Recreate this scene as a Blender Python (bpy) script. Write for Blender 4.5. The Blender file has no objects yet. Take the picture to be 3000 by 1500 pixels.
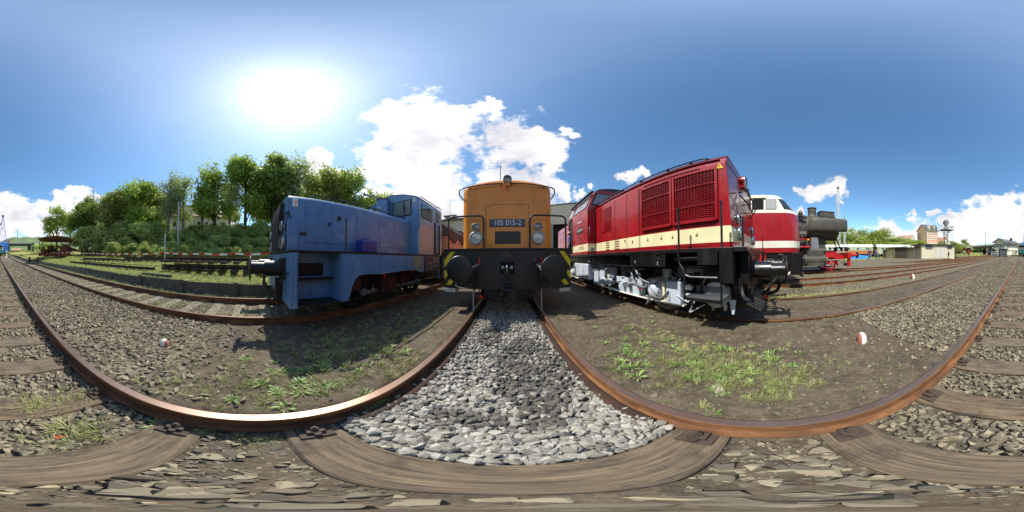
import bpy, bmesh, math, random
import numpy as np
from mathutils import Matrix, Vector
R=math.radians
random.seed(7); rng=np.random.default_rng(7)
S=bpy.context.scene
COL=S.collection
# ---------------- camera (full 360 x 180 panorama), world, sun, exposure
CAMP=Vector((0.045,0.0,1.2)); YAW=1.0; TILT_AZ=155.0; TILT=0.95
cam=bpy.data.cameras.new('camera'); co=bpy.data.objects.new('camera',cam); COL.objects.link(co)
cam.type='PANO'; cam.panorama_type='EQUIRECTANGULAR'
cam.clip_start=0.05; cam.clip_end=9000
_u=Vector((math.sin(R(TILT_AZ)),math.cos(R(TILT_AZ)),0)); _k=_u.cross(Vector((0,0,-1)))
Mr=Matrix.Rotation(R(TILT),4,_k)@Matrix.Rotation(R(-YAW),4,'Z')@Matrix.Rotation(R(90),4,'X')
co.matrix_world=Matrix.Translation(CAMP)@Mr
S.camera=co
SUN_AZ=-79.0; SUN_EL=55.2
S.view_settings.view_transform='Standard'; S.view_settings.look='None'; S.view_settings.gamma=1.0; S.view_settings.exposure=0.12
S.view_settings.use_curve_mapping=False
S.render.engine='CYCLES'
S.cycles.use_denoising=True
S.cycles.max_bounces=7; S.cycles.diffuse_bounces=4; S.cycles.glossy_bounces=4; S.cycles.transmission_bounces=6
S.cycles.sample_clamp_indirect=6.0
W=bpy.data.worlds.new("World"); S.world=W; W.use_nodes=True
nt=W.node_tree; N=nt.nodes; L=nt.links
for n in list(N): N.remove(n)
def dirv(px,py):
    az=R((px-1500)*.12+YAW); la=R((750-py)*.12)
    v=Vector((math.cos(la)*math.sin(az),math.cos(la)*math.cos(az),math.sin(la)))
    return Matrix.Rotation(R(TILT),4,_k)@v
def node(t,**k):
    n=N.new(t)
    for a,b in k.items(): setattr(n,a,b)
    return n
def mth(op,a,b=None,c=None,clamp=False):
    n=node('ShaderNodeMath',operation=op); n.use_clamp=clamp
    for i,v in enumerate((a,b,c)):
        if v is None: continue
        if isinstance(v,(int,float)): n.inputs[i].default_value=v
        else: L.new(v,n.inputs[i])
    return n.outputs[0]
def build_world():
    sky=node('ShaderNodeTexSky',sky_type='NISHITA'); sky.sun_disc=False
    sky.sun_elevation=R(SUN_EL); sky.sun_rotation=R(SUN_AZ); sky.altitude=300; sky.air_density=1.0; sky.dust_density=0.25; sky.ozone_density=2.5
    tc=node('ShaderNodeTexCoord'); d=tc.outputs['Generated']
    # fair-weather clouds: blobs of cloud field (direction px/py of the panorama, angular radius in degrees)
    blobs=[(1240,400,17),(1330,370,11),(1180,480,15),(1260,560,16),(1110,640,14),(1500,560,14),(1540,430,11),(1600,450,8),(1490,400,8),(1590,520,8),(1370,640,14),(1560,610,12),(1000,540,9),(930,470,6),
           (1000,690,12),(1385,315,4),(1440,300,2.6),(1665,385,3.2),(1640,660,6),
           (1840,522,3.2),(1880,505,2.4),(1735,550,2.2),(1700,575,2.4),(1660,570,3.5),
           (2405,555,5.6),(2440,545,5.0),(2375,575,3.4),(2345,552,1.8),(2455,570,3.2),(2330,640,4.2),(2345,622,2.6),
           (2520,700,6),(2600,695,7),(2680,700,7.5),(2760,690,8),(2840,670,10),(2900,650,11),(2960,640,11),(3010,640,11),(40,640,9),(90,660,9),(150,650,8),(200,600,7),(250,590,6),(290,610,5),(2800,640,5),(20,600,6),(2730,620,3),(2670,630,2),
           (560,700,9),(650,650,9),(900,600,9),(900,520,8),(820,560,6),(560,640,6)]
    wn=node('ShaderNodeTexNoise'); wn.inputs['Scale'].default_value=9; wn.inputs['Detail'].default_value=6; wn.inputs['Roughness'].default_value=.6; L.new(d,wn.inputs['Vector'])
    w1=node('ShaderNodeVectorMath',operation='SUBTRACT'); L.new(wn.outputs['Color'],w1.inputs[0]); w1.inputs[1].default_value=(.5,.5,.5)
    w2=node('ShaderNodeVectorMath',operation='MULTIPLY_ADD'); L.new(w1.outputs[0],w2.inputs[0]); w2.inputs[1].default_value=(.22,.22,.22); L.new(d,w2.inputs[2]); dw=w2.outputs[0]
    f=None
    for px,py,r in blobs:
        v=dirv(px,py)
        dn=node('ShaderNodeVectorMath',operation='DISTANCE'); L.new(dw,dn.inputs[0]); dn.inputs[1].default_value=v
        q=mth('MULTIPLY_ADD',dn.outputs['Value'],-1.0/R(r),1.0)
        f=q if f is None else mth('MAXIMUM',f,q)
    mp=node('ShaderNodeMapping'); mp.inputs['Scale'].default_value=(1,1,1.7); L.new(d,mp.inputs['Vector'])
    nz=node('ShaderNodeTexNoise'); nz.inputs['Scale'].default_value=6.5; nz.inputs['Detail'].default_value=11; nz.inputs['Roughness'].default_value=0.62; L.new(mp.outputs[0],nz.inputs['Vector'])
    nz2=node('ShaderNodeTexNoise'); nz2.inputs['Scale'].default_value=3.1; nz2.inputs['Detail'].default_value=7; nz2.inputs['Roughness'].default_value=0.6; L.new(mp.outputs[0],nz2.inputs['Vector'])
    nn=mth('SUBTRACT',nz.outputs[0],0.5)
    g=mth('MULTIPLY_ADD',nn,2.4,f)
    mask=node('ShaderNodeMapRange',interpolation_type='SMOOTHSTEP'); mask.inputs[1].default_value=0.03; mask.inputs[2].default_value=0.44; L.new(g,mask.inputs[0])
    # sunlit veil of thin cirrus round the sun
    sd=dirv(856,274)
    dt=node('ShaderNodeVectorMath',operation='DISTANCE'); L.new(d,dt.inputs[0]); dt.inputs[1].default_value=sd
    ang=dt.outputs['Value']
    e1=mth('POWER',2.718,mth('MULTIPLY',mth('POWER',mth('DIVIDE',ang,0.17),2),-1.0))
    e2=mth('POWER',2.718,mth('MULTIPLY',mth('POWER',mth('DIVIDE',ang,0.58),2),-1.0))
    wv=mth('MULTIPLY_ADD',mth('SUBTRACT',nz2.outputs[0],0.5),0.5,1.0)
    gl=mth('MULTIPLY_ADD',e1,0.42,mth('MULTIPLY',mth('MULTIPLY',e2,0.38),wv))
    # sky colour: nishita scaled
    hs=node('ShaderNodeHueSaturation'); hs.inputs['Saturation'].default_value=1.12; hs.inputs['Value'].default_value=1.0; L.new(sky.outputs[0],hs.inputs['Color'])
    sc=node('ShaderNodeVectorMath',operation='SCALE'); L.new(hs.outputs[0],sc.inputs[0]); sc.inputs['Scale'].default_value=1.22
    add=node('ShaderNodeVectorMath',operation='MULTIPLY_ADD')
    gc=node('ShaderNodeCombineXYZ')
    k=1/0.15
    L.new(mth('MULTIPLY',gl,k*1.0),gc.inputs[0]);L.new(mth('MULTIPLY',gl,k*.98),gc.inputs[1]);L.new(mth('MULTIPLY',gl,k*.95),gc.inputs[2])
    tn=node('ShaderNodeVectorMath',operation='MULTIPLY'); L.new(sc.outputs[0],tn.inputs[0]); tn.inputs[1].default_value=(.90,1.04,1.0); ad=node('ShaderNodeVectorMath',operation='ADD'); L.new(tn.outputs[0],ad.inputs[0]); L.new(gc.outputs[0],ad.inputs[1])
    # cloud brightness: bright tops, pale grey-blue hollows
    cb=node('ShaderNodeMapRange'); cb.inputs[1].default_value=0.36; cb.inputs[2].default_value=0.56; cb.inputs[3].default_value=4.6; cb.inputs[4].default_value=7.2; L.new(nz2.outputs[0],cb.inputs[0])
    cc=node('ShaderNodeCombineXYZ'); L.new(cb.outputs[0],cc.inputs[0]); L.new(mth('MULTIPLY',cb.outputs[0],1.0),cc.inputs[1]); L.new(mth('MULTIPLY_ADD',cb.outputs[0],0.92,0.75),cc.inputs[2])
    cs=node('ShaderNodeVectorMath',operation='ADD'); L.new(cc.outputs[0],cs.inputs[0]); L.new(gc.outputs[0],cs.inputs[1])
    mx=node('ShaderNodeMix',data_type='RGBA'); L.new(mask.outputs[0],mx.inputs[0]); L.new(ad.outputs[0],mx.inputs[6]); L.new(cs.outputs[0],mx.inputs[7])
    bg=node('ShaderNodeBackground'); bg.inputs['Strength'].default_value=0.15; L.new(mx.outputs[2],bg.inputs['Color'])
    out=node('ShaderNodeOutputWorld'); L.new(bg.outputs[0],out.inputs[0])
build_world()
W.cycles.sampling_method='MANUAL'; W.cycles.sample_map_resolution=1024
sl=bpy.data.lights.new('sun','SUN'); sl.energy=5.0; sl.angle=R(0.5); sl.color=(1.0,0.95,0.86)
so=bpy.data.objects.new('sun',sl); COL.objects.link(so)
sv=Vector((math.cos(R(SUN_EL))*math.sin(R(SUN_AZ)),math.cos(R(SUN_EL))*math.cos(R(SUN_AZ)),math.sin(R(SUN_EL))))
so.rotation_mode='QUATERNION'; so.rotation_quaternion=sv.to_track_quat('Z','Y')

# ---------------- materials
def newmat(name):
    m=bpy.data.materials.new(name); m.use_nodes=True
    t=m.node_tree
    for n in list(t.nodes): t.nodes.remove(n)
    o=t.nodes.new('ShaderNodeOutputMaterial'); b=t.nodes.new('ShaderNodeBsdfPrincipled'); t.links.new(b.outputs[0],o.inputs[0])
    return m,t,b
def hx(c):
    if isinstance(c,str):
        c=c.lstrip('#'); v=[int(c[i:i+2],16)/255 for i in (0,2,4)]
        return tuple((x/12.92 if x<=.04045 else ((x+.055)/1.055)**2.4) for x in v)
    return c
def noise(t,scale,detail=6,rough=.6,vec=None,stretch=None):
    n=t.nodes.new('ShaderNodeTexNoise'); n.inputs['Scale'].default_value=scale; n.inputs['Detail'].default_value=detail; n.inputs['Roughness'].default_value=rough
    if vec is None:
        tc=t.nodes.new('ShaderNodeTexCoord'); vec=tc.outputs['Object']
    if stretch:
        mp=t.nodes.new('ShaderNodeMapping'); mp.inputs['Scale'].default_value=stretch; t.links.new(vec,mp.inputs['Vector']); vec=mp.outputs[0]
    t.links.new(vec,n.inputs['Vector']); return n.outputs[0]
def ramp(t,fac,stops):
    r=t.nodes.new('ShaderNodeValToRGB'); e=r.color_ramp.elements
    e[0].position=stops[0][0]; e[0].color=(*hx(stops[0][1]),1); e[1].position=stops[-1][0]; e[1].color=(*hx(stops[-1][1]),1)
    for p,c in stops[1:-1]:
        q=e.new(p); q.color=(*hx(c),1)
    t.links.new(fac,r.inputs[0]); return r.outputs[0]
def mixc(t,f,a,b,mode='MIX'):
    m=t.nodes.new('ShaderNodeMix'); m.data_type='RGBA'; m.blend_type=mode
    for i,v in ((0,f),(6,a),(7,b)):
        if isinstance(v,(int,float)): m.inputs[i].default_value=v
        elif isinstance(v,tuple): m.inputs[i].default_value=(*v,1)
        else: t.links.new(v,m.inputs[i])
    return m.outputs[2]
def mrange(t,f,a,b,c=0.,d=1.):
    m=t.nodes.new('ShaderNodeMapRange'); t.links.new(f,m.inputs[0])
    for i,v in enumerate((a,b,c,d)): m.inputs[i+1].default_value=v
    return m.outputs[0]
def bump(t,b,h,strength=.3,dist=.01):
    n=t.nodes.new('ShaderNodeBump'); n.inputs['Strength'].default_value=strength; n.inputs['Distance'].default_value=dist
    t.links.new(h,n.inputs['Height']); t.links.new(n.outputs[0],b.inputs['Normal'])
def paint(name,col,rough=.4,metal=0.,var=.12,scale=2.5,dirt=None,damt=.3,dscale=5.,streak=True,coat=0.,bmp=.06,bscale=6,spec=.5,chip=None,camt=.8,fade=None):
    m,t,b=newmat(name); col=hx(col)
    a=tuple(max(0,c*(1-var)) for c in col); c2=tuple(min(1,c*(1+var)) for c in col)
    n1=noise(t,scale); c=mixc(t,mrange(t,n1,.3,.7),a,c2)
    if dirt is not None:
        n2=noise(t,dscale,8,.7,stretch=(1,1,.25) if streak else None)
        f=mrange(t,n2,.52,.72,0,damt); c=mixc(t,f,c,hx(dirt))
        t.links.new(mrange(t,n2,.45,.75,rough,min(1,rough+.25)),b.inputs['Roughness'])
    else: b.inputs['Roughness'].default_value=rough
    if fade: c=mixc(t,mrange(t,noise(t,1.7,9,.75),.50,.66,0,.7),c,hx(fade))
    if chip: c=mixc(t,mrange(t,noise(t,16,9,.8),.64,.69,0,camt),c,hx(chip))
    t.links.new(c,b.inputs['Base Color']); b.inputs['Metallic'].default_value=metal; b.inputs['Coat Weight'].default_value=coat; b.inputs['Coat Roughness'].default_value=.08
    b.inputs['Specular IOR Level'].default_value=spec
    if bmp: bump(t,b,noise(t,bscale,4),bmp,.02)
    return m
def plain(name,col,rough=.5,metal=0.):
    return paint(name,col,rough,metal,.06,4,bmp=0)
M={}
M['orange']=paint('orange_paint','#e38b24',.40,chip='#6b3f1d',camt=.5,dirt='#7a4a20',damt=.4,dscale=3,coat=.25,bmp=.03,bscale=3)
M['blue']=paint('faded_blue_paint','#567fab',.42,chip='#7b7450',camt=.6,fade='#86a4bd',dirt='#46586c',damt=.5,dscale=4,coat=.15,bmp=.05,bscale=2.5)
M['bluecab']=paint('glossier_cab_paint','#5a84ae',.28,chip='#7b7450',camt=.5,fade='#7d9db8',dirt='#4a5868',damt=.4,coat=.9)
M['bluedark']=paint('blue_door_paint','#345d95',.38,dirt='#20344f',damt=.5,dscale=5)
M['greypanel']=paint('grey_green_panel','#74867c',.6,dirt='#4a5a58',damt=.5)
M['panel_navy']=paint('navy_panel','#3b4252',.5,dirt='#23272e',damt=.5)
M['red']=paint('glossy_red_paint','#9a1822',.22,dirt='#6c1016',damt=.15,streak=False,dscale=2,coat=.35,bmp=.03,bscale=2)
M['darkred']=paint('dark_red_paint','#7d1019',.25,dirt='#3c0a0e',damt=.4,coat=.4)
M['cream']=paint('cream_paint','#efe7b8',.25,dirt='#c4b98a',damt=.25,coat=.4,bmp=.02)
M['white']=paint('white_paint','#f0ecdd',.35,dirt='#b9b4a2',damt=.3)
M['black']=paint('black_paint','#161617',.32,dirt='#2d2a26',damt=.5,coat=.2)
M['beam']=paint('dark_grey_paint','#1d1e1f',.48,chip='#4a3a2c',camt=.6,dirt='#1b1815',damt=.6,dscale=4)
M['buffer']=paint('greasy_buffer_steel','#28292a',.36,.3,dirt='#15130f',damt=.7,dscale=9,streak=False)
M['rustbuf']=paint('rusty_buffer_steel','#4a4038',.5,.3,dirt='#70432a',damt=.7,dscale=9,streak=False)
M['yellow']=paint('hazard_yellow','#dcc41c',.5,dirt='#5c5528',damt=.5)
M['lgrey']=paint('light_grey_paint','#c6d0dc',.38,dirt='#7d868e',damt=.35,dscale=6,coat=.1)
M['mgrey']=paint('mid_grey_metal','#7b8085',.5,.2,dirt='#3d3d3c',damt=.5)
M['steam']=paint('sooty_boiler_black','#4a4840',.5,.1,dirt='#6a665c',damt=.5,dscale=2.5,bmp=.1)
M['steamdk']=paint('soot_black','#1b1b1c',.6,dirt='#35332f',damt=.5)
M['sred']=paint('steam_red_paint','#b81f26',.4,dirt='#5a1216',damt=.5)
M['chrome']=plain('chrome_ring','#c9ccce',.15,.9)
M['steel']=paint('bare_steel','#8e8f8e',.35,.8,dirt='#4d4a45',damt=.5,streak=False)
M['rubber']=plain('black_rubber','#1a1a1b',.6)
M['grime']=paint('oily_underframe','#221c18',.7,dirt='#4b2f20',damt=.7,dscale=7,streak=False)
M['rustred']=paint('rust_red_frame','#43201b',.7,dirt='#2a1a14',damt=.7,dscale=7,streak=False)
M['rust']=paint('heavy_rust','#4d4136',.8,dirt='#2d221b',damt=.8,dscale=6,streak=False,bmp=.3,bscale=30)
M['rustroof']=paint('rusted_roof_sheet','#8c6a50',.8,dirt='#4a3e38',damt=.8,dscale=3,streak=False)
M['cloth']=paint('dark_canvas_cover','#38352f',.9,var=.25,bmp=.5,bscale=9)
M['can']=plain('blue_plastic','#27388a',.35)
M['oldrail']=paint('dark_old_rail','#3a2a20',.8,dirt='#5a3c28',damt=.7,dscale=5,streak=False)
M['machred']=paint('rusted_machine_red','#6b3325',.8,dirt='#3a241a',damt=.8,dscale=4,streak=False)
M['plate']=plain('number_plate_grey','#47525c',.5)
M['letter']=plain('lettering_white','#dfe3e6',.5)
M['letterpink']=plain('lettering_faded','#d8b3a0',.6)
M['blacksign']=plain('black_sign','#101112',.4)
M['redpart']=plain('signal_red','#d22a20',.4)
M['yellowsign']=plain('warning_yellow','#e8c81e',.4)
M['teal']=paint('teal_paint','#2f8577',.4,dirt='#2b4d46',damt=.3)
M['craneblue']=paint('crane_blue','#2f72c4',.5,dirt='#2b4f80',damt=.4)
M['tarp']=paint('blue_tarpaulin','#2d86dc',.6,var=.15,bmp=.4)
M['palegreen']=paint('pale_green_coach','#9fb3a4',.5,dirt='#6c7c6c',damt=.4)
M['coachrust']=paint('rusty_orange_coach','#a9693c',.7,dirt='#8d8a63',damt=.8,dscale=.7,streak=False)
M['brickc']=plain('chimney_brick','#6e3a2e',.85)
M['tiles']=paint('grey_roof_tiles','#5d5852',.85,dirt='#3a3733',damt=.5,streak=False)
M['tilesred']=paint('red_roof_tiles','#b08c78',.85,dirt='#7d5a48',damt=.5,streak=False)
M['render']=paint('beige_render','#c3bfb4',.9,dirt='#9d9682',damt=.4)
M['pinkbrick']=paint('salmon_brick','#d8ae92',.85,var=.1,dirt='#b07a5e',damt=.4)
M['obrick']=paint('orange_brick','#cf9070',.85,var=.15,dirt='#a85c38',damt=.4)
M['shed']=paint('cream_shed_render','#cfcab0',.9,dirt='#97927a',damt=.5,bmp=.1)
M['sheddoor']=paint('peeling_white_door','#c9c7bd',.8,dirt='#7c7a72',damt=.6,streak=False,dscale=9)
M['corr']=paint('corrugated_roof','#3d3935',.85,dirt='#5e564c',damt=.6)
M['plank']=paint('dark_planks','#4b4039',.85,dirt='#6e6154',damt=.7)
M['concrete']=paint('stained_concrete','#9b978b',.9,dirt='#4e4a42',damt=.7,dscale=1.2)
M['hutgrey']=paint('grey_hut_sheet','#5c6163',.7,dirt='#474a4a',damt=.5)
M['bridge']=paint('grey_green_bridge','#7d8a7c',.8,dirt='#5c6558',damt=.4)
M['pier']=paint('bridge_pier_grey','#4d5254',.85,dirt='#373a3b',damt=.4)
M['galv']=plain('galvanised','#aab0b0',.5,.3)
M['lattice']=plain('white_lattice','#c9cccb',.5)
M['darkmetal']=plain('dark_green_metal','#26302e',.5)
M['clockface']=plain('clock_face','#7a8584',.6)
M['skin']=plain('skin','#c98f70',.6)
M['hair']=plain('hair','#3b2a20',.8)
def clothm(c): return plain('cloth_'+c.lstrip('#'),c,.9)
def glassm(name,col,rough=.05):
    m,t,b=newmat(name); b.inputs['Base Color'].default_value=(*hx(col),1); b.inputs['Roughness'].default_value=rough
    b.inputs['Specular IOR Level'].default_value=.9; b.inputs['Coat Weight'].default_value=1.; b.inputs['Coat Roughness'].default_value=.02
    return m
M['glass']=glassm('dark_window_glass','#2c3436'); M['glassgrey']=glassm('dusty_window_glass','#5d6c72',.25)
M['lens']=glassm('lamp_lens','#b9bcba',.12); M['lensdark']=glassm('lamp_lens_dark','#5d6062',.12); M['lensred']=glassm('red_lamp_lens','#7a6a66',.15)
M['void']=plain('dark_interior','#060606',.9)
def woodmat(name,c1,c2,c3,scale=6,axis=0,bs=.5):
    m,t,b=newmat(name); st=[(1,14,14),(14,1,14),(14,14,1)][axis]
    n=noise(t,scale*.35,8,.65,stretch=st); n2=noise(t,2.2,5,.6)
    c=ramp(t,n,[(.3,c1),(.5,c2),(.68,c3)]); c=mixc(t,mrange(t,n2,.35,.65,0,.6),c,hx(c2))
    st2=[(.5,20,20),(20,.5,20),(20,20,.5)][axis]; n3=noise(t,scale*.30,6,.6,stretch=st2); ab=t.nodes.new('ShaderNodeMath'); ab.operation='SUBTRACT'; t.links.new(n3,ab.inputs[0]); ab.inputs[1].default_value=.5
    a2=t.nodes.new('ShaderNodeMath'); a2.operation='ABSOLUTE'; t.links.new(ab.outputs[0],a2.inputs[0]); cr=mrange(t,a2.outputs[0],.0,.022,.85,0); c=mixc(t,cr,c,hx('#17120e'))
    oi=t.nodes.new('ShaderNodeObjectInfo'); c=mixc(t,mrange(t,oi.outputs['Random'],0,1,0,.3),c,hx('#6a665e')); n4=noise(t,5,8,.7); c=mixc(t,mrange(t,n4,.52,.62,0,.55),c,hx('#3a342d'))
    t.links.new(c,b.inputs['Base Color']); b.inputs['Roughness'].default_value=.85; bump(t,b,n,bs,.02); return m
M['sleeper']=woodmat('weathered_sleeper_wood','#332a22','#75634d','#9c8767',8,0,.9)
M['sleeperpale']=woodmat('pale_sleeper_wood','#5c5446','#8a7e68','#a4977e')
M['board']=woodmat('grey_timber_board','#3c3a32','#625e50','#837d6a',axis=1)
M['sleeperdark']=woodmat('tarred_sleeper_wood','#1f1a17','#3a322b','#574a3f')
def railmat(name,top):
    m,t,b=newmat(name)
    n=noise(t,7,8,.7,stretch=(1,.3,1)); c=ramp(t,n,[(.3,'#39281b'),(.5,'#6c482b'),(.7,'#976a41')])
    g=t.nodes.new('ShaderNodeNewGeometry'); sx=t.nodes.new('ShaderNodeSeparateXYZ'); t.links.new(g.outputs['Normal'],sx.inputs[0])
    tco=t.nodes.new('ShaderNodeTexCoord'); sz=t.nodes.new('ShaderNodeSeparateXYZ'); t.links.new(tco.outputs['Object'],sz.inputs[0]); mu=t.nodes.new('ShaderNodeMath'); mu.operation='MULTIPLY'; t.links.new(mrange(t,sx.outputs[2],.75,.95),mu.inputs[0]); t.links.new(mrange(t,sz.outputs[2],-.03,-.015),mu.inputs[1]); f=mu.outputs[0]; c2=mixc(t,mrange(t,n,.3,.7),hx(top),hx('#8a6e5c'))
    c=mixc(t,f,c,c2); t.links.new(c,b.inputs['Base Color'])
    pass
    t.links.new(mrange(t,f,0,1,.85,.42),b.inputs['Roughness']); t.links.new(mrange(t,f,0,1,0,.75),b.inputs['Metallic'])
    bump(t,b,n,.15,.01); return m
M['rail']=railmat('rusty_rail_steel','#a58c7c')
# foliage: vertex colour drives leaf tone
def leafm(name,a,b_,tr=.52):
    m,t,b=newmat(name)
    at=t.nodes.new('ShaderNodeAttribute'); at.attribute_name='tone'
    oi=t.nodes.new('ShaderNodeObjectInfo'); hsv=t.nodes.new('ShaderNodeHueSaturation'); t.links.new(mrange(t,oi.outputs['Random'],0,1,.482,.512),hsv.inputs['Hue']); t.links.new(mrange(t,oi.outputs['Random'],0,1,.8,1.25),hsv.inputs['Value']); hsv.inputs['Saturation'].default_value=.95
    t.links.new(mixc(t,at.outputs['Fac'],hx(a),hx(b_)),hsv.inputs['Color']); c=hsv.outputs[0]; t.links.new(c,b.inputs['Base Color']); b.inputs['Roughness'].default_value=.55
    tl=t.nodes.new('ShaderNodeBsdfTranslucent'); t.links.new(mixc(t,.6,c,hx('#b9cd52'),'MIX'),tl.inputs['Color'])
    ms=t.nodes.new('ShaderNodeMixShader'); ms.inputs[0].default_value=tr
    o=[n for n in t.nodes if n.type=='OUTPUT_MATERIAL'][0]
    t.links.new(b.outputs[0],ms.inputs[1]); t.links.new(tl.outputs[0],ms.inputs[2]); t.links.new(ms.outputs[0],o.inputs[0]); return m
M['leaf']=leafm('maple_leaves','#4a6428','#9fb552'); M['leafdark']=leafm('dark_leaves','#36522a','#7a9646'); M['leafgrey']=leafm('birch_leaves','#6b7458','#a5ac8c'); M['leafyel']=leafm('yellow_green_leaves','#6a7434','#b8bd68')
M['bush']=leafm('bush_leaves','#5f7a3e','#d0d88c'); M['grass']=leafm('grass_blades','#6b7a3a','#bcc07c',.2); M['weed']=leafm('weed_leaves','#566f32','#93a858',.15)
M['bark']=paint('bark','#4a4036',.9,dirt='#2c2620',damt=.6,bmp=.4,bscale=12); M['barkpale']=paint('pale_bark','#8d8578',.9,dirt='#4a453c',damt=.6,bmp=.3)
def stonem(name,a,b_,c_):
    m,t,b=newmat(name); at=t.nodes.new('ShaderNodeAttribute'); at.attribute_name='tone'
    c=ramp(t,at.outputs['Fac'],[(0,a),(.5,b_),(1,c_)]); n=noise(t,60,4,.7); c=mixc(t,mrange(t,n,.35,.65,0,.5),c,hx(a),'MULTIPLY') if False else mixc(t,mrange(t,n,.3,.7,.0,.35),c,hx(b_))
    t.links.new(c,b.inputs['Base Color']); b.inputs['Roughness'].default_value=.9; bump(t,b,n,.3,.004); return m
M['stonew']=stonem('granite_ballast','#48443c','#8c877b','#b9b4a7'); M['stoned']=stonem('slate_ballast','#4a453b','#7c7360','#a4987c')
# ---------------- mesh helpers
class MB:
    def __init__(s,*mats): s.v=[];s.f=[];s.mi=[];s.sm=[];s.mats=[M[k] if isinstance(k,str) else k for k in mats];s.cur=0;s.X=None
    def m(s,k):
        k=M[k] if isinstance(k,str) else k
        if k not in s.mats: s.mats.append(k)
        s.cur=s.mats.index(k); return s
    def add(s,vs,fs,smooth=False,mi=None):
        o=len(s.v)
        if s.X is not None: vs=[s.X@Vector(v) for v in vs]
        s.v+= [tuple(v) for v in vs]
        for i,f in enumerate(fs):
            s.f.append([a+o for a in f]); s.mi.append(s.cur if mi is None else mi[i]); s.sm.append(smooth)
        return s
    def box(s,x0,x1,y0,y1,z0,z1):
        return s.add([(x0,y0,z0),(x1,y0,z0),(x1,y1,z0),(x0,y1,z0),(x0,y0,z1),(x1,y0,z1),(x1,y1,z1),(x0,y1,z1)],[(0,3,2,1),(4,5,6,7),(0,1,5,4),(1,2,6,5),(2,3,7,6),(3,0,4,7)])
    def bar(s,p,q,w,h,up=(0,0,1)):
        p=Vector(p);q=Vector(q);d=(q-p).normalized();u=Vector(up)
        if abs(d.dot(u))>.98:u=Vector((0,1,0))
        a=d.cross(u).normalized()*w/2;b=a.cross(d).normalized()*h/2
        return s.add([p-a-b,p+a-b,p+a+b,p-a+b,q-a-b,q+a-b,q+a+b,q-a+b],[(0,1,2,3),(7,6,5,4),(0,4,5,1),(1,5,6,2),(2,6,7,3),(3,7,4,0)])
    def cyl(s,p,q,r,r2=None,n=16,caps=True,smooth=True):
        r2=r if r2 is None else r2;p=Vector(p);q=Vector(q);d=(q-p).normalized();u=Vector((0,0,1)) if abs(d.z)<.9 else Vector((1,0,0))
        a=d.cross(u).normalized();b=d.cross(a)
        vs=[p+(a*math.cos(t)+b*math.sin(t))*r for t in [i*2*math.pi/n for i in range(n)]]+[q+(a*math.cos(t)+b*math.sin(t))*r2 for t in [i*2*math.pi/n for i in range(n)]]
        s.add(vs,[(i,i+n,(i+1)%n+n,(i+1)%n) for i in range(n)],smooth)
        if caps: s.add(vs[:n],[tuple(range(n))]); s.add(vs[n:],[tuple(range(n-1,-1,-1))])
        return s
    def lathe(s,prof,o,ax,n=24):
        o=Vector(o);d=Vector(ax).normalized();u=Vector((0,0,1)) if abs(d.z)<.9 else Vector((1,0,0));a=d.cross(u).normalized();b=d.cross(a)
        vs=[];k=len(prof)
        for r,t in prof:
            for i in range(n):
                w=i*2*math.pi/n; vs.append(o+d*t+(a*math.cos(w)+b*math.sin(w))*max(r,1e-4))
        s.add(vs,[(j*n+i,(j+1)*n+i,(j+1)*n+(i+1)%n,j*n+(i+1)%n) for j in range(k-1) for i in range(n)],True); return s
    def tube(s,pts,r,n=8,round_=0.):
        P=[Vector(p) for p in pts]
        if round_:
            Q=[P[0]]
            for i in range(1,len(P)-1):
                a=(P[i-1]-P[i]);b=(P[i+1]-P[i]);ra=min(round_,a.length*.45,b.length*.45);a=P[i]+a.normalized()*ra;b=P[i]+b.normalized()*ra
                for t in (0,.25,.5,.75,1): Q.append(a*(1-t)**2+P[i]*2*t*(1-t)+b*t*t)
            Q.append(P[-1]);P=Q
        vs=[];u=None
        for i,p in enumerate(P):
            d=(P[min(i+1,len(P)-1)]-P[max(i-1,0)]).normalized()
            if u is None: u=d.orthogonal().normalized()
            else: u=(u-d*u.dot(d)).normalized()
            w=d.cross(u); rr=r if not isinstance(r,(list,tuple)) else r[min(i,len(r)-1)]
            vs+=[p+(u*math.cos(t)+w*math.sin(t))*rr for t in [k*2*math.pi/n for k in range(n)]]
        fs=[(j*n+i,j*n+(i+1)%n,(j+1)*n+(i+1)%n,(j+1)*n+i) for j in range(len(P)-1) for i in range(n)]
        s.add(vs,fs,True); s.add(vs[:n],[tuple(range(n-1,-1,-1))]); s.add(vs[-n:],[tuple(range(n))]); return s
    def prism(s,poly,axis,a,b):
        # polygon in the two other axes extruded along axis (0=x:(y,z) 1=y:(x,z) 2=z:(x,y))
        def P(u,v,w): return [(w,u,v),(u,w,v),(u,v,w)][axis]
        n=len(poly); vs=[P(u,v,a) for u,v in poly]+[P(u,v,b) for u,v in poly]
        return s.add(vs,[tuple(range(n-1,-1,-1)),tuple(range(n,2*n))]+[(i,(i+1)%n,(i+1)%n+n,i+n) for i in range(n)])
    def loft(s,rings,cap0=True,cap1=True,mi=None,smooth=False):
        n=len(rings[0]); vs=[p for r in rings for p in r]; fs=[];ml=[]
        for j in range(len(rings)-1):
            for i in range(n): fs.append((j*n+i,j*n+(i+1)%n,(j+1)*n+(i+1)%n,(j+1)*n+i)); ml.append(mi[j] if mi else s.cur)
        s.add(vs,fs,smooth,ml)
        if cap0: s.add(rings[0],[tuple(range(n-1,-1,-1))],False,[mi[0]] if mi else None)
        if cap1: s.add(rings[-1],[tuple(range(n))],False,[mi[-1]] if mi else None)
        return s
    def disc(s,c,ax,r,n=20): return s.cyl(c,Vector(c)+Vector(ax)*.004,r,n=n)
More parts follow.
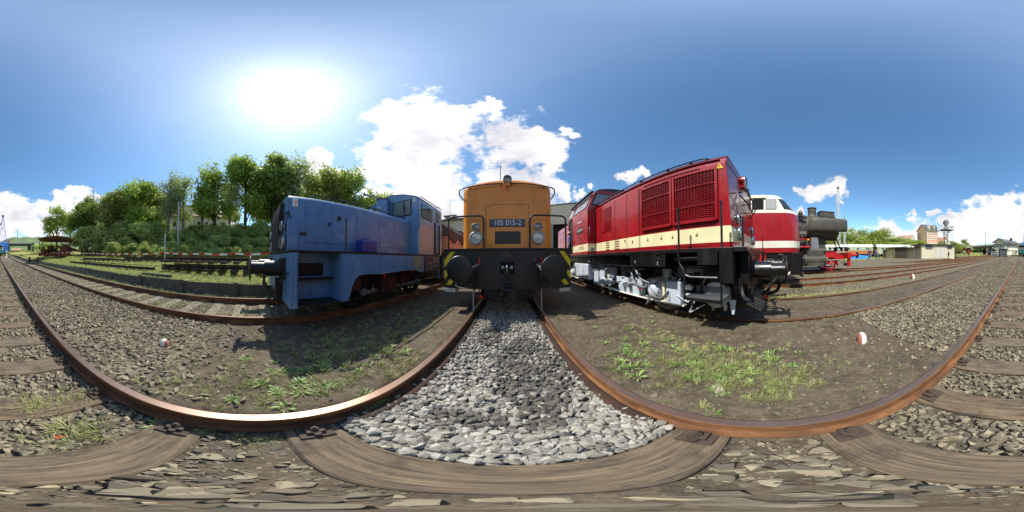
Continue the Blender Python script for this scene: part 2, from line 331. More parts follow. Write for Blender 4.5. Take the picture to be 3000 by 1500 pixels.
    def build(s,name,parent=None,bevel=0.,fix=True):
        me=bpy.data.meshes.new(name); me.from_pydata(s.v,[],s.f)
        for m_ in s.mats: me.materials.append(m_)
        me.polygons.foreach_set('material_index',s.mi); me.polygons.foreach_set('use_smooth',s.sm)
        if fix:
            bm=bmesh.new(); bm.from_mesh(me); bmesh.ops.recalc_face_normals(bm,faces=bm.faces); bm.to_mesh(me); bm.free()
        o=bpy.data.objects.new(name,me); COL.objects.link(o)
        if parent is not None: o.parent=parent
        L_=[o]
        if name in SPLIT: # every loose piece becomes a part of its own
            n=len(s.v); par=list(range(n))
            def fd(a):
                while par[a]!=a: par[a]=par[par[a]]; a=par[a]
                return a
            for f in s.f:
                for q in f[1:]: par[fd(q)]=fd(f[0])
            roots=sorted({fd(f[0]) for f in s.f})
            # caps share positions but not vertices: join islands that touch
            key={}
            for i,v in enumerate(s.v):
                k=(round(v[0],4),round(v[1],4),round(v[2],4))
                if k in key: par[fd(i)]=fd(key[k])
                else: key[k]=i
            isl={}
            for fi,f in enumerate(s.f): isl.setdefault(fd(f[0]),[]).append(fi)
            if 1<len(isl)<=90:
                bpy.data.objects.remove(o); L_=[]
                for fl in isl.values():
                    used=sorted({q for fi in fl for q in s.f[fi]}); mp={a:b for b,a in enumerate(used)}
                    m2=bpy.data.meshes.new(SPLIT[name]); m2.from_pydata([s.v[a] for a in used],[],[[mp[a] for a in s.f[fi]] for fi in fl])
                    for m_ in s.mats: m2.materials.append(m_)
                    m2.polygons.foreach_set('material_index',[s.mi[fi] for fi in fl]); m2.polygons.foreach_set('use_smooth',[s.sm[fi] for fi in fl])
                    bm=bmesh.new(); bm.from_mesh(m2); bmesh.ops.recalc_face_normals(bm,faces=bm.faces); bm.to_mesh(m2); bm.free()
                    q=bpy.data.objects.new(SPLIT[name],m2); COL.objects.link(q)
                    if parent is not None: q.parent=parent
                    L_.append(q)
        if bevel:
            for q in L_: b=q.modifiers.new('bevel','BEVEL'); b.width=bevel; b.segments=2; b.limit_method='ANGLE'; b.angle_limit=R(40)
        return L_[0]
SPLIT=dict(sand_hopper='sand_hopper',door_seam='door_seam',brake_gear='brake_gear',lifting_mark='lifting_mark',buffer_plate='buffer_plate',deflector_bracket='deflector_bracket',tank_pipes='tank_pipe',clock_hands='clock_mark',signal_head='signal_head',hazard_stripes='hazard_stripe',beam_bolts='beam_bolt',hinge='hinge',screw='screw',latch='latch',door_handle='door_handle',louvre='louvre',lightning_mark='lightning_mark',data_panel='data_panel',mullions='mullion',side_wall='side_wall',string_course='string_course',windscreen='windscreen',guard_plate='guard_plate',window_grille='window_grille')
def tag(o,label=None,cat=None,group=None,kind=None):
    for k,v in (('label',label),('category',cat),('group',group),('kind',kind)):
        if v: o[k]=v
    return o
def thing(name,label,cat,loc=(0,0,0),rz=0.,group=None):
    o=bpy.data.objects.new(name,None); o.empty_display_size=.2; COL.objects.link(o); o.location=loc; o.rotation_euler=(0,0,rz); return tag(o,label,cat,group)
def copytree(o,parent=None):
    c=o.copy(); COL.objects.link(c)
    if parent is not None: c.parent=parent
    for ch in list(o.children): copytree(ch,c)
    return c
def text(s,size,mat,name,parent,loc,rot,depth=.002,align='CENTER'):
    cu=bpy.data.curves.new(name,'FONT'); cu.body=s; cu.size=size; cu.extrude=depth; cu.align_x=align; cu.align_y='CENTER'
    cu.resolution_u=3
    t=bpy.data.objects.new('tmp',cu); COL.objects.link(t)
    dg=bpy.context.evaluated_depsgraph_get(); me=bpy.data.meshes.new_from_object(t.evaluated_get(dg)); bpy.data.objects.remove(t)
    me.materials.clear(); me.materials.append(M[mat]); o=bpy.data.objects.new(name,me); COL.objects.link(o); o.parent=parent; o.location=loc; o.rotation_euler=rot; return o
def npmesh(name,V,F,mat,tone=None,smooth=False):
    me=bpy.data.meshes.new(name); nv=len(V); nf=len(F); k=F.shape[1]
    me.vertices.add(nv); me.vertices.foreach_set('co',np.asarray(V,np.float32).ravel())
    me.loops.add(nf*k); me.loops.foreach_set('vertex_index',np.asarray(F,np.int32).ravel())
    me.polygons.add(nf); me.polygons.foreach_set('loop_start',np.arange(0,nf*k,k,dtype=np.int32)); me.polygons.foreach_set('loop_total',np.full(nf,k,np.int32))
    me.polygons.foreach_set('use_smooth',np.full(nf,smooth))
    me.materials.append(M[mat] if isinstance(mat,str) else mat)
    me.update(calc_edges=True)
    if tone is not None:
        a=me.attributes.new('tone','FLOAT','POINT'); a.data.foreach_set('value',np.asarray(tone,np.float32))
    return me
def link(name,me,parent=None):
    o=bpy.data.objects.new(name,me); COL.objects.link(o)
    if parent is not None:o.parent=parent
    return o
def sst(a,b,x): t=np.clip((x-a)/(b-a),0,1); return t*t*(3-2*t)
def pol(px,d):
    v=dirv(px,743); h=math.hypot(v.x,v.y); return (CAMP.x+v.x/h*d, CAMP.y+v.y/h*d)
def zat(px,py,d):
    v=dirv(px,py); return CAMP.z+v.z/math.hypot(v.x,v.y)*d
# ---------------- terrain height
def H(x,y):
    x=np.asarray(x,float); y=np.asarray(y,float); ax=np.abs(x)
    back=sst(-2.2,-4.5,y)
    rt=-.05+0*x; lt=-.05-.09*sst(-.9,-2.6,x)
    h=np.where(x>0,rt,lt); h=h*(1-back)+(-.115)*back
    inner=np.where(y>.5,-.150,-.185)
    h=np.where(ax<.79,inner,h)
    h=np.where((x<-3.0)&(x>-4.75),-.175,h)
    h=np.where((x>2.8),-.055-.05*sst(4.2,5.2,x),h)
    h=np.where(x>6,-.13,h)
    h=h+(x<=-4.75)*(.03)+.36*sst(-5.28,-5.42,x)+.5*sst(-7.5,-11,x)+.25*sst(-11,-14,x)
    h=h+.4*sst(-14,-22,y)*sst(-5.5,-6.5,x)*(1-sst(-7.5,-11,x)*.6)
    emb=sst(-14.5,-26,x)*3.0*sst(-30,-16,y)+2.0*sst(-25,-45,x)
    h=h+emb
    h=h+.35*sst(12,18,x)
    h=h+.45*sst(-30,-50,y)+.85*sst(-50,-95,y)
    return h
def Hf(x,y): return float(H(x,y))
def zone(x,y):
    n=np.array([0.])
    ax=np.abs(x)
    g=sst(-5.35,-5.6,x)*.95
    g=np.maximum(g,sst(-30,-60,y)*sst(5,9,ax)*.9)
    g=np.maximum(g,sst(20.5,23,x+ y*-.0)*.85)
    g=np.maximum(g,sst(-60,-110,y))
    g=np.maximum(g,.55*np.exp(-((x-4.9)/.5)**2)*sst(-7,-2,y))
    g=np.maximum(g,.45*((x<-4.75)&(x>-5.35)))
    g=np.maximum(g,.30*((x>4.5)&(x<6.3))); g=np.maximum(g,.27*((x>8.2)&(x<10.3))); g=np.maximum(g,.22*((x>12.5)))
    g=np.maximum(g,sst(40,80,np.hypot(x,y)))
    g=np.maximum(g,.38*np.exp(-(((x-1.9)/.45)**2)-((y-.9)/1.8)**2))
    soilr=(x>.8)*sst(-2.6,-.9,y)*(x<6)
    soilm=(x>2.9)*(x<4.4)*.9
    soill=(x<-.8)*(x>-3.1)*sst(-1.2,.1,y)
    soilf=sst(4,7,y)*(x>-6)*(x<12)*(ax>.75)
    so=np.clip(np.maximum.reduce([soilr+0.,soilm+0.,soill+0.,soilf+0.]),0,1)
    so=np.maximum(so,(ax<.76)*(y>-.42)*(y<.5)*.9)
    w=((ax<.76)&(y>.42))*1.
    return g,so,w
def ground():
    def axis(lo,hi,step,far,gr):
        a=list(np.arange(lo,hi+1e-6,step)); s=step; q=a[-1]
        while q<far: s*=gr; q+=s; a.append(q)
        s=step; q=a[0]; b=[]
        while q>-far: s*=gr; q-=s; b.append(q)
        return np.array(b[::-1]+a)
    xs=axis(-6.2,5.6,.07,3000,1.09); ys=axis(-5.5,5,.09,3000,1.08)
    X,Y=np.meshgrid(xs,ys); Z=H(X,Y)
    from mathutils import noise as mn
    rr=np.hypot(X,Y); A=np.zeros_like(X)
    for i in range(X.shape[0]):
        for j in range(X.shape[1]):
            r_=rr[i,j]
            if r_<70: A[i,j]=mn.fractal(Vector((X[i,j]*2.2,Y[i,j]*2.2,0)),.8,2.,3)*(.014 if r_<12 else .05)
    Z=Z+A
    nx=len(xs);ny=len(ys)
    V=np.stack([X,Y,Z],-1).reshape(-1,3); idx=np.arange(nx*ny).reshape(ny,nx)
    F=np.stack([idx[:-1,:-1],idx[:-1,1:],idx[1:,1:],idx[1:,:-1]],-1).reshape(-1,4)
    m,t,b=newmat('yard_ground')
    g,so,w=zone(X,Y)
    me=npmesh('ground',V,F,m,smooth=True)
    a=me.attributes.new('zone','FLOAT_COLOR','POINT'); c=np.ones((nx*ny,4),np.float32); c[:,0]=g.ravel();c[:,1]=so.ravel();c[:,2]=w.ravel(); a.data.foreach_set('color',c.ravel())
    at=t.nodes.new('ShaderNodeAttribute'); at.attribute_name='zone'; sp=t.nodes.new('ShaderNodeSeparateColor'); t.links.new(at.outputs['Color'],sp.inputs[0])
    def vor(sc,feat='F1'):
        v=t.nodes.new('ShaderNodeTexVoronoi'); v.inputs['Scale'].default_value=sc; v.feature=feat; tc=t.nodes.new('ShaderNodeTexCoord'); t.links.new(tc.outputs['Object'],v.inputs['Vector']); return v
    v1=vor(24); v2=vor(11)
    nb=noise(t,1.3,7,.65); nf=noise(t,9,7,.7); nff=noise(t,60,5,.7); ng=noise(t,.55,5,.6)
    # crushed slate ballast
    sx=t.nodes.new('ShaderNodeSeparateColor'); t.links.new(v1.outputs['Color'],sx.inputs[0])
    bal=ramp(t,sx.outputs[0],[(0,'#3a352d'),(.35,'#5a5244'),(.7,'#7d735f'),(1,'#9c9078')]); bal=mixc(t,mrange(t,nb,.35,.65,0,.5),bal,hx('#6b6454'))
    soil=ramp(t,nf,[(.3,'#3b342b'),(.5,'#5a5042'),(.72,'#827561')]); soil=mixc(t,mrange(t,nb,.4,.62,0,.55),soil,hx('#6e6353'))
    soil=mixc(t,mrange(t,nff,.55,.75,0,.5),soil,hx('#a79a84'))
    grs=ramp(t,nf,[(.3,'#6f7238'),(.5,'#97924f'),(.7,'#b8ae72')]); grs=mixc(t,mrange(t,ng,.35,.65,0,.6),grs,hx('#8b9248'))
    wh=ramp(t,sx.outputs[1],[(0,'#4b4944'),(1,'#8f8d84')])
    def brk(o,amp):
        mm=t.nodes.new('ShaderNodeMath'); mm.operation='MULTIPLY_ADD'; q=t.nodes.new('ShaderNodeMath'); q.operation='SUBTRACT'; t.links.new(nf,q.inputs[0]); q.inputs[1].default_value=.5
        t.links.new(q.outputs[0],mm.inputs[0]); mm.inputs[1].default_value=amp; t.links.new(o,mm.inputs[2]); return mrange(t,mm.outputs[0],.4,.6)
    c=mixc(t,brk(sp.outputs[1],1.2),bal,soil); c=mixc(t,sp.outputs[2],c,wh); c=mixc(t,brk(sp.outputs[0],1.8),c,grs)
    t.links.new(c,b.inputs['Base Color']); b.inputs['Roughness'].default_value=.95
    b.inputs['Specular IOR Level'].default_value=.2
    ad=t.nodes.new('ShaderNodeMath'); ad.operation='ADD'; t.links.new(v1.outputs['Distance'],ad.inputs[0]); t.links.new(nff,ad.inputs[1])
    bump(t,b,ad.outputs[0],.7,.02)
    o=link('ground',me); tag(o,kind='structure')
ground()
# ---------------- loose stones
def stoneprotos(n,flat,pts=12):
    P=[]
    for i in range(n):
        bm=bmesh.new()
        for k in range(pts):
            v=Vector((random.gauss(0,1),random.gauss(0,1),random.gauss(0,1))).normalized()*random.uniform(.75,1.1)
            v.x*=random.uniform(.9,1.1); v.z*=flat; bm.verts.new(v)
        r=bmesh.ops.convex_hull(bm,input=bm.verts); bmesh.ops.delete(bm,geom=[g for g in r['geom_interior'] if isinstance(g,bmesh.types.BMVert)],context='VERTS')
        bmesh.ops.triangulate(bm,faces=bm.faces); bm.verts.index_update()
        P.append((np.array([v.co[:] for v in bm.verts]),np.array([[v.index for v in f.verts] for f in bm.faces]))); bm.free()
    return P
def scatter(name,P,xy,size,zoff,mat,tilt=.35,tone=None,label=None):
    n=len(xy); Vs=[];Fs=[];T=[];o=0
    z0=H(xy[:,0],xy[:,1]); a=rng.uniform(0,2*np.pi,n); tx=rng.normal(0,tilt,n); ty=rng.normal(0,tilt,n); el=rng.uniform(.75,1.35,n); pi=rng.integers(0,len(P),n)
    tn=rng.random(n) if tone is None else tone
    for k,(pv,pf) in enumerate(P):
        I=np.where(pi==k)[0]
        if not len(I): continue
        v=np.repeat(pv[None],len(I),0)*size[I][:,None,None]; v[:,:,0]*=el[I][:,None]
        x,y,z=v[:,:,0],v[:,:,1],v[:,:,2]
        c,s=np.cos(tx[I])[:,None],np.sin(tx[I])[:,None]; y,z=y*c-z*s,y*s+z*c
        c,s=np.cos(ty[I])[:,None],np.sin(ty[I])[:,None]; x,z=x*c+z*s,-x*s+z*c
        c,s=np.cos(a[I])[:,None],np.sin(a[I])[:,None]; x,y=x*c-y*s,x*s+y*c
        V=np.stack([x+xy[I,0][:,None],y+xy[I,1][:,None],z+(z0+zoff)[I][:,None]],-1).reshape(-1,3)
        F=(pf[None]+(np.arange(len(I))*len(pv))[:,None,None]).reshape(-1,3)+o; o+=len(V)
        Vs.append(V);Fs.append(F);T.append(np.repeat(tn[I],len(pv)))
    me=npmesh(name,np.concatenate(Vs),np.concatenate(Fs),mat,np.concatenate(T))
    ob=link(name,me); tag(ob,label,'ballast',kind='stuff'); return ob
PW=stoneprotos(14,.62,16); PD=stoneprotos(14,.42,11)
SLP=[.29,-.33]+[-.97-.64*i for i in range(12)]
def white_stones():
    n=7200; x=rng.uniform(-.68,.68,n); y=.45+(6.0-.45)*rng.random(n)**1.5
    size=rng.uniform(.016,.034,n)*np.where(y<1.3,1.25,1.); lay=rng.random(n)*.035
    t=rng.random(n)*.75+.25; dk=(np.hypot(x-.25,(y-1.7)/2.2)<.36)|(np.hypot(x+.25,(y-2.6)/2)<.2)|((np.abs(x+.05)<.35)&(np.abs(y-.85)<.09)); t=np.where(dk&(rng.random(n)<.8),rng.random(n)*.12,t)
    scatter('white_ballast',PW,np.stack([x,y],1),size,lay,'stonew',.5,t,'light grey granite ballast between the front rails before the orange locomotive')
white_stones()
def dark_stones():
    pts=[];sz=[];zo=[]
    def reg(n,x0,x1,y0,y1,s0,s1,f=None,lay=.02,pw=1.):
        x=rng.uniform(x0,x1,n); y=y1+(y0-y1)*rng.random(n)**pw
        k=np.ones(n,bool) if f is None else f(x,y)
        x=x[k];y=y[k]; pts.append(np.stack([x,y],1)); sz.append(rng.uniform(s0,s1,len(x))*(1+.5*(rng.random(len(x))<.06))); zo.append(rng.random(len(x))*lay)
    def offsl(x,y):
        k=np.ones(len(x),bool)
        for s in SLP: k&=~((np.abs(y-s)<.15))
        return k
    reg(4600,-.68,.68,-3.2,-.15,.010,.034,offsl,.03)
    reg(1500,-.68,.68,-.2,.45,.004,.014,None,.0); reg(260,-.68,.68,-.2,.45,.015,.036,offsl,.01); reg(55,-.62,.62,-.2,.12,.035,.06,offsl,.0)
    reg(2500,-2.9,-.82,-1.5,2.5,.003,.010,None,.0); reg(2500,.82,2.9,-1.8,2.5,.003,.010,None,.0)
    reg(2600,-.68,.68,-8,-3.2,.02,.038,offsl,.03,1.3)
    reg(1600,-.68,.68,-22,-8,.03,.05,None,.03,1.3)
    reg(4200,-2.95,-.85,-2.2,1.0,.012,.038,lambda x,y:rng.random(len(x))<np.clip(.62-(y+.9)*.55,.03,1),.02)
    reg(6500,-3.0,-.85,-9,-2.2,.02,.038,None,.03,1.5)
    reg(3600,-3.1,-.85,-26,-9,.03,.05,None,.03,1.5)
    reg(2000,-4.5,-3.15,-9,-1,.018,.032,None,.02,1.4)
    reg(1500,.85,2.85,-1.9,1.8,.010,.032,lambda x,y:rng.random(len(x))<np.clip(.12-(y)*.35,.05,1),.01)
    reg(6000,.85,2.8,-9,-1.6,.018,.034,None,.025,1.5)
    reg(3500,.85,2.85,-26,-9,.03,.05,None,.03,1.5)
    reg(3000,4.5,6.3,-14,-.5,.014,.03,None,.01,1.2)
    reg(2500,8.2,10.4,-22,-3,.03,.045,None,.01,1.2)
    reg(700,-2.9,2.8,.9,5,.008,.02,lambda x,y:(np.abs(x)>.85),.0)
    p=np.concatenate(pts); scatter('dark_ballast',PD,p,np.concatenate(sz),np.concatenate(zo),'stoned',.4,None,'brown grey crushed slate ballast around and between the rails')
dark_stones()
# ---------------- grass and weeds
def blades(name,C,n,hgt,spread,wid,mat,label,cat,zoff=0.):
    # C: (N,3) centres + scale
    N_=len(C); T=N_*n; cx=np.repeat(C[:,0],n);cy=np.repeat(C[:,1],n);sc=np.repeat(C[:,2],n)
    z=np.repeat(H(C[:,0],C[:,1]),n)+zoff
    a=rng.uniform(0,2*np.pi,T); r=rng.random(T)*spread*sc*.4; h=hgt*sc*rng.uniform(.5,1.1,T); ln=spread*sc*rng.uniform(.3,1.1,T); w=wid*sc*rng.uniform(.6,1.2,T)
    ux,uy=np.cos(a),np.sin(a); bx=cx+ux*r; by=cy+uy*r
    nx,ny=-uy,ux
    P0=np.stack([bx-nx*w,by-ny*w,z-.01],1);P1=np.stack([bx+nx*w,by+ny*w,z-.01],1)
    mx=bx+ux*ln*.45; my=by+uy*ln*.45; P2=np.stack([mx+nx*w*.9,my+ny*w*.9,z+h*.75],1);P3=np.stack([mx-nx*w*.9,my-ny*w*.9,z+h*.75],1)
    tx=bx+ux*ln; ty=by+uy*ln; P4=np.stack([tx,ty,z+h],1)
    V=np.stack([P0,P1,P2,P3,P4],1).reshape(-1,3); b=np.arange(T)[:,None]*5
    F=np.concatenate([b+np.array([[0,1,2]]),b+np.array([[0,2,3]]),b+np.array([[3,2,4]])])
    tone=np.repeat(np.clip(np.repeat(rng.random(N_),n)*.6+rng.random(T)*.5,0,1),5)
    o=link(name,npmesh(name,V,F,mat,tone)); tag(o,label,cat,kind='stuff'); return o
def patch(n,cx,cy,sx,sy,s0,s1):
    return np.stack([rng.normal(cx,sx,n),rng.normal(cy,sy,n),rng.uniform(s0,s1,n)],1)
G=[patch(150,1.45,.35,.2,.3,.4,1.0),patch(130,1.35,1.0,.28,.35,.3,.8),patch(60,1.25,-.1,.14,.2,.4,.9),patch(40,1.9,1.6,.3,.3,.3,.8),patch(130,-1.75,1.2,.45,.5,.4,1.1),patch(70,-1.9,2.6,.4,.7,.4,1.0),patch(60,-1.1,.5,.15,.5,.3,.8),patch(50,-1.2,-.1,.25,.2,.3,.8),patch(25,1.4,-.5,.25,.2,.3,.8),patch(70,-1.5,1.1,.35,.4,.4,1.0),patch(45,-1.5,2.3,.4,.6,.3,.9),patch(30,-1.0,.3,.12,.4,.3,.8),
   patch(26,-1.3,-.6,.2,.2,.3,.9),patch(14,-.35,-.95,.12,.05,.8,1.3),patch(12,-.3,-.62,.1,.05,.8,1.4),patch(8,-.62,.05,.04,.12,.4,.7),patch(30,1.1,3,.1,.8,.2,.6),patch(130,4.75,-.5,.18,1.4,.3,.8),patch(70,3.9,-2,.2,1.5,.2,.5),patch(60,2.7,-1,.06,2.5,.2,.6),
   patch(140,-3.7,-2.2,.35,1.8,.5,1.3),patch(90,-4.9,-3,.12,3,.6,1.6),patch(110,-5.0,-9,.1,4,.6,1.4),patch(70,-3.8,-8,.3,3,.6,1.2),patch(40,-2.4,2.6,.3,1.2,.3,.8),patch(60,2.0,4.5,.4,1,.3,.8),patch(80,5.1,-6,.5,2,.4,.9),patch(60,-2.3,-1.6,.5,1.2,.3,.8)]
G=[g[(np.abs(g[:,0])<.66)|(np.abs(g[:,0])>.84)] for g in G]
blades('grass_tufts',np.concatenate(G),22,.075,.09,.0022,'grass','thin green grass tufts growing on the soil beside the rails','grass')
n=15000; gx=-5.45-6.6*rng.random(n)**1.2; gy=-22+27*rng.random(n)
blades('bank_grass',np.stack([gx,gy,rng.uniform(.7,1.5,n)],1),7,.09,.08,.005,'grass','short yellow green grass on the raised bank behind the timber edging','grass')
Wd=[patch(90,1.45,.6,.25,.4,.3,.7),patch(18,1.25,1.35,.2,.2,.5,1),patch(24,-1.35,.8,.3,.4,.4,1),patch(10,-.75,.62,.04,.1,.5,1),patch(14,1.6,.1,.2,.25,.5,1.1),patch(12,-1.05,.15,.1,.25,.4,.9),patch(12,1.9,2.0,.3,.3,.4,.9),patch(10,-1.9,2.6,.3,.5,.5,1),patch(5,-.66,-.25,.03,.2,.6,1),patch(5,-.62,3.2,.03,.1,.6,1)]
blades('broadleaf_weeds',np.concatenate(Wd),14,.05,.10,.011,'weed','broad leaved green weeds low on the soil by the rails','weeds')
n=9000; gx=-14.5-11*rng.random(n); gy=-24+40*rng.random(n)
blades('undergrowth',np.stack([gx,gy,rng.uniform(1,2.4,n)],1),9,.3,.3,.035,'bush','leafy undergrowth covering the foot of the embankment','undergrowth')
n=5000; gx=rng.uniform(9,48,n); gy=rng.uniform(-75,-12,n); k=(gx>24+.2*(gy+30))|(gy<-38)&(gx>10); 
blades('meadow_grass',np.stack([gx[k],gy[k],rng.uniform(.8,1.8,k.sum())],1),7,.14,.16,.012,'grass','yellow green grass strip by the shed and far sidings','grass')
# ---------------- railway tracks
PROF=[(-.0625,-.15),(.0625,-.15),(.0625,-.139),(.010,-.122),(.010,-.045),(.035,-.034),(.035,-.006),(.029,0),(-.029,0),(-.035,-.006),(-.035,-.034),(-.010,-.045),(-.010,-.122),(-.0625,-.139)]
def sweep(mb,pts,prof):
    P=[Vector(p) for p in pts]; rings=[]
    for i,p in enumerate(P):
        d=(P[min(i+1,len(P)-1)]-P[max(i-1,0)]); d.z=0; d.normalize(); nrm=Vector((d.y,-d.x,0))
        rings.append([p+nrm*u+Vector((0,0,w)) for u,w in prof])
    mb.loft(rings)
def interp(ctrl,y):
    ys=[c[1] for c in ctrl]; xs=[c[0] for c in ctrl]; o=np.argsort(ys)
    return float(np.interp(y,np.array(ys)[o],np.array(xs)[o]))
def smoothc(ctrl,y):  # averaged for smooth curves
    return sum(interp(ctrl,y+k) for k in (-3,-1.5,0,1.5,3))/5
def rz_of(y): # tracks climb slightly with the yard at the back
    return .45*float(sst(-30,-50,y))+.85*float(sst(-50,-95,y))
def track(label,ctrl,y0,y1,ys0,ys1,dz=0.,smat='sleeper',group='railway tracks of the yard',clamps=(),step=.62,slp=None,guard=False,bare=False):
    root=thing('railway_track',label,'railway track',(0,0,0),0,group)
    ys=[y0]; 
    while ys[-1]<y1: ys.append(min(y1,ys[-1]+(.6 if abs(ys[-1])<12 else 2.5)))
    for sd in (-1,1):
        mb=MB('rail'); pts=[]
        for y in ys:
            x=smoothc(ctrl,y); pts.append((x+sd*.7525,y,dz+rz_of(y)))
        sweep(mb,pts,PROF); mb.build('rail',root)
    if guard:
        for sd in (-1,1):
            mb=MB('oldrail'); sweep(mb,[(smoothc(ctrl,y)+sd*.655,y,dz) for y in np.arange(.55,9,.6)],[(-.035,-.15),(.04,-.15),(.04,-.105),(.025,-.10),(-.02,-.10),(-.035,-.115)]); mb.build('guard_rail',root)
    if not bare:
        L_=slp if slp else list(np.arange(ys0,ys1,step))
        for k,y in enumerate(L_[:98]):
            x=smoothc(ctrl,y); mb=MB(smat); w=.13; a=random.uniform(-.02,.02)
            nseg=10; top=[];n=4
            rings=[]
            for i in range(nseg+1):
                u=-1.28+2.56*i/nseg; dx=random.uniform(-.006,.006) if 0<i<nseg else 0; dh=random.uniform(-.006,.002)
                rings.append([(x+u,y+a*u-w+dx,dz-.30),(x+u,y+a*u+w+dx,dz-.30),(x+u,y+a*u+w+dx,dz-.160+dh),(x+u,y+a*u+w-.012,dz-.152+dh),(x+u,y+a*u-w+.012+dx,dz-.152+dh),(x+u,y+a*u-w+dx,dz-.160+dh)])
            mb.loft(rings); mb.build('sleeper',root)
        for y in clamps:
            for sd in (-1,1):
                x=smoothc(ctrl,y)+sd*.7525; mb=MB('rust'); mb.box(x-.17,x+.17,y-.08,y+.08,dz-.151,dz-.139)
                for q in (-.10,.10):
                    mb.box(x+q-.035,x+q+.035,y-.045,y+.045,dz-.139,dz-.112); mb.cyl((x+q,y,dz-.112),(x+q,y,dz-.075),.011,n=6); mb.cyl((x+q,y,dz-.112),(x+q,y,dz-.09),.021,n=6,smooth=False)
                    mb.cyl((x+q*1.45,y,dz-.139),(x+q*1.45,y,dz-.115),.02,n=6,smooth=False)
                mb.build('rail_clamp',root,.003)
    return root
T0=[(0,-200),(0,200)]
TL=[(-2.2,-130),(-4.2,-48),(-4.0,-20),(-3.80,-8),(-3.80,0),(-3.95,8),(-5,30)]
TR=[(1.6,-130),(3.2,-50),(3.58,-15),(3.60,-6),(3.60,0),(4.45,11),(6,30)]
TV=[(2.5,-130),(5.4,-50),(6.5,-20),(7.05,-8),(7.2,-3),(7.2,3),(8,14),(10,30)]
TS=[(3.4,-130),(6.9,-50),(9.6,-20),(10.9,-9),(11.35,-4),(11.35,4),(12.5,16)]
TA=[(4.2,-130),(8.6,-50),(13.2,-22),(15.4,-14),(17.6,-6),(19,4),(20,12)]
TB=[(5,-130),(10,-52),(16,-27),(20,-19),(24,-10),(26,0),(27,8)]
track('main track in the middle with weathered sleepers, running under the orange locomotive',T0,-120,14,0,0,slp=SLP+[SLP[-1]-.64*i for i in range(1,70)],clamps=SLP[:10],guard=True)
for y in (.95,1.55,2.2,2.85): # clamps standing in the gravel
    pass
track('left track with pale sleepers in the grass leading under the blue locomotive',TL,-120,14,-40,4,smat='sleeperpale')
track('rusty track sunk level in the brown soil carrying the tall red diesel locomotive',TR,-120,16,-42,-14)
track('track leading to the red and cream diesel with the rounded nose',TV,-120,16,-45,-2,step=.65)
track('track carrying the black and red steam locomotive',TS,-120,14,-45,-2,dz=0.)
track('near empty siding between the steam locomotive and the cream shed',TA,-120,10,-50,-4,dz=.08)
track('farthest empty siding running close past the cream shed',TB,-120,8,-50,-8,dz=.14)
track('overgrown track at the foot of the green embankment behind the barrier tape',[(-13.0,-30),(-12.9,12),(-9,-60)],-45,12,-30,-26,dz=1.17,bare=True)
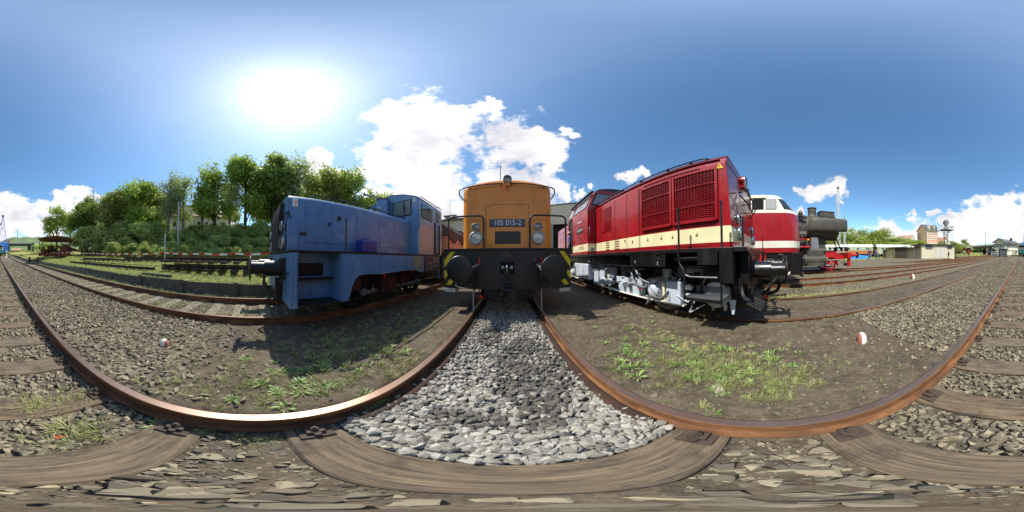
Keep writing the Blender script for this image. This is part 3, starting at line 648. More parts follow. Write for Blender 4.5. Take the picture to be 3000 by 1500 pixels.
# ---------------- foliage protos
def leafcloud(C,n_per,sig,size,mn_tone=None):
    K=len(C); T=K*n_per
    c=np.repeat(C,n_per,0)+rng.normal(0,1,(T,3))*np.asarray(sig)
    d=rng.normal(0,1,(T,3)); d/=np.linalg.norm(d,axis=1)[:,None]; e=rng.normal(0,1,(T,3)); e-=d*(e*d).sum(1)[:,None]; e/=np.linalg.norm(e,axis=1)[:,None]
    s=size*rng.uniform(.6,1.3,T)[:,None]
    V=np.stack([c-d*s,c+e*s*.6,c+d*s,c-e*s*.6],1).reshape(-1,3); F=np.arange(T*4).reshape(T,4)
    ct=rng.random(K) if mn_tone is None else mn_tone
    tone=np.clip((np.repeat(ct,n_per)*.75+rng.random(T)*.45-.1),0,1)
    return V,F,np.repeat(tone,4)
def proto_tree(kind,seed):
    global rng
    rng=np.random.default_rng(seed); random.seed(seed)
    # unit: height 10, crown radius ~3
    par=dict(maple=(2.3,9.4,3.0,150,54,.42,.17,'leaf','bark'),dark=(1.8,9.6,2.6,150,60,.42,.17,'leafdark','bark'),birch=(2.4,9.8,2.0,100,42,.38,.12,'leafgrey','barkpale'),
             open_=(3.2,9.6,2.8,85,50,.42,.17,'leaf','bark'),sparse=(2.0,9.7,2.4,80,40,.45,.13,'leafyel','barkpale'),round_=(1.2,9.0,3.6,150,52,.5,.2,'leafyel','bark'),low=(.3,8.6,4.6,120,42,.50,.34,'bush','bark'))[kind]
    z0,z1,R_,nc,npc,sig,sz,lm,bk=par
    C=[];t=[]
    lobes=[]
    for i in range(9 if kind!='birch' else 12):
        a=random.uniform(0,6.283); h=random.uniform(.12,.92); rr=R_*.62*math.sin(math.pi*min(.95,max(.1,h))**.8)
        lobes.append((rr*math.cos(a),rr*math.sin(a),z0+(z1-z0)*h,random.uniform(.28,.5)*R_,random.random()))
    for i in range(nc):
        l=random.choice(lobes); d=Vector((random.gauss(0,1),random.gauss(0,1),random.gauss(0,1))).normalized()*random.random()**.4*l[3]
        z=min(z1+.4,max(z0-.3,l[2]+d.z*1.05)); C.append((l[0]+d.x,l[1]+d.y,z)); t.append(min(1,max(0,l[4]*.5+random.random()*.5)))
    C=np.array(C); V,F,tone=leafcloud(C,npc,(sig,sig,sig*(.8 if kind!='birch' else 1.3)),sz,np.array(t))
    crown=npmesh('crown',V,F,lm,tone)
    mb=MB(bk); bend=random.uniform(-.3,.3); tp=[(0,0,-.6),(bend*.2,0,1.2),(bend*.6,bend*.3,3.5),(bend,bend*.5,6.2),(bend*.8,bend,z1-.5)]
    mb.tube(tp,[.26,.20,.15,.09,.03],8)
    for l in lobes:
        h=max(1.3,l[2]-random.uniform(1.2,2.2)); q=h/ (z1); x0=bend*q
        mb.tube([(x0,x0*.4,h*.85),((x0+l[0])*.5,l[1]*.5,(h+l[2])*.5+.25),(l[0],l[1],l[2])],[.09,.06,.02],6)
        for k in range(3):
            mb.tube([((x0+l[0])*.5,l[1]*.5,(h+l[2])*.5+.25),(l[0]+random.uniform(-1,1)*l[3],l[1]+random.uniform(-1,1)*l[3],l[2]+random.uniform(-.4,1)*l[3])],[.04,.012],5)
    o=mb.build('trunk'); tm=o.data; bpy.data.objects.remove(o); 
    return crown,tm,float(np.percentile(V[:,0],97)-np.percentile(V[:,0],3)),float(V[:,2].max()-.1)
PROTO={}
def tree(kind,label,px,d,ytop,wpx,group='trees on and beyond the embankment',cat='tree',name='broadleaf_tree',base=None,var=0,hh=0):
    key=(kind,var)
    if key not in PROTO: PROTO[key]=proto_tree(kind,hash(kind)%97+13*var if False else sum(map(ord,kind))+31*var)
    cr,tm=PROTO[key][:2]; x,y=pol(px,d); z=Hf(x,y) if base is None else base; top=zat(px,ytop,d); h=max(1.,top-z)
    t=thing(name,label,cat,(x,y,z-.1),random.uniform(0,6.28),group)
    w=wpx*.12*math.pi/180*d*1.15; pw=PROTO[key][2]; t.scale=(w/pw,w/pw,h/PROTO[key][3])
    if cat=='bush' and hh: q=hh/PROTO[key][3]; t.scale=(q*1.05,q*1.05,q)
    link('trunk',tm,t); link('crown',cr,t); return t
LT=[('open_',165,44,605,52,'pale leafy tree farthest left, above the left side of the rusty canopy'),('sparse',205,44,610,60,'thin pale stemmed poplar just right of the rusty canopy'),('dark',240,31,588,52,'dark green conical tree, first dark one right of the rusty canopy'),
('dark',268,30,562,48,'tall narrow dark green tree above the barrier tape end'),('sparse',305,30,566,66,'loose yellow green tree between the narrow dark tree and the dense left group'),('round_',345,29,545,78,'broad olive tree in the dense left group'),('maple',388,28,530,86,'wide dense green tree in the middle of the left group'),
('maple',436,28,524,74,'leafy green tree just left of the tall grey birch'),('birch',492,26,482,58,'tall grey birch behind the lamp post'),('birch',536,27,506,60,'shorter grey birch just right of the lamp post'),('open_',590,28,508,60,'thin green tree in front of the left half of the beige house'),
('open_',628,25,488,92,'open maple with forked trunk in front of the beige house'),('birch',672,29,478,44,'slender birch right of the beige house'),('maple',716,28,452,104,'tall bright maple left of the sun side gap, right of the house'),('dark',795,29,450,92,'darkest big tree above the hood end of the blue locomotive'),
('birch',872,29,450,84,'pale grey birch above the blue locomotive hood'),('leaf1',0,0,0,0,'')]
for i,(k,px,d,yt,w,lb) in enumerate(LT[:-1]): tree(k,lb,px,d,yt,w,var=i%2)
tree('round_','wide light green tree above the middle of the blue locomotive hood',958,30,487,96,var=1)
tree('maple','round green tree left of the blue locomotive horn',1022,30,492,92,var=0)
tree('low','low tree behind the horn of the blue locomotive',1092,32,552,66,var=0)
tree('low','last low green tree left of the blue cab',1140,34,566,56,var=1)
tree('maple','green tree low behind the birches left of the house',460,34,560,80,var=1); tree('dark','dark tree between the big maple and the darkest tree',756,32,490,80,var=1)
tree('round_','distant olive tree filling the gap behind the left group',330,36,590,90,var=0)
# bushes
k=0
for row,(d0,px0,px1,step,yt,h0,h1) in enumerate([(15.6,400,880,30,712,.9,1.6),(18.5,330,880,29,690,1.3,2.1),(23,285,900,28,668,1.7,2.6),(26,300,1000,28,655,1.9,3.0)]):
    px=px0
    while px<px1:
        d=d0+random.uniform(-.8,.8); tree('low','green leafy bush on the embankment slope behind the barrier tape',px,d,yt+random.uniform(-9,9),random.uniform(46,74),'bushes covering the embankment slope','bush','bush',var=k%2,hh=random.uniform(h0,h1)); k+=1; px+=step*random.uniform(.8,1.2)
# right-hand row of trees behind the coaches
rt=[(2440,690),(2480,682),(2500,665),(2530,698),(2556,678),(2583,668),(2606,700),(2632,694),(2655,703),(2680,702)]
nm=['leftmost, beside the light mast','second, beside the light mast','tall one right of the deflector plate','low one before the pale roof','round one above the gap between the coaches','thin topped one above the lean-to','low one under the gabled roofs','one right of the gabled roofs','low one above the lean-to roof','last one left of the brick apartment house']
for i,(px,yt) in enumerate(rt): tree(['round_','maple','sparse','low','round_'][i%5] if i!=5 else 'sparse','spring green tree behind the pale coaches, '+nm[i],px,56+random.uniform(-3,3),yt-4,random.uniform(52,66),'spring green trees behind the coaches',var=i%2)
for px in range(2425,2700,22): tree('low','low bush in the hedge behind the pale coaches',px+random.uniform(-5,5),53,708+random.uniform(-4,4),46,'hedge behind the pale coaches','bush','bush',var=(px//22)%2)
tree('sparse','thin green tree right of the clock tower mast',2792,70,702,30,'trees by the bridge',var=0); tree('open_','pointed green tree between the clock tower and the signal box',2824,75,698,24,'trees by the bridge',var=1)
tree('low','round bush at the foot of the clock tower beside the small house',2760,80,704,22,'trees by the bridge','bush','bush',var=0)
tree('low','low round shrub right of the clock tower above the shed end',2808,72,712,26,'trees by the bridge','bush','bush',var=1); tree('low','low shrub beside the pointed tree left of the red coach',2836,80,716,24,'trees by the bridge','bush','bush',var=0); tree('open_','slim tree between the round shrubs right of the clock tower',2800,66,706,20,'trees by the bridge',var=0)
for i,(px,yt) in enumerate([(60,735),(100,734),(75,737),(40,737)]): tree('low','shrub beyond the bridge piers at the far left',px,95,yt-2,24,'shrubs beyond the bridge piers','bush','bush',var=i%2)
for i,(px,d,yt,w) in enumerate([(128,60,706,60),(150,52,712,40),(2842,150,722,40),(2870,150,724,40)]): tree('low',['green shrub mass left behind the rusty machine','green shrub right behind the rusty machine','shrub under the left part of the bridge right of the red coach','shrub under the bridge left of the signal box'][i],px,d,yt,w,'shrubs by the bridge','bush','bush',var=i%2)
for px,d,yt,w,lb,kk in ((672,34,530,50,'tree behind the slender birch','maple'),(835,33,490,84,'tree behind the pale grey birch','open_'),(915,33,500,80,'tree filling in left of the wide light green tree','round_'),(415,33,545,90,'tree behind the middle of the left group','sparse'),(275,34,600,70,'tree behind the tall narrow dark tree','sparse')):
    tree(kk,lb,px,d,yt,w,var=1)
for px,d,yt,w,lb in ((300,26,640,60,'low leafy tree at the foot of the loose yellow green tree'),(350,25,640,64,'low leafy tree below the broad olive tree'),(405,24,650,64,'low leafy tree below the middle of the left group'),(450,25,640,60,'low leafy tree just left of the lamp post'),(700,27,648,60,'low tree between the cottage and the big maple'),(770,25,640,70,'shady low tree right below the darkest big tree'),(840,27,630,70,'low tree behind the blue hood corner'),(255,27,660,50,'low tree right of the rusty machine')):
    tree('low',lb,px,d,yt,w,var=px%2,name='small_tree')
rng=np.random.default_rng(99); random.seed(99)
# ---------------- hills
def hills():
    m,t,b=newmat('wooded_hill'); n=noise(t,.02,8,.7); n2=noise(t,.004,4,.6)
    c=ramp(t,n,[(.35,'#41562f'),(.5,'#5b7340'),(.65,'#7b8c55')]); c=mixc(t,mrange(t,n2,.4,.6,0,.6),c,hx('#6c7a58')); t.links.new(c,b.inputs['Base Color']); b.inputs['Roughness'].default_value=1; bump(t,b,n,.8,6)
    def ridge(px0,px1,prof,d,dep,name):
        rows=[];n_=60
        for j in range(5):
            q=j/4
            for i in range(n_+1):
                px=px0+(px1-px0)*i/n_; ytop=np.interp(px,[p[0] for p in prof],[p[1] for p in prof]); z=zat(px,ytop,d)
                x,y=pol(px,d+dep*q); sh=math.sin(q*math.pi/2)**.8; zz=1.0+(zat(px,ytop,d+dep)-1.0)*sh+random.uniform(-1,1)*d*.0006*(q>0)
                rows.append((x,y,zz))
        V=np.array(rows); idx=np.arange(5*(n_+1)).reshape(5,n_+1); F=np.stack([idx[:-1,:-1],idx[:-1,1:],idx[1:,1:],idx[1:,:-1]],-1).reshape(-1,4)
        o=link(name,npmesh(name,V,F,m,smooth=True)); tag(o,kind='structure')
    ridge(-90,260,[(-90,742),(-40,728),(-20,718),(10,706),(22,700),(42,695.5),(60,698),(76,694.5),(95,698),(115,695),(130,700),(180,708),(260,715)],800,500,'hills')
    ridge(2700,2910,[(2700,741),(2790,732),(2830,722),(2880,724),(2905,734),(2910,741)],260,60,'hills')
hills()
# ---------------- rolling-stock helpers
def wheel(parent,x,y,r,mat='grime',spokes=True,side=-1,z0=0.,w=.12):
    mb=MB(mat); s=side
    mb.lathe([(r*.80,0),(r*.98,0),(r,.01),(r,w*.8),(r*1.06,w*.85),(r*1.06,w),(r*.80,w)],(x,y,z0+r),(-s,0,0),28)
    mb.lathe([(0,-.03),(r*.24,-.03),(r*.26,.05),(r*.26,w)],(x,y,z0+r),(-s,0,0),16)
    if spokes:
        for k in range(10):
            a=k*math.pi/5; c,q=math.cos(a),math.sin(a); mb.bar((x-s*.05,y+c*r*.2,z0+r+q*r*.2),(x-s*.05,y+c*r*.85,z0+r+q*r*.85),.05,r*.1,(1,0,0))
    else: mb.lathe([(r*.25,.02),(r*.55,.06),(r*.82,.02)],(x,y,z0+r),(-s,0,0),24)
    return mb.build('wheel',parent)
def buffer(parent,x,z,y0=0.,ln=.58,mat='buffer',r=.225,hr=.135,pr=.10,disc_mat=None,cham=.02):
    mb=MB(mat); mb.box(x-hr*1.35,x+hr*1.35,y0-.035,y0,z-hr*1.35,z+hr*1.35)
    for a in (-1,1):
        for b in (-1,1): mb.cyl((x+a*hr*1.1,y0-.035,z+b*hr*1.1),(x+a*hr*1.1,y0-.06,z+b*hr*1.1),.018,n=6,smooth=False)
    mb.cyl((x,y0-.03,z),(x,y0-ln*.55,z),hr,n=28); mb.cyl((x,y0-ln*.5,z),(x,y0-ln+.03,z),pr,n=24)
    o=mb.build('buffer',parent,.004)
    d=MB(disc_mat or mat); d.lathe([(0,0),(r*.5,.004),(r*.9,.013),(r,.022),(r,.042),(r*.6,.05),(0,.05)],(x,y0-ln,z),(0,1,0),36); d.build('buffer_disc',o); return o
def lamp(parent,x,y,z,r,ax=(0,-1,0),lens='lens',ring='chrome',dep=.05):
    mb=MB(ring); A=Vector(ax); o=Vector((x,y,z)); mb.lathe([(r*.80,-.012-dep*.2),(r*.86,-.02-dep*.2),(r,-.012),(r*1.03,.0),(r*1.03,dep),(r*.8,dep)],o,-A,28)
    h=mb.build('headlight',parent); l=MB(lens); l.lathe([(0,.012),(r*.4,.010),(r*.82,0)],o+A*.004,A,24); 
    l.m('rubber').lathe([(r*.1,.0125),(r*.12,.013),(r*.12,.006)],o+A*.004,A,12); l.build('lens',h); return h
def shell(parent,name,prof,fy,by,mats,lean=lambda z:0.,blean=None,bevel=.012):
    # prof: right half (x,z,material of the segment that starts here) from the bottom up to the roof centre
    ks=list(dict.fromkeys(mats)); mb=MB(*ks); half=[(x,z) for x,z in prof]
    full=[(-x,z) for x,z in half]+[(x,z) for x,z in half[::-1] if x>1e-6]
    n=len(half); blean=blean or (lambda z:0.)
    rf=[(x,fy+lean(z),z) for x,z in full]; rb=[(x,by-blean(z),z) for x,z in full]
    vs=rf+rb; N_=len(full); fs=[];ml=[]
    for i in range(N_-1):
        k=min(i,N_-2-i); fs.append((i,i+1,i+1+N_,i+N_)); ml.append(ks.index(mats[min(k,len(mats)-1)]))
    mb.add(vs,fs,False,ml)
    for base,lst in ((0,rf),(N_,rb)):
        for i in range((N_-1)//2):
            j=N_-1-i; a,b=i,i+1; c,d=j-1,j
            f=(a,b,c,d) if b!=c else (a,b,d)
            mb.add([lst[q] for q in f],[tuple(range(len(f)))],False,[ks.index(mats[min(i,len(mats)-1)])])
    o=mb.build(name,parent); 
    w=o.modifiers.new('weld','WELD'); w.merge_threshold=.0005
    b=o.modifiers.new('bevel','BEVEL'); b.width=bevel; b.segments=3; b.limit_method='ANGLE'; b.angle_limit=R(30)
    return o
def hose(parent,pts,r=.02,mat='rubber',name='hose'):
    return MB(mat).tube(pts,r,8,.08).build(name,parent)
def cock(parent,x,y,z,mat='redpart'):
    mb=MB('steel'); mb.box(x-.05,x+.05,y-.05,y,z-.025,z+.025); mb.cyl((x,y-.02,z-.03),(x,y-.12,z-.05),.022)
    o=mb.build('brake_cock',parent); MB(mat).bar((x+.06,y-.05,z),(x+.07,y-.06,z+.16),.02,.012).build('handle',o); return o
# ================= ORANGE shunter on the middle track
def orange_loco():
    t=thing('diesel_locomotive','orange hooded shunting locomotive number 105 015-2 facing the camera head on over the middle track','locomotive',(0,3.5,0))
    mb=MB('beam'); mb.box(-1.43,1.43,0,.06,.52,1.385); bb=mb.build('buffer_beam',t,.006)
    b=MB('beam'); 
    for s in (-1,1): b.box(s*1.43-(.05 if s>0 else 0),s*1.43+(.05 if s<0 else 0),.06,.9,.62,1.385)
    b.m('grime').box(-1.1,1.1,.06,8.5,.62,1.2); b.build('frame',t)
    MB('beam').box(-1.465,1.465,-.035,8.9,1.388,1.425).build('deck',t,.004)
    y=MB('yellow')
    def X(p): return (p-618)/553.5*1.43
    def Z(p): return 1.40-(p-775)/340*.88
    st=[[(128,791),(170,791),(68,932),(68,868)],[(68,958),(103,958),(103,990),(68,1043),(68,1005)],[(120,1033),(156,1052),(128,1086),(84,1086)],[(190,833),(190,850),(170,850),(183,836)]]
    for s in (1,-1):
        for q in st: y.prism([(s*X(a),Z(b_)) for a,b_ in (q if s>0 else q[::-1])],1,-.004,0.0)
    y.build('hazard_stripes',bb)
    for s in (-1,1): MB('render').box(s*1.28-.13,s*1.28+.13,-.02,.25,.43,.515).build('step_block',t,.006)
    for s in (-1,1):
        buffer(t,s*.88,1.0,0,.60,'buffer',.26,.16,.12)
    # coupling pocket, hook and screw coupling
    m_=MB('void'); m_.box(-.155,.16,-.006,.0,.87,1.125); m_.m('beam').box(-.165,-.15,-.012,0,.86,1.135).box(.155,.17,-.012,0,.86,1.135).box(-.165,.17,-.012,0,1.125,1.14).box(-.165,.17,-.012,0,.855,.87); m_.build('hook_pocket',t)
    h=MB('steel'); h.tube([(0,.0,1.0),(0,-.14,1.01),(0,-.22,1.06),(0,-.27,1.03),(0,-.27,.94),(0,-.22,.90)],[.035,.035,.032,.03,.025,.018],10,.04); h.cyl((-.12,-.02,1.0),(-.06,-.02,1.0),.05,n=12).cyl((.12,-.02,1.0),(.06,-.02,1.0),.05,n=12); h.build('coupling_hook',t)
    h=MB('buffer')
    for s in (-1,1): h.tube([(s*.05,-.14,1.0),(s*.06,-.18,.78),(s*.07,-.2,.58)],.018,8)
    h.cyl((-.1,-.2,.72),(.1,-.2,.72),.025,n=10).cyl((-.11,-.2,.55),(.11,-.2,.55),.03,n=10).cyl((0,-.2,.72),(0,-.2,.5),.022,n=8)
    h.tube([(-.05,-.2,.55),(-.13,-.2,.44),(-.1,-.18,.34),(.02,-.18,.31),(.0,-.2,.5)],.02,8,.04); h.box(.0,.19,-.1,.04,.30,.56); h.build('screw_coupling',t)
    for s in (-1,1):
        cock(t,s*.66,-.03,1.06)
        hose(t,[(s*.68,-.06,1.05),(s*.70,-.2,1.0),(s*.72,-.2,.85),(s*.70,-.12,.66),(s*.69,-.12,.52)],.027)
        MB('steel').cyl((s*.69,-.13,1.02),(s*.71,-.2,.95),.035,n=10).build('hose_fitting',t)
        k=MB('steel')
        for a,b_ in ((.80,1.14),(.80,.98),(.62,1.16),(.75,.70),(.80,.62)): k.cyl((s*a,-.012,b_),(s*a,.001,b_),.014,n=6,smooth=False)
        k.build('beam_bolts',t)
        MB('galv').cyl((s*.72,-.1,.06),(s*.72,-.1,.56),.012,n=8).build('guard_rod',t)
    MB('steel').tube([(-1.12,-.04,.66),(-1.12,-.08,.58),(-.95,-.1,.55),(-.8,-.1,.55)],.012,8,.04).build('uncoupling_rod',t)
    k=MB('black'); k.box(-.035,.04,-.05,.0,1.22,1.30); k.m('steel').cyl((-.07,-.03,1.25),(-.055,-.03,1.25),.018,n=8).cyl((.065,-.03,1.25),(.08,-.03,1.25),.018,n=8); k.m('redpart').box(-.02,.02,-.055,-.02,1.30,1.315); k.build('socket',t)
    # guards and fittings under the beam
    k=MB('grime'); k.box(-.5,.6,.05,.2,.33,.52); 
    for a in (-.6,-.48,.35,.5): k.box(a-.01,a+.01,-.02,.02,.28,.52)
    k.tube([(-.62,-.02,.30),(-.2,-.04,.28),(.2,-.04,.28),(.6,-.02,.30)],.009,6); k.build('brake_rigging',t)
    MB('redpart').box(-.6,-.53,-.04,.0,.33,.39).build('valve',t)
    # hood with rounded vertical corners and a domed top
    def ring(z,ins,crown=False):
        hw=1.055-ins; y0=.2+ins; y1=5.6; r=.17-ins*.3; P=[]
        for cx,cy,a0 in ((hw-r,y1-.05,0),(-hw+r,y1-.05,90),(-hw+r,y0+r,180),(hw-r,y0+r,270)):
            if cy>3: P.append((cx+(r if a0==0 else -r),y1,z)); continue
            for i in range(7):
                a=R(a0+i*15); P.append((cx+r*math.cos(a),cy+r*math.sin(a),z))
        # subdivide front and back edges so the dome can curve
        Q=[]
        for i in range(len(P)):
            a=P[i]; b=P[(i+1)%len(P)]; Q.append(a)
            if abs(a[0]-b[0])>.8:
                for q in range(1,8): f=q/8; Q.append(tuple(a[j]*(1-f)+b[j]*f for j in range(3)))
        if crown: Q=[(x,y_,z+.17*(1-(x/1.06)**2)*min(1,crown)) for x,y_,z in Q]
        return Q
    hd=MB('orange'); hd.loft([ring(1.425,0),ring(2.86,0),ring(2.95,.005,.25),ring(2.985,.02,.6),ring(3.0,.05,.9),ring(3.005,.12,1.)],True,True,smooth=True)
    ho=hd.build('hood',t); 
    MB('orange').prism([(-.9,3.045),(-.45,3.14),(0,3.172),(.45,3.14),(.9,3.045)],1,.42,5.6).build('hood_roof',t,.01)
    dy=.2
    d=MB('orange'); d.box(-.477,.497,dy-.012,dy+.01,1.44,2.465); do=d.build('front_door',t,.003)
    s_=MB('black')
    for a in ((-.487,-.477,1.43,2.475),(.497,.507,1.43,2.475)): s_.box(a[0],a[1],dy-.008,dy,a[2],a[3])
    s_.box(-.487,.507,dy-.008,dy,2.465,2.475); s_.build('door_seam',do)
    k=MB('orange')
    for z in (2.33,1.60): k.box(.44,.52,dy-.024,dy-.01,z-.03,z+.03); k.cyl((.505,dy-.02,z-.035),(.505,dy-.02,z+.035),.009,n=8)
    k.build('hinge',do)
    k=MB('black')
    for a,b_ in ((-.40,2.42),(-.39,1.50),(.30,2.42)): k.cyl((a,dy-.016,b_),(a,dy-.01,b_),.015,n=10)
    k.build('screw',do)
    MB('blacksign').box(-.275,.307,dy-.02,dy-.012,1.528,1.822).build('radiator_opening',do,.002)
    pl=MB('plate').box(-.395,.415,dy-.03,dy-.012,1.925,2.108).build('number_plate',do,.003)
    tx=text('105 015-2',.165,'letter','lettering',pl,(.01,dy-.031,2.015),(R(90),0,0)); tx.scale=(.93,1.12,1)
    tx.data.materials[0]=M['letter']
    for s in (-1,1):
        lamp(t,s*.718,dy-.03,1.675,.155,lens='lens',ring='galv'); lamp(t,s*.718,dy-.03,1.935,.098,lens='lensred',ring='galv')
    hl=lamp(t,.018,.10,3.12,.10,lens='lensdark',ring='galv',dep=.12); MB('orange').box(-.03,.06,.1,.2,2.93,3.03).build('lamp_bracket',hl); MB('mgrey').cyl((.03,.14,2.92),(.04,.1,2.86),.02,n=8).build('cable_gland',hl)
    for s in (-1,1):
        MB('black').tube([(s*1.31,-.02,1.42),(s*1.31,-.02,2.17),(s*.50,-.02,2.15),(s*.50,-.02,1.42)],.021,10,.12).build('handrail',t)
        r_=MB('black'); r_.tube([(s*.10,.13,3.0),(s*.45,.12,2.995),(s*.85,.13,2.965),(s*1.10,.16,2.93),(s*1.155,.28,2.86),(s*1.13,.42,2.80),(s*1.12,1.4,2.80)],.016,8,.15)
        for a,b_ in ((.85,2.965),(.12,3.0)): r_.cyl((s*a,.13,b_),(s*a,.22,b_-.03),.012,n=6)
        r_.build('roof_rail',t)
    a=MB('steel'); a.cyl((-.165,.7,3.1),(-.165,.7,3.84),.011,n=8); a.lathe([(0,0),(.022,.01),(.022,.04),(0,.05)],(-.165,.7,3.83),(0,0,1),10); a.build('antenna',t)
    # rear cab and running gear (mostly hidden behind the hood)
    c=shell(t,'cab',[(1.3,1.43),(1.3,3.2),(1.15,3.35),(0,3.5)],5.7,7.6,['orange']*4)
    for s in (-1,1): MB('glass').box(s*1.303-.004,s*1.303+.004,5.95,7.3,2.4,3.05).build('window',c)
    MB('orange').box(-.95,.95,7.6,8.7,1.43,2.6).build('rear_hood',t,.05)
    for yy in (1.7,3.9,6.6):
        for s in (-1,1): wheel(t,s*.80,yy,.5,'grime',True,s)
    for s in (-1,1): MB('grime').box(s*1.25-.1,s*1.25+.1,.6,1.2,.4,.45).box(s*1.25-.1,s*1.25+.1,.6,1.2,.8,.85).box(s*1.33-.02,s*1.33+.02,.6,.63,.4,1.38).build('steps',t)
    return t
orange_loco()
# ================= BLUE shunter on the left
def blue_loco():
    t=thing('diesel_locomotive','faded blue low hooded shunting locomotive with round cornered cab on the left track','locomotive',(-3.83,.55,0),R(1.1))
    f=MB('blue'); f.box(-1.43,1.43,0,.03,.37,1.285)
    for s in (-1,1): f.box(s*1.43-(.03 if s>0 else 0),s*1.43+(.03 if s<0 else 0),.03,.125,.37,1.285); f.box(min(s*1.43,s*1.36),max(s*1.43,s*1.36),.095,.125,.40,1.24)
    f.build('headstock',t,.006)
    k=MB('grime').box(-.95,.95,.03,5.9,.55,1.27).build('frame',t)
    for s in (-1,1):
        x0,x1=(s*1.43,s*1.40)
        if s<0: x0,x1=x0,x1
        a,b_=min(x0,x1),max(x0,x1)
        MB('blue').prism([(.93,1.285),(.93,.41),(1.075,.41),(1.10,.52),(1.15,.68),(1.22,.80),(1.31,.875),(1.5,.885),(1.9,.86),(2.9,.895),(3.35,.86),(3.65,.79),(3.80,.785),(3.80,1.285)],0,a,b_).build('side_skirt',t,.004)
        MB('greypanel').box(*( (s*1.431,s*1.436) if s>0 else (s*1.436,s*1.431)),3.22,3.72,.89,1.27).build('repair_panel',t)
        bx=MB('panel_navy').box(min(s*.95,s*1.44),max(s*.95,s*1.44),3.84,4.92,.775,1.285).build('equipment_box',t,.008)
        # footstep recess behind the corner
        r_=MB('blue'); i0,i1=min(s*.98,s*1.0),max(s*.98,s*1.0); r_.box(i0,i1,.125,.93,.42,.86).box(i0,i1,.125,.93,1.10,1.285).box(i0,i1,.125,.22,.86,1.10).box(i0,i1,.76,.93,.86,1.10)
        r_.box(min(s*1.0,s*1.40),max(s*1.0,s*1.40),.90,.93,.42,1.285); r_.build('step_recess',t)
        MB('grime').box(min(s*.98,s*1.42),max(s*.98,s*1.42),.10,.92,.385,.42).box(min(s*1.0,s*1.18),max(s*1.0,s*1.18),.13,.9,.80,.83).build('foot_step',t)
        g=MB('blue'); g.box(min(s*1.0,s*1.03),max(s*1.0,s*1.03),.5,.53,.44,.72); g.build('bracket',t)
        st=MB('plank')
        for z in (.48,.74,.98): st.box(min(s*1.1,s*1.42),max(s*1.1,s*1.42),4.98,5.38,z-.02,z)
        st.m('blue').box(min(s*1.40,s*1.43),max(s*1.40,s*1.43),4.93,4.98,.44,1.28).box(min(s*1.40,s*1.43),max(s*1.40,s*1.43),5.40,5.45,.44,1.28); st.build('cab_steps',t)
        for yy in (1.78,4.15): wheel(t,s*.80,yy,.48,'grime',True,s)
        rd=MB('mgrey'); rd.bar((s*.97,1.78,.40),(s*.97,4.15,.44),.05,.09); rd.cyl((s*.94,1.78,.42),(s*1.03,1.78,.42),.09,n=16).cyl((s*.94,4.15,.44),(s*1.03,4.15,.44),.09,n=16).build('coupling_rod',t)
        u=MB('rustred'); u.box(min(s*.9,s*1.2),max(s*.9,s*1.2),2.2,2.75,.38,.80).box(min(s*.9,s*1.15),max(s*.9,s*1.15),3.0,3.35,.5,.85); u.box(min(s*.98,s*1.25),max(s*.98,s*1.25),1.15,1.5,.55,.85); u.cyl((s*1.05,2.5,.58),(s*1.22,2.5,.58),.16,n=6,smooth=False); u.build('brake_gear',t)
        MB('redpart').box(min(s*1.43,s*1.445),max(s*1.43,s*1.445),1.98,2.02,.80,.88).box(min(s*1.43,s*1.445),max(s*1.43,s*1.445),3.1,3.13,.82,.90).build('lifting_mark',t)
    MB('grime').box(-1.44,1.44,-.02,5.75,1.288,1.325).build('deck',t,.004)
    hood=shell(t,'hood',[(.87,1.326),(.87,2.38),(.80,2.46),(.6,2.51),(0,2.56)],.03,3.86,['blue']*5,lean=lambda z:.0+max(0,z-1.9)*.10,bevel=.03)
    sm=MB('bluedark')
    for s in (-1,1):
        for y in (.42,1.02,1.66,2.42,3.02): sm.box(min(s*.868,s*.874),max(s*.868,s*.874),y-.006,y+.006,1.5,2.32)
        sm.box(min(s*.868,s*.8745),max(s*.868,s*.8745),.42,3.5,1.495,1.507)
        sm.box(min(s*.868,s*.8745),max(s*.868,s*.8745),2.62,2.74,1.9,1.91).box(min(s*.868,s*.8745),max(s*.868,s*.8745),2.73,2.74,1.78,1.91)
    sm.build('door_seam',hood)
    for s in (-1,1):
        p=MB('galv'); p.lathe([(.05,0),(.062,.012),(.05,.02)],(s*.868,1.18,2.07),(s,0,0),20); p.m('void').disc((s*.87,1.18,2.07),(s,0,0),.05); p.build('porthole',hood)
        MB('black').box(min(s*.87,s*.90),max(s*.87,s*.90),.93,.97,1.88,1.95).box(min(s*.87,s*.92),max(s*.87,s*.92),.32,.44,1.66,1.69).build('latch',hood)
        MB('black').tube([(s*.84,.55,2.47),(s*.86,.6,2.51),(s*.86,3.55,2.51),(s*.84,3.6,2.47)],.016,8,.04).build('hood_rail',t)
        sg=MB('white').box(min(s*.872,s*.877),max(s*.872,s*.877),.16,.265,2.21,2.38).build('warning_sign',hood)
        z=MB('redpart'); q=[(.235,2.365),(.20,2.29),(.232,2.295),(.205,2.225),(.215,2.225),(.25,2.31),(.218,2.305),(.245,2.365)]; z.prism(q,0,min(s*.877,s*.880),max(s*.877,s*.880)); z.build('lightning_mark',sg)
        lb=MB('blue').box(min(s*.62,s*.92),max(s*.62,s*.92),.05,.27,1.326,1.93).build('lamp_housing',t,.02)
        lamp(lb,s*.79,-.03,1.50,.135,lens='lensdark',ring='galv',dep=.04); lamp(lb,s*.79,-.03,1.815,.095,lens='lensdark',ring='galv',dep=.04)
        MB('black').tube([(s*.86,.0,1.33),(s*.88,-.06,1.60),(s*.87,.02,2.06),(s*.87,.10,2.10),(s*.87,.12,1.96)],.017,8,.06).build('handrail',t)
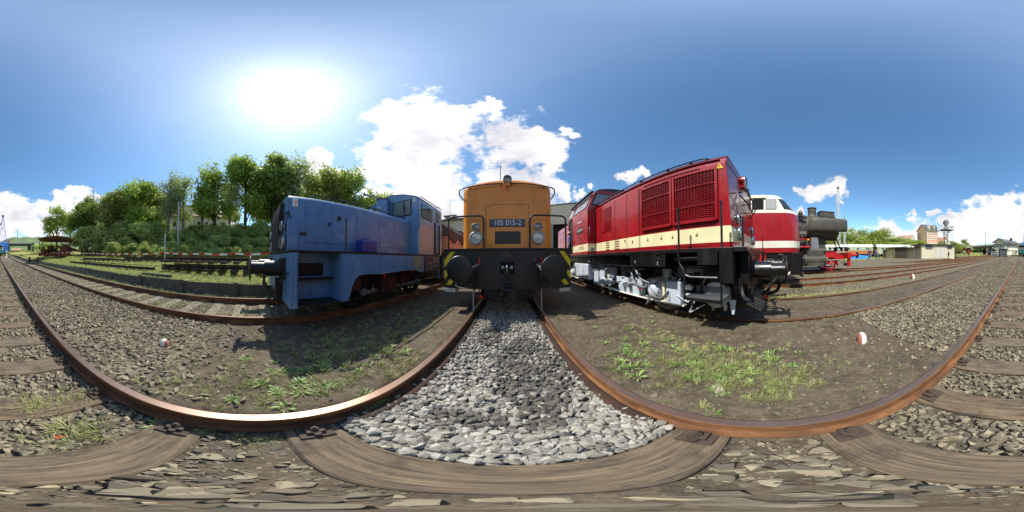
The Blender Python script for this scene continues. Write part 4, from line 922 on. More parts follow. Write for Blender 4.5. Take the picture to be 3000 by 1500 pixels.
        pk=MB('black'); pk.cyl((s*1.40,1.02,1.32),(s*1.40,1.02,1.92),.016,n=8); pk.cyl((s*1.40,1.02,1.90),(s*1.40,1.02,1.93),.022,n=8); pk.build('deck_post',t)
    c=MB('cloth')
    for i,(a,b_) in enumerate(((-.56,-.2),(-.2,.16),(.16,.53))):
        c.loft([[(a+.005,-.03,1.36),(b_-.005,-.03,1.36),(b_-.02,.03,1.36),(a+.02,.03,1.36)],[(a+.01,-.065,1.7),(b_-.01,-.06,1.7),(b_-.02,.03,1.7),(a+.02,.03,1.7)],[(a,-.045,2.1),(b_,-.05,2.1),(b_-.02,.05,2.1),(a+.02,.05,2.1)],[(a+.01,.0,2.40),(b_-.01,.0,2.40),(b_-.02,.07,2.40),(a+.02,.07,2.40)]])
    c.build('radiator_cover',t,.02)
    # cab
    cab=shell(t,'cab',[(1.20,1.326),(1.21,2.2),(1.21,3.18),(1.17,3.28),(1.08,3.335),(.6,3.50),(0,3.58)],3.86,5.77,['bluecab']*7,bevel=.05)
    MB('plank').box(-1.24,1.24,3.84,5.80,3.235,3.26) if False else None
    for s in (-1,1):
        w=MB('rubber').box(min(s*.10,s*.92) ,max(s*.10,s*.92),3.846,3.862,2.66,3.26).build('front_window',cab,.05); MB('glassgrey').box(min(s*.14,s*.88),max(s*.14,s*.88),3.838,3.848,2.70,3.22).build('pane',w,.03)
        wp=MB('black'); wp.bar((s*.62,3.83,3.26),(s*.66,3.82,2.85),.02,.012); wp.bar((s*.60,3.82,3.02),(s*.70,3.82,2.72),.03,.012); wp.build('wiper',cab)
        for y0,y1,z0,z1 in ((4.0,4.43,2.57,3.09),(4.47,4.84,2.57,3.07),(5.14,5.48,2.66,3.08)):
            w=MB('rubber').box(min(s*1.21,s*1.219),max(s*1.21,s*1.219),y0,y1,z0,z1).build('side_window',cab,.03); MB('glass').box(min(s*1.219,s*1.223),max(s*1.219,s*1.223),y0+.03,y1-.03,z0+.03,z1-.03).build('pane',w)
        dr=MB('void').box(min(s*1.21,s*1.216),max(s*1.21,s*1.216),5.0,5.56,1.36,2.6).build('cab_door',cab); MB('bluedark').box(min(s*1.216,s*1.225),max(s*1.216,s*1.225),5.10,5.38,1.4,2.6).build('door_leaf',dr)
        MB('black').tube([(s*1.25,5.62,1.4),(s*1.30,5.62,1.5),(s*1.30,5.62,2.45),(s*1.25,5.62,2.5)],.014,8,.05).build('handrail',t)
        MB('mgrey').tube([(s*1.2,3.95,3.33),(s*1.23,4.0,3.30),(s*1.23,5.7,3.30),(s*1.2,5.76,3.34)],.018,8,.04).build('rain_gutter',cab)
        MB('white').box(min(s*1.0,s*1.07),max(s*1.0,s*1.07),3.848,3.852,3.12,3.27).build('warning_sign',cab)
        MB('blue').box(min(s*.93,s*1.15),max(s*.93,s*1.15),3.845,3.85,2.02,2.20).build('hatch',cab,.003)
    rr=(R(90),0,R(90))
    text('Anschlussbahn',.105,'letterpink','lettering',cab,(1.213,4.62,2.33),rr); text('Grossau',.105,'letterpink','lettering',cab,(1.213,4.58,2.19),rr); text('2',.20,'letterpink','lettering',cab,(1.213,4.62,1.98),rr)
    text('zul. Geschw. 30 km/h',.045,'letterpink','lettering',cab,(1.213,4.6,1.56),rr); text('nur mit Kupplung',.05,'letterpink','lettering',cab,(1.213,4.64,1.47),rr)
    for i,q in enumerate(('Eigengew. 24 t','Bremsgew. P 15 t','RM 800 x 15 kN','','Br. Unt. 10.9.13')): 
        if q: text(q,.055,'letterpink','lettering',t,(1.442,4.62,1.22-.07*i),rr)
    fr=MB('letterpink'); 
    for a in ((4.0,4.3,1.06,1.07),(4.0,4.3,.88,.89),(4.0,4.01,.88,1.07),(4.29,4.3,.88,1.07),(4.12,4.13,.97,1.07)): fr.box(1.441,1.444,*a)
    fr.build('data_panel',t)
    # exhaust column, lamp and horn
    e=MB('blue'); e.cyl((-.16,3.62,2.5),(-.16,3.62,3.36),.22,n=28); e.m('rust').cyl((-.16,3.62,3.36),(-.16,3.62,3.40),.235,n=28); eo=e.build('exhaust_stack',t)
    lamp(eo,-.10,3.38,2.93,.085,lens='lensdark',ring='galv')
    h=MB('mgrey'); h.cyl((-.2,3.55,3.44),(-.42,3.1,3.52),.025,.035,n=10); h.lathe([(.03,0),(.05,.08),(.09,.12),(.085,.13)],(-.42,3.1,3.52),(-.44,-.9,.15),16); h.cyl((-.2,3.6,3.38),(-.2,3.55,3.46),.02,n=8); h.build('horn',t)
    for s in (-1,1): buffer(t,s*.88,1.0,0,.65,'buffer',.235,.145,.115,'rustbuf')
    hk=MB('grime'); hk.tube([(0,0,1.0),(0,-.2,1.0),(0,-.28,1.05),(0,-.3,.95),(0,-.24,.9)],[.04,.04,.03,.03,.02],8,.04); hk.build('coupling_hook',t)
    hk=MB('grime')
    for s in (-1,1): hk.tube([(s*.05,-.2,1.0),(s*.08,-.28,.75),(s*.07,-.3,.55)],.02,8)
    hk.cyl((-.1,-.29,.62),(.1,-.29,.62),.03,n=8); hk.build('screw_coupling',t)
    hose(t,[(.55,-.02,.86),(.50,-.28,.88),(.46,-.34,.72),(.5,-.22,.50),(.62,-.06,.42)],.024); hose(t,[(-.45,-.02,.9),(-.5,-.25,.85),(-.5,-.25,.5),(-.4,-.1,.38)],.024)
    MB('grime').tube([(1.0,-.02,.92),(1.03,-.10,.86),(1.22,-.13,.76),(1.36,-.10,.92),(1.37,-.02,.96)],.014,8,.03).build('shunters_handle',t)
    cock(t,.40,-.03,.98,'mgrey')
    MB('grime').box(.62,.80,-.12,.0,.34,.80).build('rail_guard',t)
    return t
blue_loco()
# jerrycan on the blue deck
def can():
    t=thing('jerrycan','translucent blue plastic canister standing on the blue locomotive deck beside the hood','canister',(-2.66,2.25,1.327),R(4))
    mb=MB('can'); mb.loft([[(x*.13*s,y*.22*s,z) for x,y in ((-1,-1),(1,-1),(1,1),(-1,1))] for z,s in ((0,.92),(.02,1),(.22,1),(.27,.85))]); mb.build('body',t,.02)
    MB('can').tube([(0,-.1,.26),(0,-.09,.31),(0,.05,.31),(0,.06,.26)],.014,8,.03).build('handle',t); MB('redpart').cyl((0,.13,.26),(0,.13,.30),.025,n=12).build('cap',t)
can()
# ================= tall RED diesel on the right (near side = local -x)
def red_loco():
    t=thing('diesel_locomotive','glossy red high hooded diesel locomotive with cream stripe, side grilles and grey bogies','locomotive',(3.60,.16,0),R(-4.6))
    def flank(z): # near/far half width follows a slight tumblehome
        return 1.155
    P1=[(1.15,1.315),(1.155,1.41),(1.155,1.665),(1.15,2.2),(1.145,2.80),(1.125,2.94),(1.06,3.005),(.7,3.05),(0,3.08)]
    MT=['red','cream','red','red','red','red','darkred','darkred','darkred']
    ln=lambda z:max(0,(z-1.315))*.065
    hood=shell(t,'front_hood',P1,.225,4.46,MT,lean=ln,bevel=.02)
    hood2=shell(t,'rear_hood',P1,6.85,10.2,MT,blean=ln,bevel=.03)
    fr=MB('black'); fr.box(-1.47,1.47,-.05,10.5,1.27,1.312); fr.build('footplate',t,.004)
    MB('black').box(-1.0,1.0,.0,10.5,.95,1.27).build('frame',t)
    MB('black').box(-1.25,1.25,-.02,.10,.78,1.25).box(-1.35,1.35,-.03,-.02,.72,.80).build('headstock',t,.006)
    MB('black').prism([(-1.47,1.272),(1.47,1.272),(1.47,1.255),(1.2,1.20),(-1.2,1.20),(-1.47,1.255)],1,-.05,10.5).build('sole_bar',t)
    for s in (-1,1):
        def bx(x0,x1,*a): return (min(s*x0,s*x1),max(s*x0,s*x1),*a)
        MB('black').box(*bx(1.30,1.50,.14,.33,.83,1.31)).build('corner_plate',t,.006)
        MB('black').box(*bx(1.15,1.47,.36,.68,1.07,1.265)).build('cover_box',t,.006)
        k=MB('black'); k.cyl((s*1.35,.68,1.16),(s*1.35,1.15,1.16),.035,n=12); k.m('steel').cyl((s*1.40,.7,1.175),(s*1.40,1.05,1.175),.014,n=8); k.build('pipe',t)
        MB('black').box(*bx(.9,1.30,.2,1.15,.86,1.04)).build('sand_box',t,.01)
        MB('black').box(*bx(1.05,1.46,1.28,2.22,1.02,1.265)).build('battery_box',t,.01)
        k=MB('black')
        for y in (1.45,1.75,2.05): k.box(*bx(1.46,1.475,y-.05,y+.05,1.23,1.26))
        k.build('latch',t)
        # big radiator grilles
        for y0,y1 in ((.50,1.27),(1.38,2.12)):
            g=MB('darkred'); g.box(*bx(1.15,1.158,y0,y1,1.80,2.69)); nl=26
            for i in range(nl):
                z=1.815+i*(.86/nl); g.m('red').add([(s*1.158,y0+.02,z+.022),(s*1.158,y1-.02,z+.022),(s*1.182,y1-.02,z),(s*1.182,y0+.02,z)],[(0,1,2,3)]); g.add([(s*1.185,y0+.02,z),(s*1.185,y1-.02,z),(s*1.185,y1-.02,z-.006),(s*1.185,y0+.02,z-.006)],[(0,1,2,3)])
            g.m('void').box(*bx(1.1575,1.159,y0+.02,y1-.02,1.81,2.68)); g.build('radiator_grille',hood)
            b=MB('darkred')
            for i in range(12): y=y0+.04+(y1-y0-.08)*i/11; b.box(*bx(1.188,1.194,y-.004,y+.004,1.80,2.69))
            for z in (2.05,2.42): b.box(*bx(1.196,1.202,y0,y1,z-.008,z+.008))
            b.m('red').box(*bx(1.15,1.20,y0-.045,y0,1.77,2.73)).box(*bx(1.15,1.20,y1,y1+.045,1.77,2.73)).box(*bx(1.15,1.205,y0,y1,1.755,1.80)).box(*bx(1.15,1.19,y0,y1,2.69,2.73)); b.build('grille_bars',hood,.003)
        v=MB('darkred'); v.box(*bx(1.152,1.160,3.45,3.85,1.95,2.70)); v.m('red')
        for i in range(11): y=3.47+i*.036; v.box(*bx(1.160,1.168,y-.006,y+.006,1.97,2.68))
        v.box(*bx(1.16,1.17,3.45,3.85,2.30,2.325)); v.build('vent',hood)
        l=MB('darkred')
        for y in (3.05,3.55):
            for i in range(5): z=1.42+i*.065; l.box(*bx(1.156,1.168,y,y+.2,z,z+.013))
        l.build('louvre',hood)
        k=MB('void')
        for y in (2.24,2.27,2.72,3.25,4.05): k.box(*bx(1.156,1.1575,y-.005,y+.005,1.33,2.80))
        for a,b_ in ((.6,1.3),(2.27,4.05)): k.box(*bx(1.156,1.1575,a,b_,1.36,1.366))
        k.box(*bx(1.156,1.1575,.60,.607,1.36,1.42)); k.build('door_seam',hood)
        k=MB('cream'); 
        for y in (.85,1.35,1.62,2.0): k.box(*bx(1.156,1.18,y-.02,y+.02,1.555,1.575)); k.box(*bx(1.17,1.18,y-.02,y+.02,1.575,1.62))
        k.m('black').cyl((s*1.157,1.0,1.35),(s*1.17,1.0,1.35),.02,n=10); k.m('void')
        for y,z in ((2.5,1.55),(2.8,1.6),(3.9,1.95)): k.box(*bx(1.157,1.168,y-.012,y+.012,z-.03,z+.03))
        k.build('door_handle',hood)
        tr=MB('yellowsign').prism([(.36,2.70),(.49,2.70),(.425,2.81)],0,min(s*1.148,s*1.157),max(s*1.148,s*1.157)).build('warning_sign',hood)
        MB('black').prism([(.432,2.79),(.412,2.75),(.425,2.75),(.418,2.715),(.44,2.757),(.427,2.757),(.44,2.79)],0,min(s*1.157,s*1.160),max(s*1.157,s*1.160)).build('lightning_mark',tr)
        # eave rails and brackets
        r_=MB('black'); r_.tube([(s*1.10,.60,2.97),(s*1.155,.68,2.985),(s*1.155,1.5,2.985),(s*1.155,2.3,2.985)],.014,8,.03)
        r_.tube([(s*1.155,2.35,2.985),(s*1.155,4.35,2.985),(s*1.10,4.42,2.97)],.014,8,.03)
        for y in (.95,1.45,2.2,2.9,3.6): r_.box(*bx(1.08,1.155,y-.015,y+.015,2.96,3.0))
        r_.tube([(s*1.125,.72,2.80),(s*1.16,.80,2.79),(s*1.16,2.1,2.79)],.008,6); r_.build('roof_rail',hood)
        MB('darkred').box(*bx(1.12,1.165,.42,4.42,2.895,2.915)).build('rain_strip',hood)
        for y in (.30,1.0): 
            p=MB('black'); p.cyl((s*1.46,y,1.31),(s*1.46,y,1.96),.017,n=10); p.cyl((s*1.46,y,1.93),(s*1.46,y,1.97),.023,n=10); p.build('deck_post',t)
        # front steps
        st=MB('mgrey'); st.box(*bx(1.05,1.50,.31,.90,.555,.585)); st.box(*bx(1.08,1.10,.31,.90,.60,.70)); st.m('steel')
        for i in range(16): st.box(*bx(1.12,1.49,.33+i*.036,.345+i*.036,.585,.592))
        st.m('black').box(*bx(1.495,1.505,.30,.91,.535,.587)).tube([(s*1.48,1.0,1.27),(s*1.48,.99,1.1),(s*1.50,.88,.98),(s*1.50,.88,.56)],.018,8,.05); st.bar((s*1.12,.80,1.05),(s*1.12,.80,.56),.04,.02); st.bar((s*1.48,.31,1.0),(s*1.48,.31,.50),.035,.02)
        st.box(*bx(1.25,1.50,.72,.95,.94,.965)); st.m('steel').tube([(s*1.49,.36,.90),(s*1.49,.80,.895),(s*1.49,.9,.93)],.014,8,.04); st.build('steps',t,.003)
        # lamps
        lamp(hood,s*.74,.20,1.585,.125,ring='chrome',lens='lens'); lamp(hood,s*.74,.23,1.85,.088,ring='chrome',lens='lensred')
        MB('black').cyl((s*1.40,.02,1.31),(s*1.40,.02,1.72),.014,n=8).build('deck_post',t)
        # bogies, springs, tanks in light grey
        for yc,sgn in ((2.85,1),(8.1,-1)):
            b=MB('lgrey'); b.prism([(yc-1.75,.62),(yc-1.35,.83),(yc-.7,.72),(yc-.55,.60),(yc+.55,.60),(yc+.7,.72),(yc+1.35,.83),(yc+1.75,.62),(yc+1.55,.50),(yc+.75,.46),(yc+.6,.50),(yc-.6,.50),(yc-.75,.46),(yc-1.55,.50)],0,min(s*.88,s*1.02),max(s*.88,s*1.02))
            b.box(*bx(1.02,1.12,yc-.62,yc+.42,.56,.69)); b.build('bogie_frame',t,.01)
            f2=MB('lgrey'); f2.box(*bx(.9,1.08,yc-.50,yc+.40,.30,.54)); f2.m('white').box(*bx(.86,1.14,yc-.62,yc+.5,.275,.295)); f2.m('redpart').cyl((s*1.08,yc-.52,.47),(s*1.11,yc-.52,.47),.02,n=10); f2.build('brake_cylinder_box',t,.008)
            for q in (-.28,.12):
                sp=MB('mgrey'); 
                for i in range(5): sp.lathe([(.08,0),(.135,.012),(.135,.03),(.08,.042)],(s*1.0,yc+q,.70+i*.048),(0,0,1),20)
                sp.cyl((s*1.0,yc+q,.69),(s*1.0,yc+q,.97),.075,n=14); sp.m('lgrey').lathe([(0,0),(.15,0),(.15,.02),(0,.02)],(s*1.0,yc+q,.68),(0,0,1),20); sp.build('spring',t)
            for q in (-1.0,1.05):
                wheel(t,s*.80,yc+q,.49,'mgrey',False,s)
                ax=MB('lgrey'); ax.box(*bx(.98,1.06,yc+q-.22,yc+q+.22,.36,.70)); ax.lathe([(.0,.16),(.10,.155),(.14,.12),(.15,.02),(.17,0)],(s*1.06,yc+q,.50),(s,0,0),24)
                for k in range(6): a=k*math.pi/3; ax.cyl((s*1.18,yc+q+.1*math.cos(a),.50+.1*math.sin(a)),(s*1.215,yc+q+.1*math.cos(a),.50+.1*math.sin(a)),.012,n=6)
                ax.build('axle_box',t,.008)
                pl=MB('lgrey'); pl.box(*bx(1.0,1.16,yc+q-.52*sgn*(1 if q<0 else -1)-.14,yc+q-.52*sgn*(1 if q<0 else -1)+.20,.30,.74)); pl.m('cream').bar((s*1.17,yc+q-.26,.70),(s*1.17,yc+q-.30,.34),.01,.06); pl.m('black').tube([(s*1.165,yc+q-.42,.36),(s*1.19,yc+q-.42,.36),(s*1.19,yc+q-.42,.46),(s*1.165,yc+q-.42,.46)],.006,6); pl.build('sand_hopper',t,.02)
            MB('white').box(*bx(1.02,1.12,yc-1.7,yc-.62,.27,.30)).box(*bx(1.02,1.12,yc+.5,yc+1.7,.27,.30)).build('guard_plate',t,.004)
            hose(t,[(s*1.12,yc-.3,.98),(s*1.22,yc-.5,.95),(s*1.28,yc-.75,.72),(s*1.2,yc-.95,.66)],.026,'mgrey'); hose(t,[(s*1.12,yc-.1,.93),(s*1.2,yc-.35,.85),(s*1.26,yc-.5,.60),(s*1.24,yc-.85,.55),(s*1.15,yc-.9,.75)],.024,'mgrey')
            hose(t,[(s*1.14,yc-.95,.7),(s*1.2,yc-1.0,.4),(s*1.2,yc-1.25,.38),(s*1.18,yc-1.4,.55)],.015,'mgrey')
            dv=MB('lgrey'); dv.cyl((s*1.0,yc+.72,.52),(s*1.2,yc+.72,.52),.10,.075,n=16); dv.box(*bx(.95,1.12,yc+.58,yc+.92,.62,.92)); dv.cyl((s*1.05,yc+.95,.4),(s*1.05,yc+1.0,.95),.03,n=8); dv.prism([(yc+.95,.45),(yc+1.25,.45),(yc+1.3,.7),(yc+1.15,.95),(yc+.95,.9)],0,min(s*.95,s*1.2),max(s*.95,s*1.2)); dv.build('final_drive',t,.015)
            hose(t,[(s*1.15,yc+.3,1.15),(s*1.25,yc+.5,1.05),(s*1.27,yc+.75,.8),(s*1.2,yc+.8,.95),(s*1.15,yc+1.1,1.1)],.02,'mgrey')
        cl=MB('lgrey','mgrey','black')
        for i in range(70):
            y=random.uniform(.7,5.0); z=random.uniform(.34,.95); a=random.uniform(.015,.05); cl.cur=random.choice((0,0,1,2)); xx=random.uniform(1.0,1.2)
            if i%3: cl.box(min(s*(xx-a),s*(xx+a)),max(s*(xx-a),s*(xx+a)),y-a*1.4,y+a*1.4,z-a,z+a)
            else: cl.tube([(s*xx,y,z),(s*(xx+.05),y+random.uniform(-.3,.3),z+random.uniform(-.2,.1)),(s*xx,y+random.uniform(-.4,.4),random.uniform(.4,.95))],.012,6,.05)
        cl.build('brake_rigging',t)
        tk=MB('lgrey'); tk.box(*bx(.7,1.32,4.75,6.25,.42,.98)); 
        tk.build('fuel_tank',t,.03)
        k=MB('mgrey'); 
        for y in (5.2,5.7): k.box(*bx(1.32,1.325,y-.006,y+.006,.44,.96))
        for i in range(4): k.tube([(s*1.33,6.0,.86-i*.1),(s*1.37,6.02,.86-i*.1),(s*1.37,6.22,.86-i*.1),(s*1.33,6.24,.86-i*.1)],.02,6)
        k.build('tank_pipes',t)
        p=MB('black'); p.cyl((s*1.3,2.4,1.12),(s*1.3,4.2,1.12),.022,n=8).cyl((s*1.3,2.3,1.0),(s*1.3,4.1,.985),.018,n=8)
        for y in (2.7,3.0,3.3,3.5): p.bar((s*1.3,y,1.0),(s*1.3,y-.12,1.11),.02,.01)
        p.m('mgrey').cyl((s*1.30,4.3,1.08),(s*1.30,4.3,1.2),.05,n=10).box(*bx(1.25,1.36,4.5,4.65,1.05,1.2)); p.build('underframe_pipes',t)
    # drum headlight and bracket on the hood top
    d=MB('red'); d.cyl((0,.50,2.95),(0,.30,2.95),.12,n=28).cyl((0,.30,2.95),(0,.26,2.95),.14,n=28); do=d.build('top_lamp',hood); lamp(do,0,.25,2.95,.13,ring='chrome',lens='lens')
    k=MB('red'); k.box(-.16,.16,.24,.36,2.74,2.79).bar((.14,.22,2.80),(.20,.20,2.62),.03,.05); k.m('black').bar((-.16,.22,2.79),(.20,.20,2.66),.02,.03); k.build('horn_bracket',hood)
    h=MB('black'); h.tube([(-.55,.28,2.44),(-.55,.12,2.47),(.05,.10,2.42),(.12,.12,2.18),(.05,.28,2.16)],.017,8,.06); h.tube([(-.5,.26,2.40),(-.35,.12,2.22),(.0,.10,2.13)],.014,6); h.tube([(.3,.28,2.44),(.3,.12,2.47),(.75,.12,2.44),(.8,.28,2.2)],.017,8,.05); h.build('front_handrail',hood)
    MB('chrome').cyl((-.62,.26,1.42),(-.62,.24,2.3),.01,n=6).build('conduit',hood)
    for s in (-1,1): buffer(t,s*.86,.955,-.0,.60,'black',.225,.135,.10,cham=.03)
    k=MB('black'); 
    for s in (-1,1): k.box(s*.86-.2,s*.86+.2,-.04,.0,.72,1.18)
    k.build('buffer_plate',t,.008)
    # coupling gear and hoses
    k=MB('steel'); k.tube([(0,0,1.0),(0,-.22,1.0),(0,-.3,1.06),(0,-.33,.96),(0,-.26,.9)],[.04,.04,.035,.03,.02],8,.04); k.build('coupling_hook',t)
    k=MB('black')
    for s in (-1,1): k.tube([(s*.05,-.18,1.0),(s*.09,-.26,.8),(s*.07,-.3,.6)],.02,8)
    k.cyl((-.12,-.29,.62),(.12,-.29,.62),.03,n=8).cyl((-.1,-.25,.78),(.1,-.25,.78),.03,n=8); k.build('screw_coupling',t)
    for i,(x,c) in enumerate(((-.62,'redpart'),(-.45,'redpart'),(.45,'redpart'),(.62,'redpart'))):
        cock(t,x,-.06,1.06 if i in(0,3) else 1.02,c)
    hose(t,[(-.60,-.10,1.0),(-.55,-.42,.98),(-.55,-.50,.75),(-.52,-.42,.52),(-.5,-.22,.45)],.032)
    hose(t,[(-.45,-.08,.98),(-.42,-.3,.95),(-.40,-.32,.6),(-.45,-.12,.42)],.026); hose(t,[(.5,-.08,1.0),(.5,-.38,.95),(.5,-.4,.6),(.45,-.2,.45)],.03)
    MB('redpart').tube([(-.50,-.20,.47),(-.50,-.24,.40),(-.50,-.16,.38)],.028,8).build('hose_coupling',t); MB('redpart').bar((-.60,-.10,.78),(-.42,-.12,.80),.03,.05).build('coupling_handle',t)
    j=MB('rubber'); j.X=Matrix.Translation((-.9,-.05,.42))@Matrix.Rotation(R(28),4,'X')@Matrix.Rotation(R(20),4,'Y')
    for i in range(4): j.box(-.10,.10,-.16,.16,-.10+i*.045,-.065+i*.045)
    j.box(-.08,.08,-.13,.13,-.1,.08); j.build('heating_coupler',t); hose(t,[(-1.1,.15,.85),(-1.15,.1,.6),(-1.05,.08,.5),(-.95,.0,.45)],.03,'mgrey')
    k=MB('grime'); k.box(-.9,.9,.1,.5,.45,.95); k.m('lgrey').cyl((-1.1,.55,.55),(-.7,.55,.55),.22,n=20); k.m('black').prism([(.0,.30),(.25,.30),(.3,.75),(-.02,.8)],0,-.98,-.90).prism([(.0,.30),(.25,.30),(.3,.75),(-.02,.8)],0,.90,.98); k.build('front_gear',t)
    k=MB('lgrey'); k.tube([(-1.05,.45,.5),(-1.05,.40,.35),(-1.02,.42,.28)],.03,8); k.tube([(-1.0,.62,.5),(-1.0,.60,.3),(-1.02,.64,.25),(-1.05,.62,.34)],.015,6); k.prism([(.20,.50),(.30,.50),(.27,.26),(.23,.26)],0,-1.16,-1.12); k.build('sand_pipe',t)
    text('PA 80 T  Achslast  70-100 mt',.035,'letter','lettering',t,(-1.156,.9,1.235),(R(90),0,R(-90)))
    text('2',.06,'letter','lettering',t,(-1.462,1.45,1.08),(R(90),0,R(-90))); text('2',.06,'letter','lettering',t,(-1.462,2.05,1.10),(R(90),0,R(-90)))
    # cab
    C1=[(1.45,1.315),(1.45,1.41),(1.45,1.665),(1.45,2.2),(1.45,2.86),(1.16,3.52),(1.02,3.64),(.5,3.76),(0,3.80)]
    cab=shell(t,'cab',C1,4.46,6.80,['red','cream','red','red','red','darkred','black','black','black'],bevel=.03)
    def side(y0,z0,y1,z1,mt,nm,par,s=-1,off=.006): # panel on the leaning upper cab side
        def pt(y,z): x=1.45-.29*(z-2.86)/.66+off; return (s*x,y,z)
        m_=MB(mt); m_.add([pt(y0,z0),pt(y1,z0),pt(y1,z1),pt(y0,z1)],[(0,1,2,3)]); m_.add([pt(y0,z0),pt(y1,z0),pt(y1,z1),pt(y0,z1)],[(3,2,1,0)]) if False else None
        o=m_.build(nm,par,fix=False); sd=o.modifiers.new('thick','SOLIDIFY'); sd.thickness=.012; sd.offset=0; return o
    for s in (-1,1):
        for y0,y1 in ((4.62,5.30),(5.36,5.85),(6.12,6.62)):
            w=side(y0-.03,2.91,y1+.03,3.47,'rubber','side_window',cab,s); side(y0,2.94,y1,3.44,'glassgrey','pane',w,s,.014)
        MB('void').box(min(s*1.45,s*1.456),max(s*1.45,s*1.456),6.02,6.62,1.36,2.86).build('cab_door',cab)
        MB('steel').tube([(s*1.47,5.98,1.5),(s*1.5,5.98,1.6),(s*1.5,5.98,2.6),(s*1.47,5.98,2.7)],.013,6).build('handrail',cab)
        MB('black').box(min(s*1.2,s*1.30),max(s*1.2,s*1.30),4.42,6.84,3.49,3.53).build('rain_gutter',cab)
        rr=(R(90),0,R(90*s)) if s>0 else (R(90),0,R(-90))
        p=MB('blacksign').box(min(s*1.45,s*1.462),max(s*1.45,s*1.462),4.85,5.45,2.10,2.30).build('number_plate',cab,.002); text('112 331-4',.15,'letter','lettering',p,(s*1.464,5.15,2.20),rr)
        q=MB('plate').box(min(s*1.45,s*1.458),max(s*1.45,s*1.458),4.92,5.38,2.48,2.54).build('name_plate',cab)
        MB('letter').box(min(s*1.458,s*1.460),max(s*1.458,s*1.460),4.94,5.36,2.495,2.525).build('lettering',q)
        k=MB('darkred').box(min(s*1.45,s*1.455),max(s*1.45,s*1.455),5.05,5.2,1.70,1.95); k.m('void').box(min(s*1.45,s*1.455),max(s*1.45,s*1.455),5.14,5.2,1.48,1.6).box(min(s*1.45,s*1.455),max(s*1.45,s*1.455),4.85,5.0,1.56,1.59).box(min(s*1.45,s*1.455),max(s*1.45,s*1.455),4.82,5.0,1.49,1.52); k.build('data_panel',cab)
        fw=MB('rubber').prism([(s*.38,3.0),(s*1.30,3.0),(s*1.10,3.48),(s*.38,3.48)],1,4.445,4.46).build('front_window',cab); MB('glassgrey').prism([(s*.42,3.04),(s*1.25,3.04),(s*1.07,3.45),(s*.42,3.45)],1,4.436,4.446).build('pane',fw)
        MB('red').box(min(s*1.17,s*1.42),max(s*1.17,s*1.42),4.452,4.458,1.75,2.2).build('hatch',cab,.002); MB('chrome').tube([(s*1.4,4.44,1.9),(s*1.4,4.40,1.92),(s*1.4,4.40,2.2),(s*1.4,4.44,2.22)],.01,6).build('handrail',cab)
        MB('mgrey').box(min(s*1.22,s*1.32),max(s*1.22,s*1.32),4.44,4.458,1.42,1.52).build('hatch',cab)
    k=MB('darkred'); k.box(-.35,.35,3.75,4.55,3.0,3.30) if False else k.box(-.5,.5,6.85,7.2,3.0,3.25); k.build('exhaust_box',t,.02)
    k=MB('darkred'); k.prism([(4.0,3.0),(4.5,3.0),(4.5,3.62),(4.3,3.62)],0,-.9,-.3) if False else k.box(-.2,.2,4.1,4.4,3.0,3.2); k.build('silencer',t,.02)
    for s in (-1,1): buffer(t,s*.86,.955,0,.6,'black',.225,.135,.10) if False else None
    return t
red_loco()
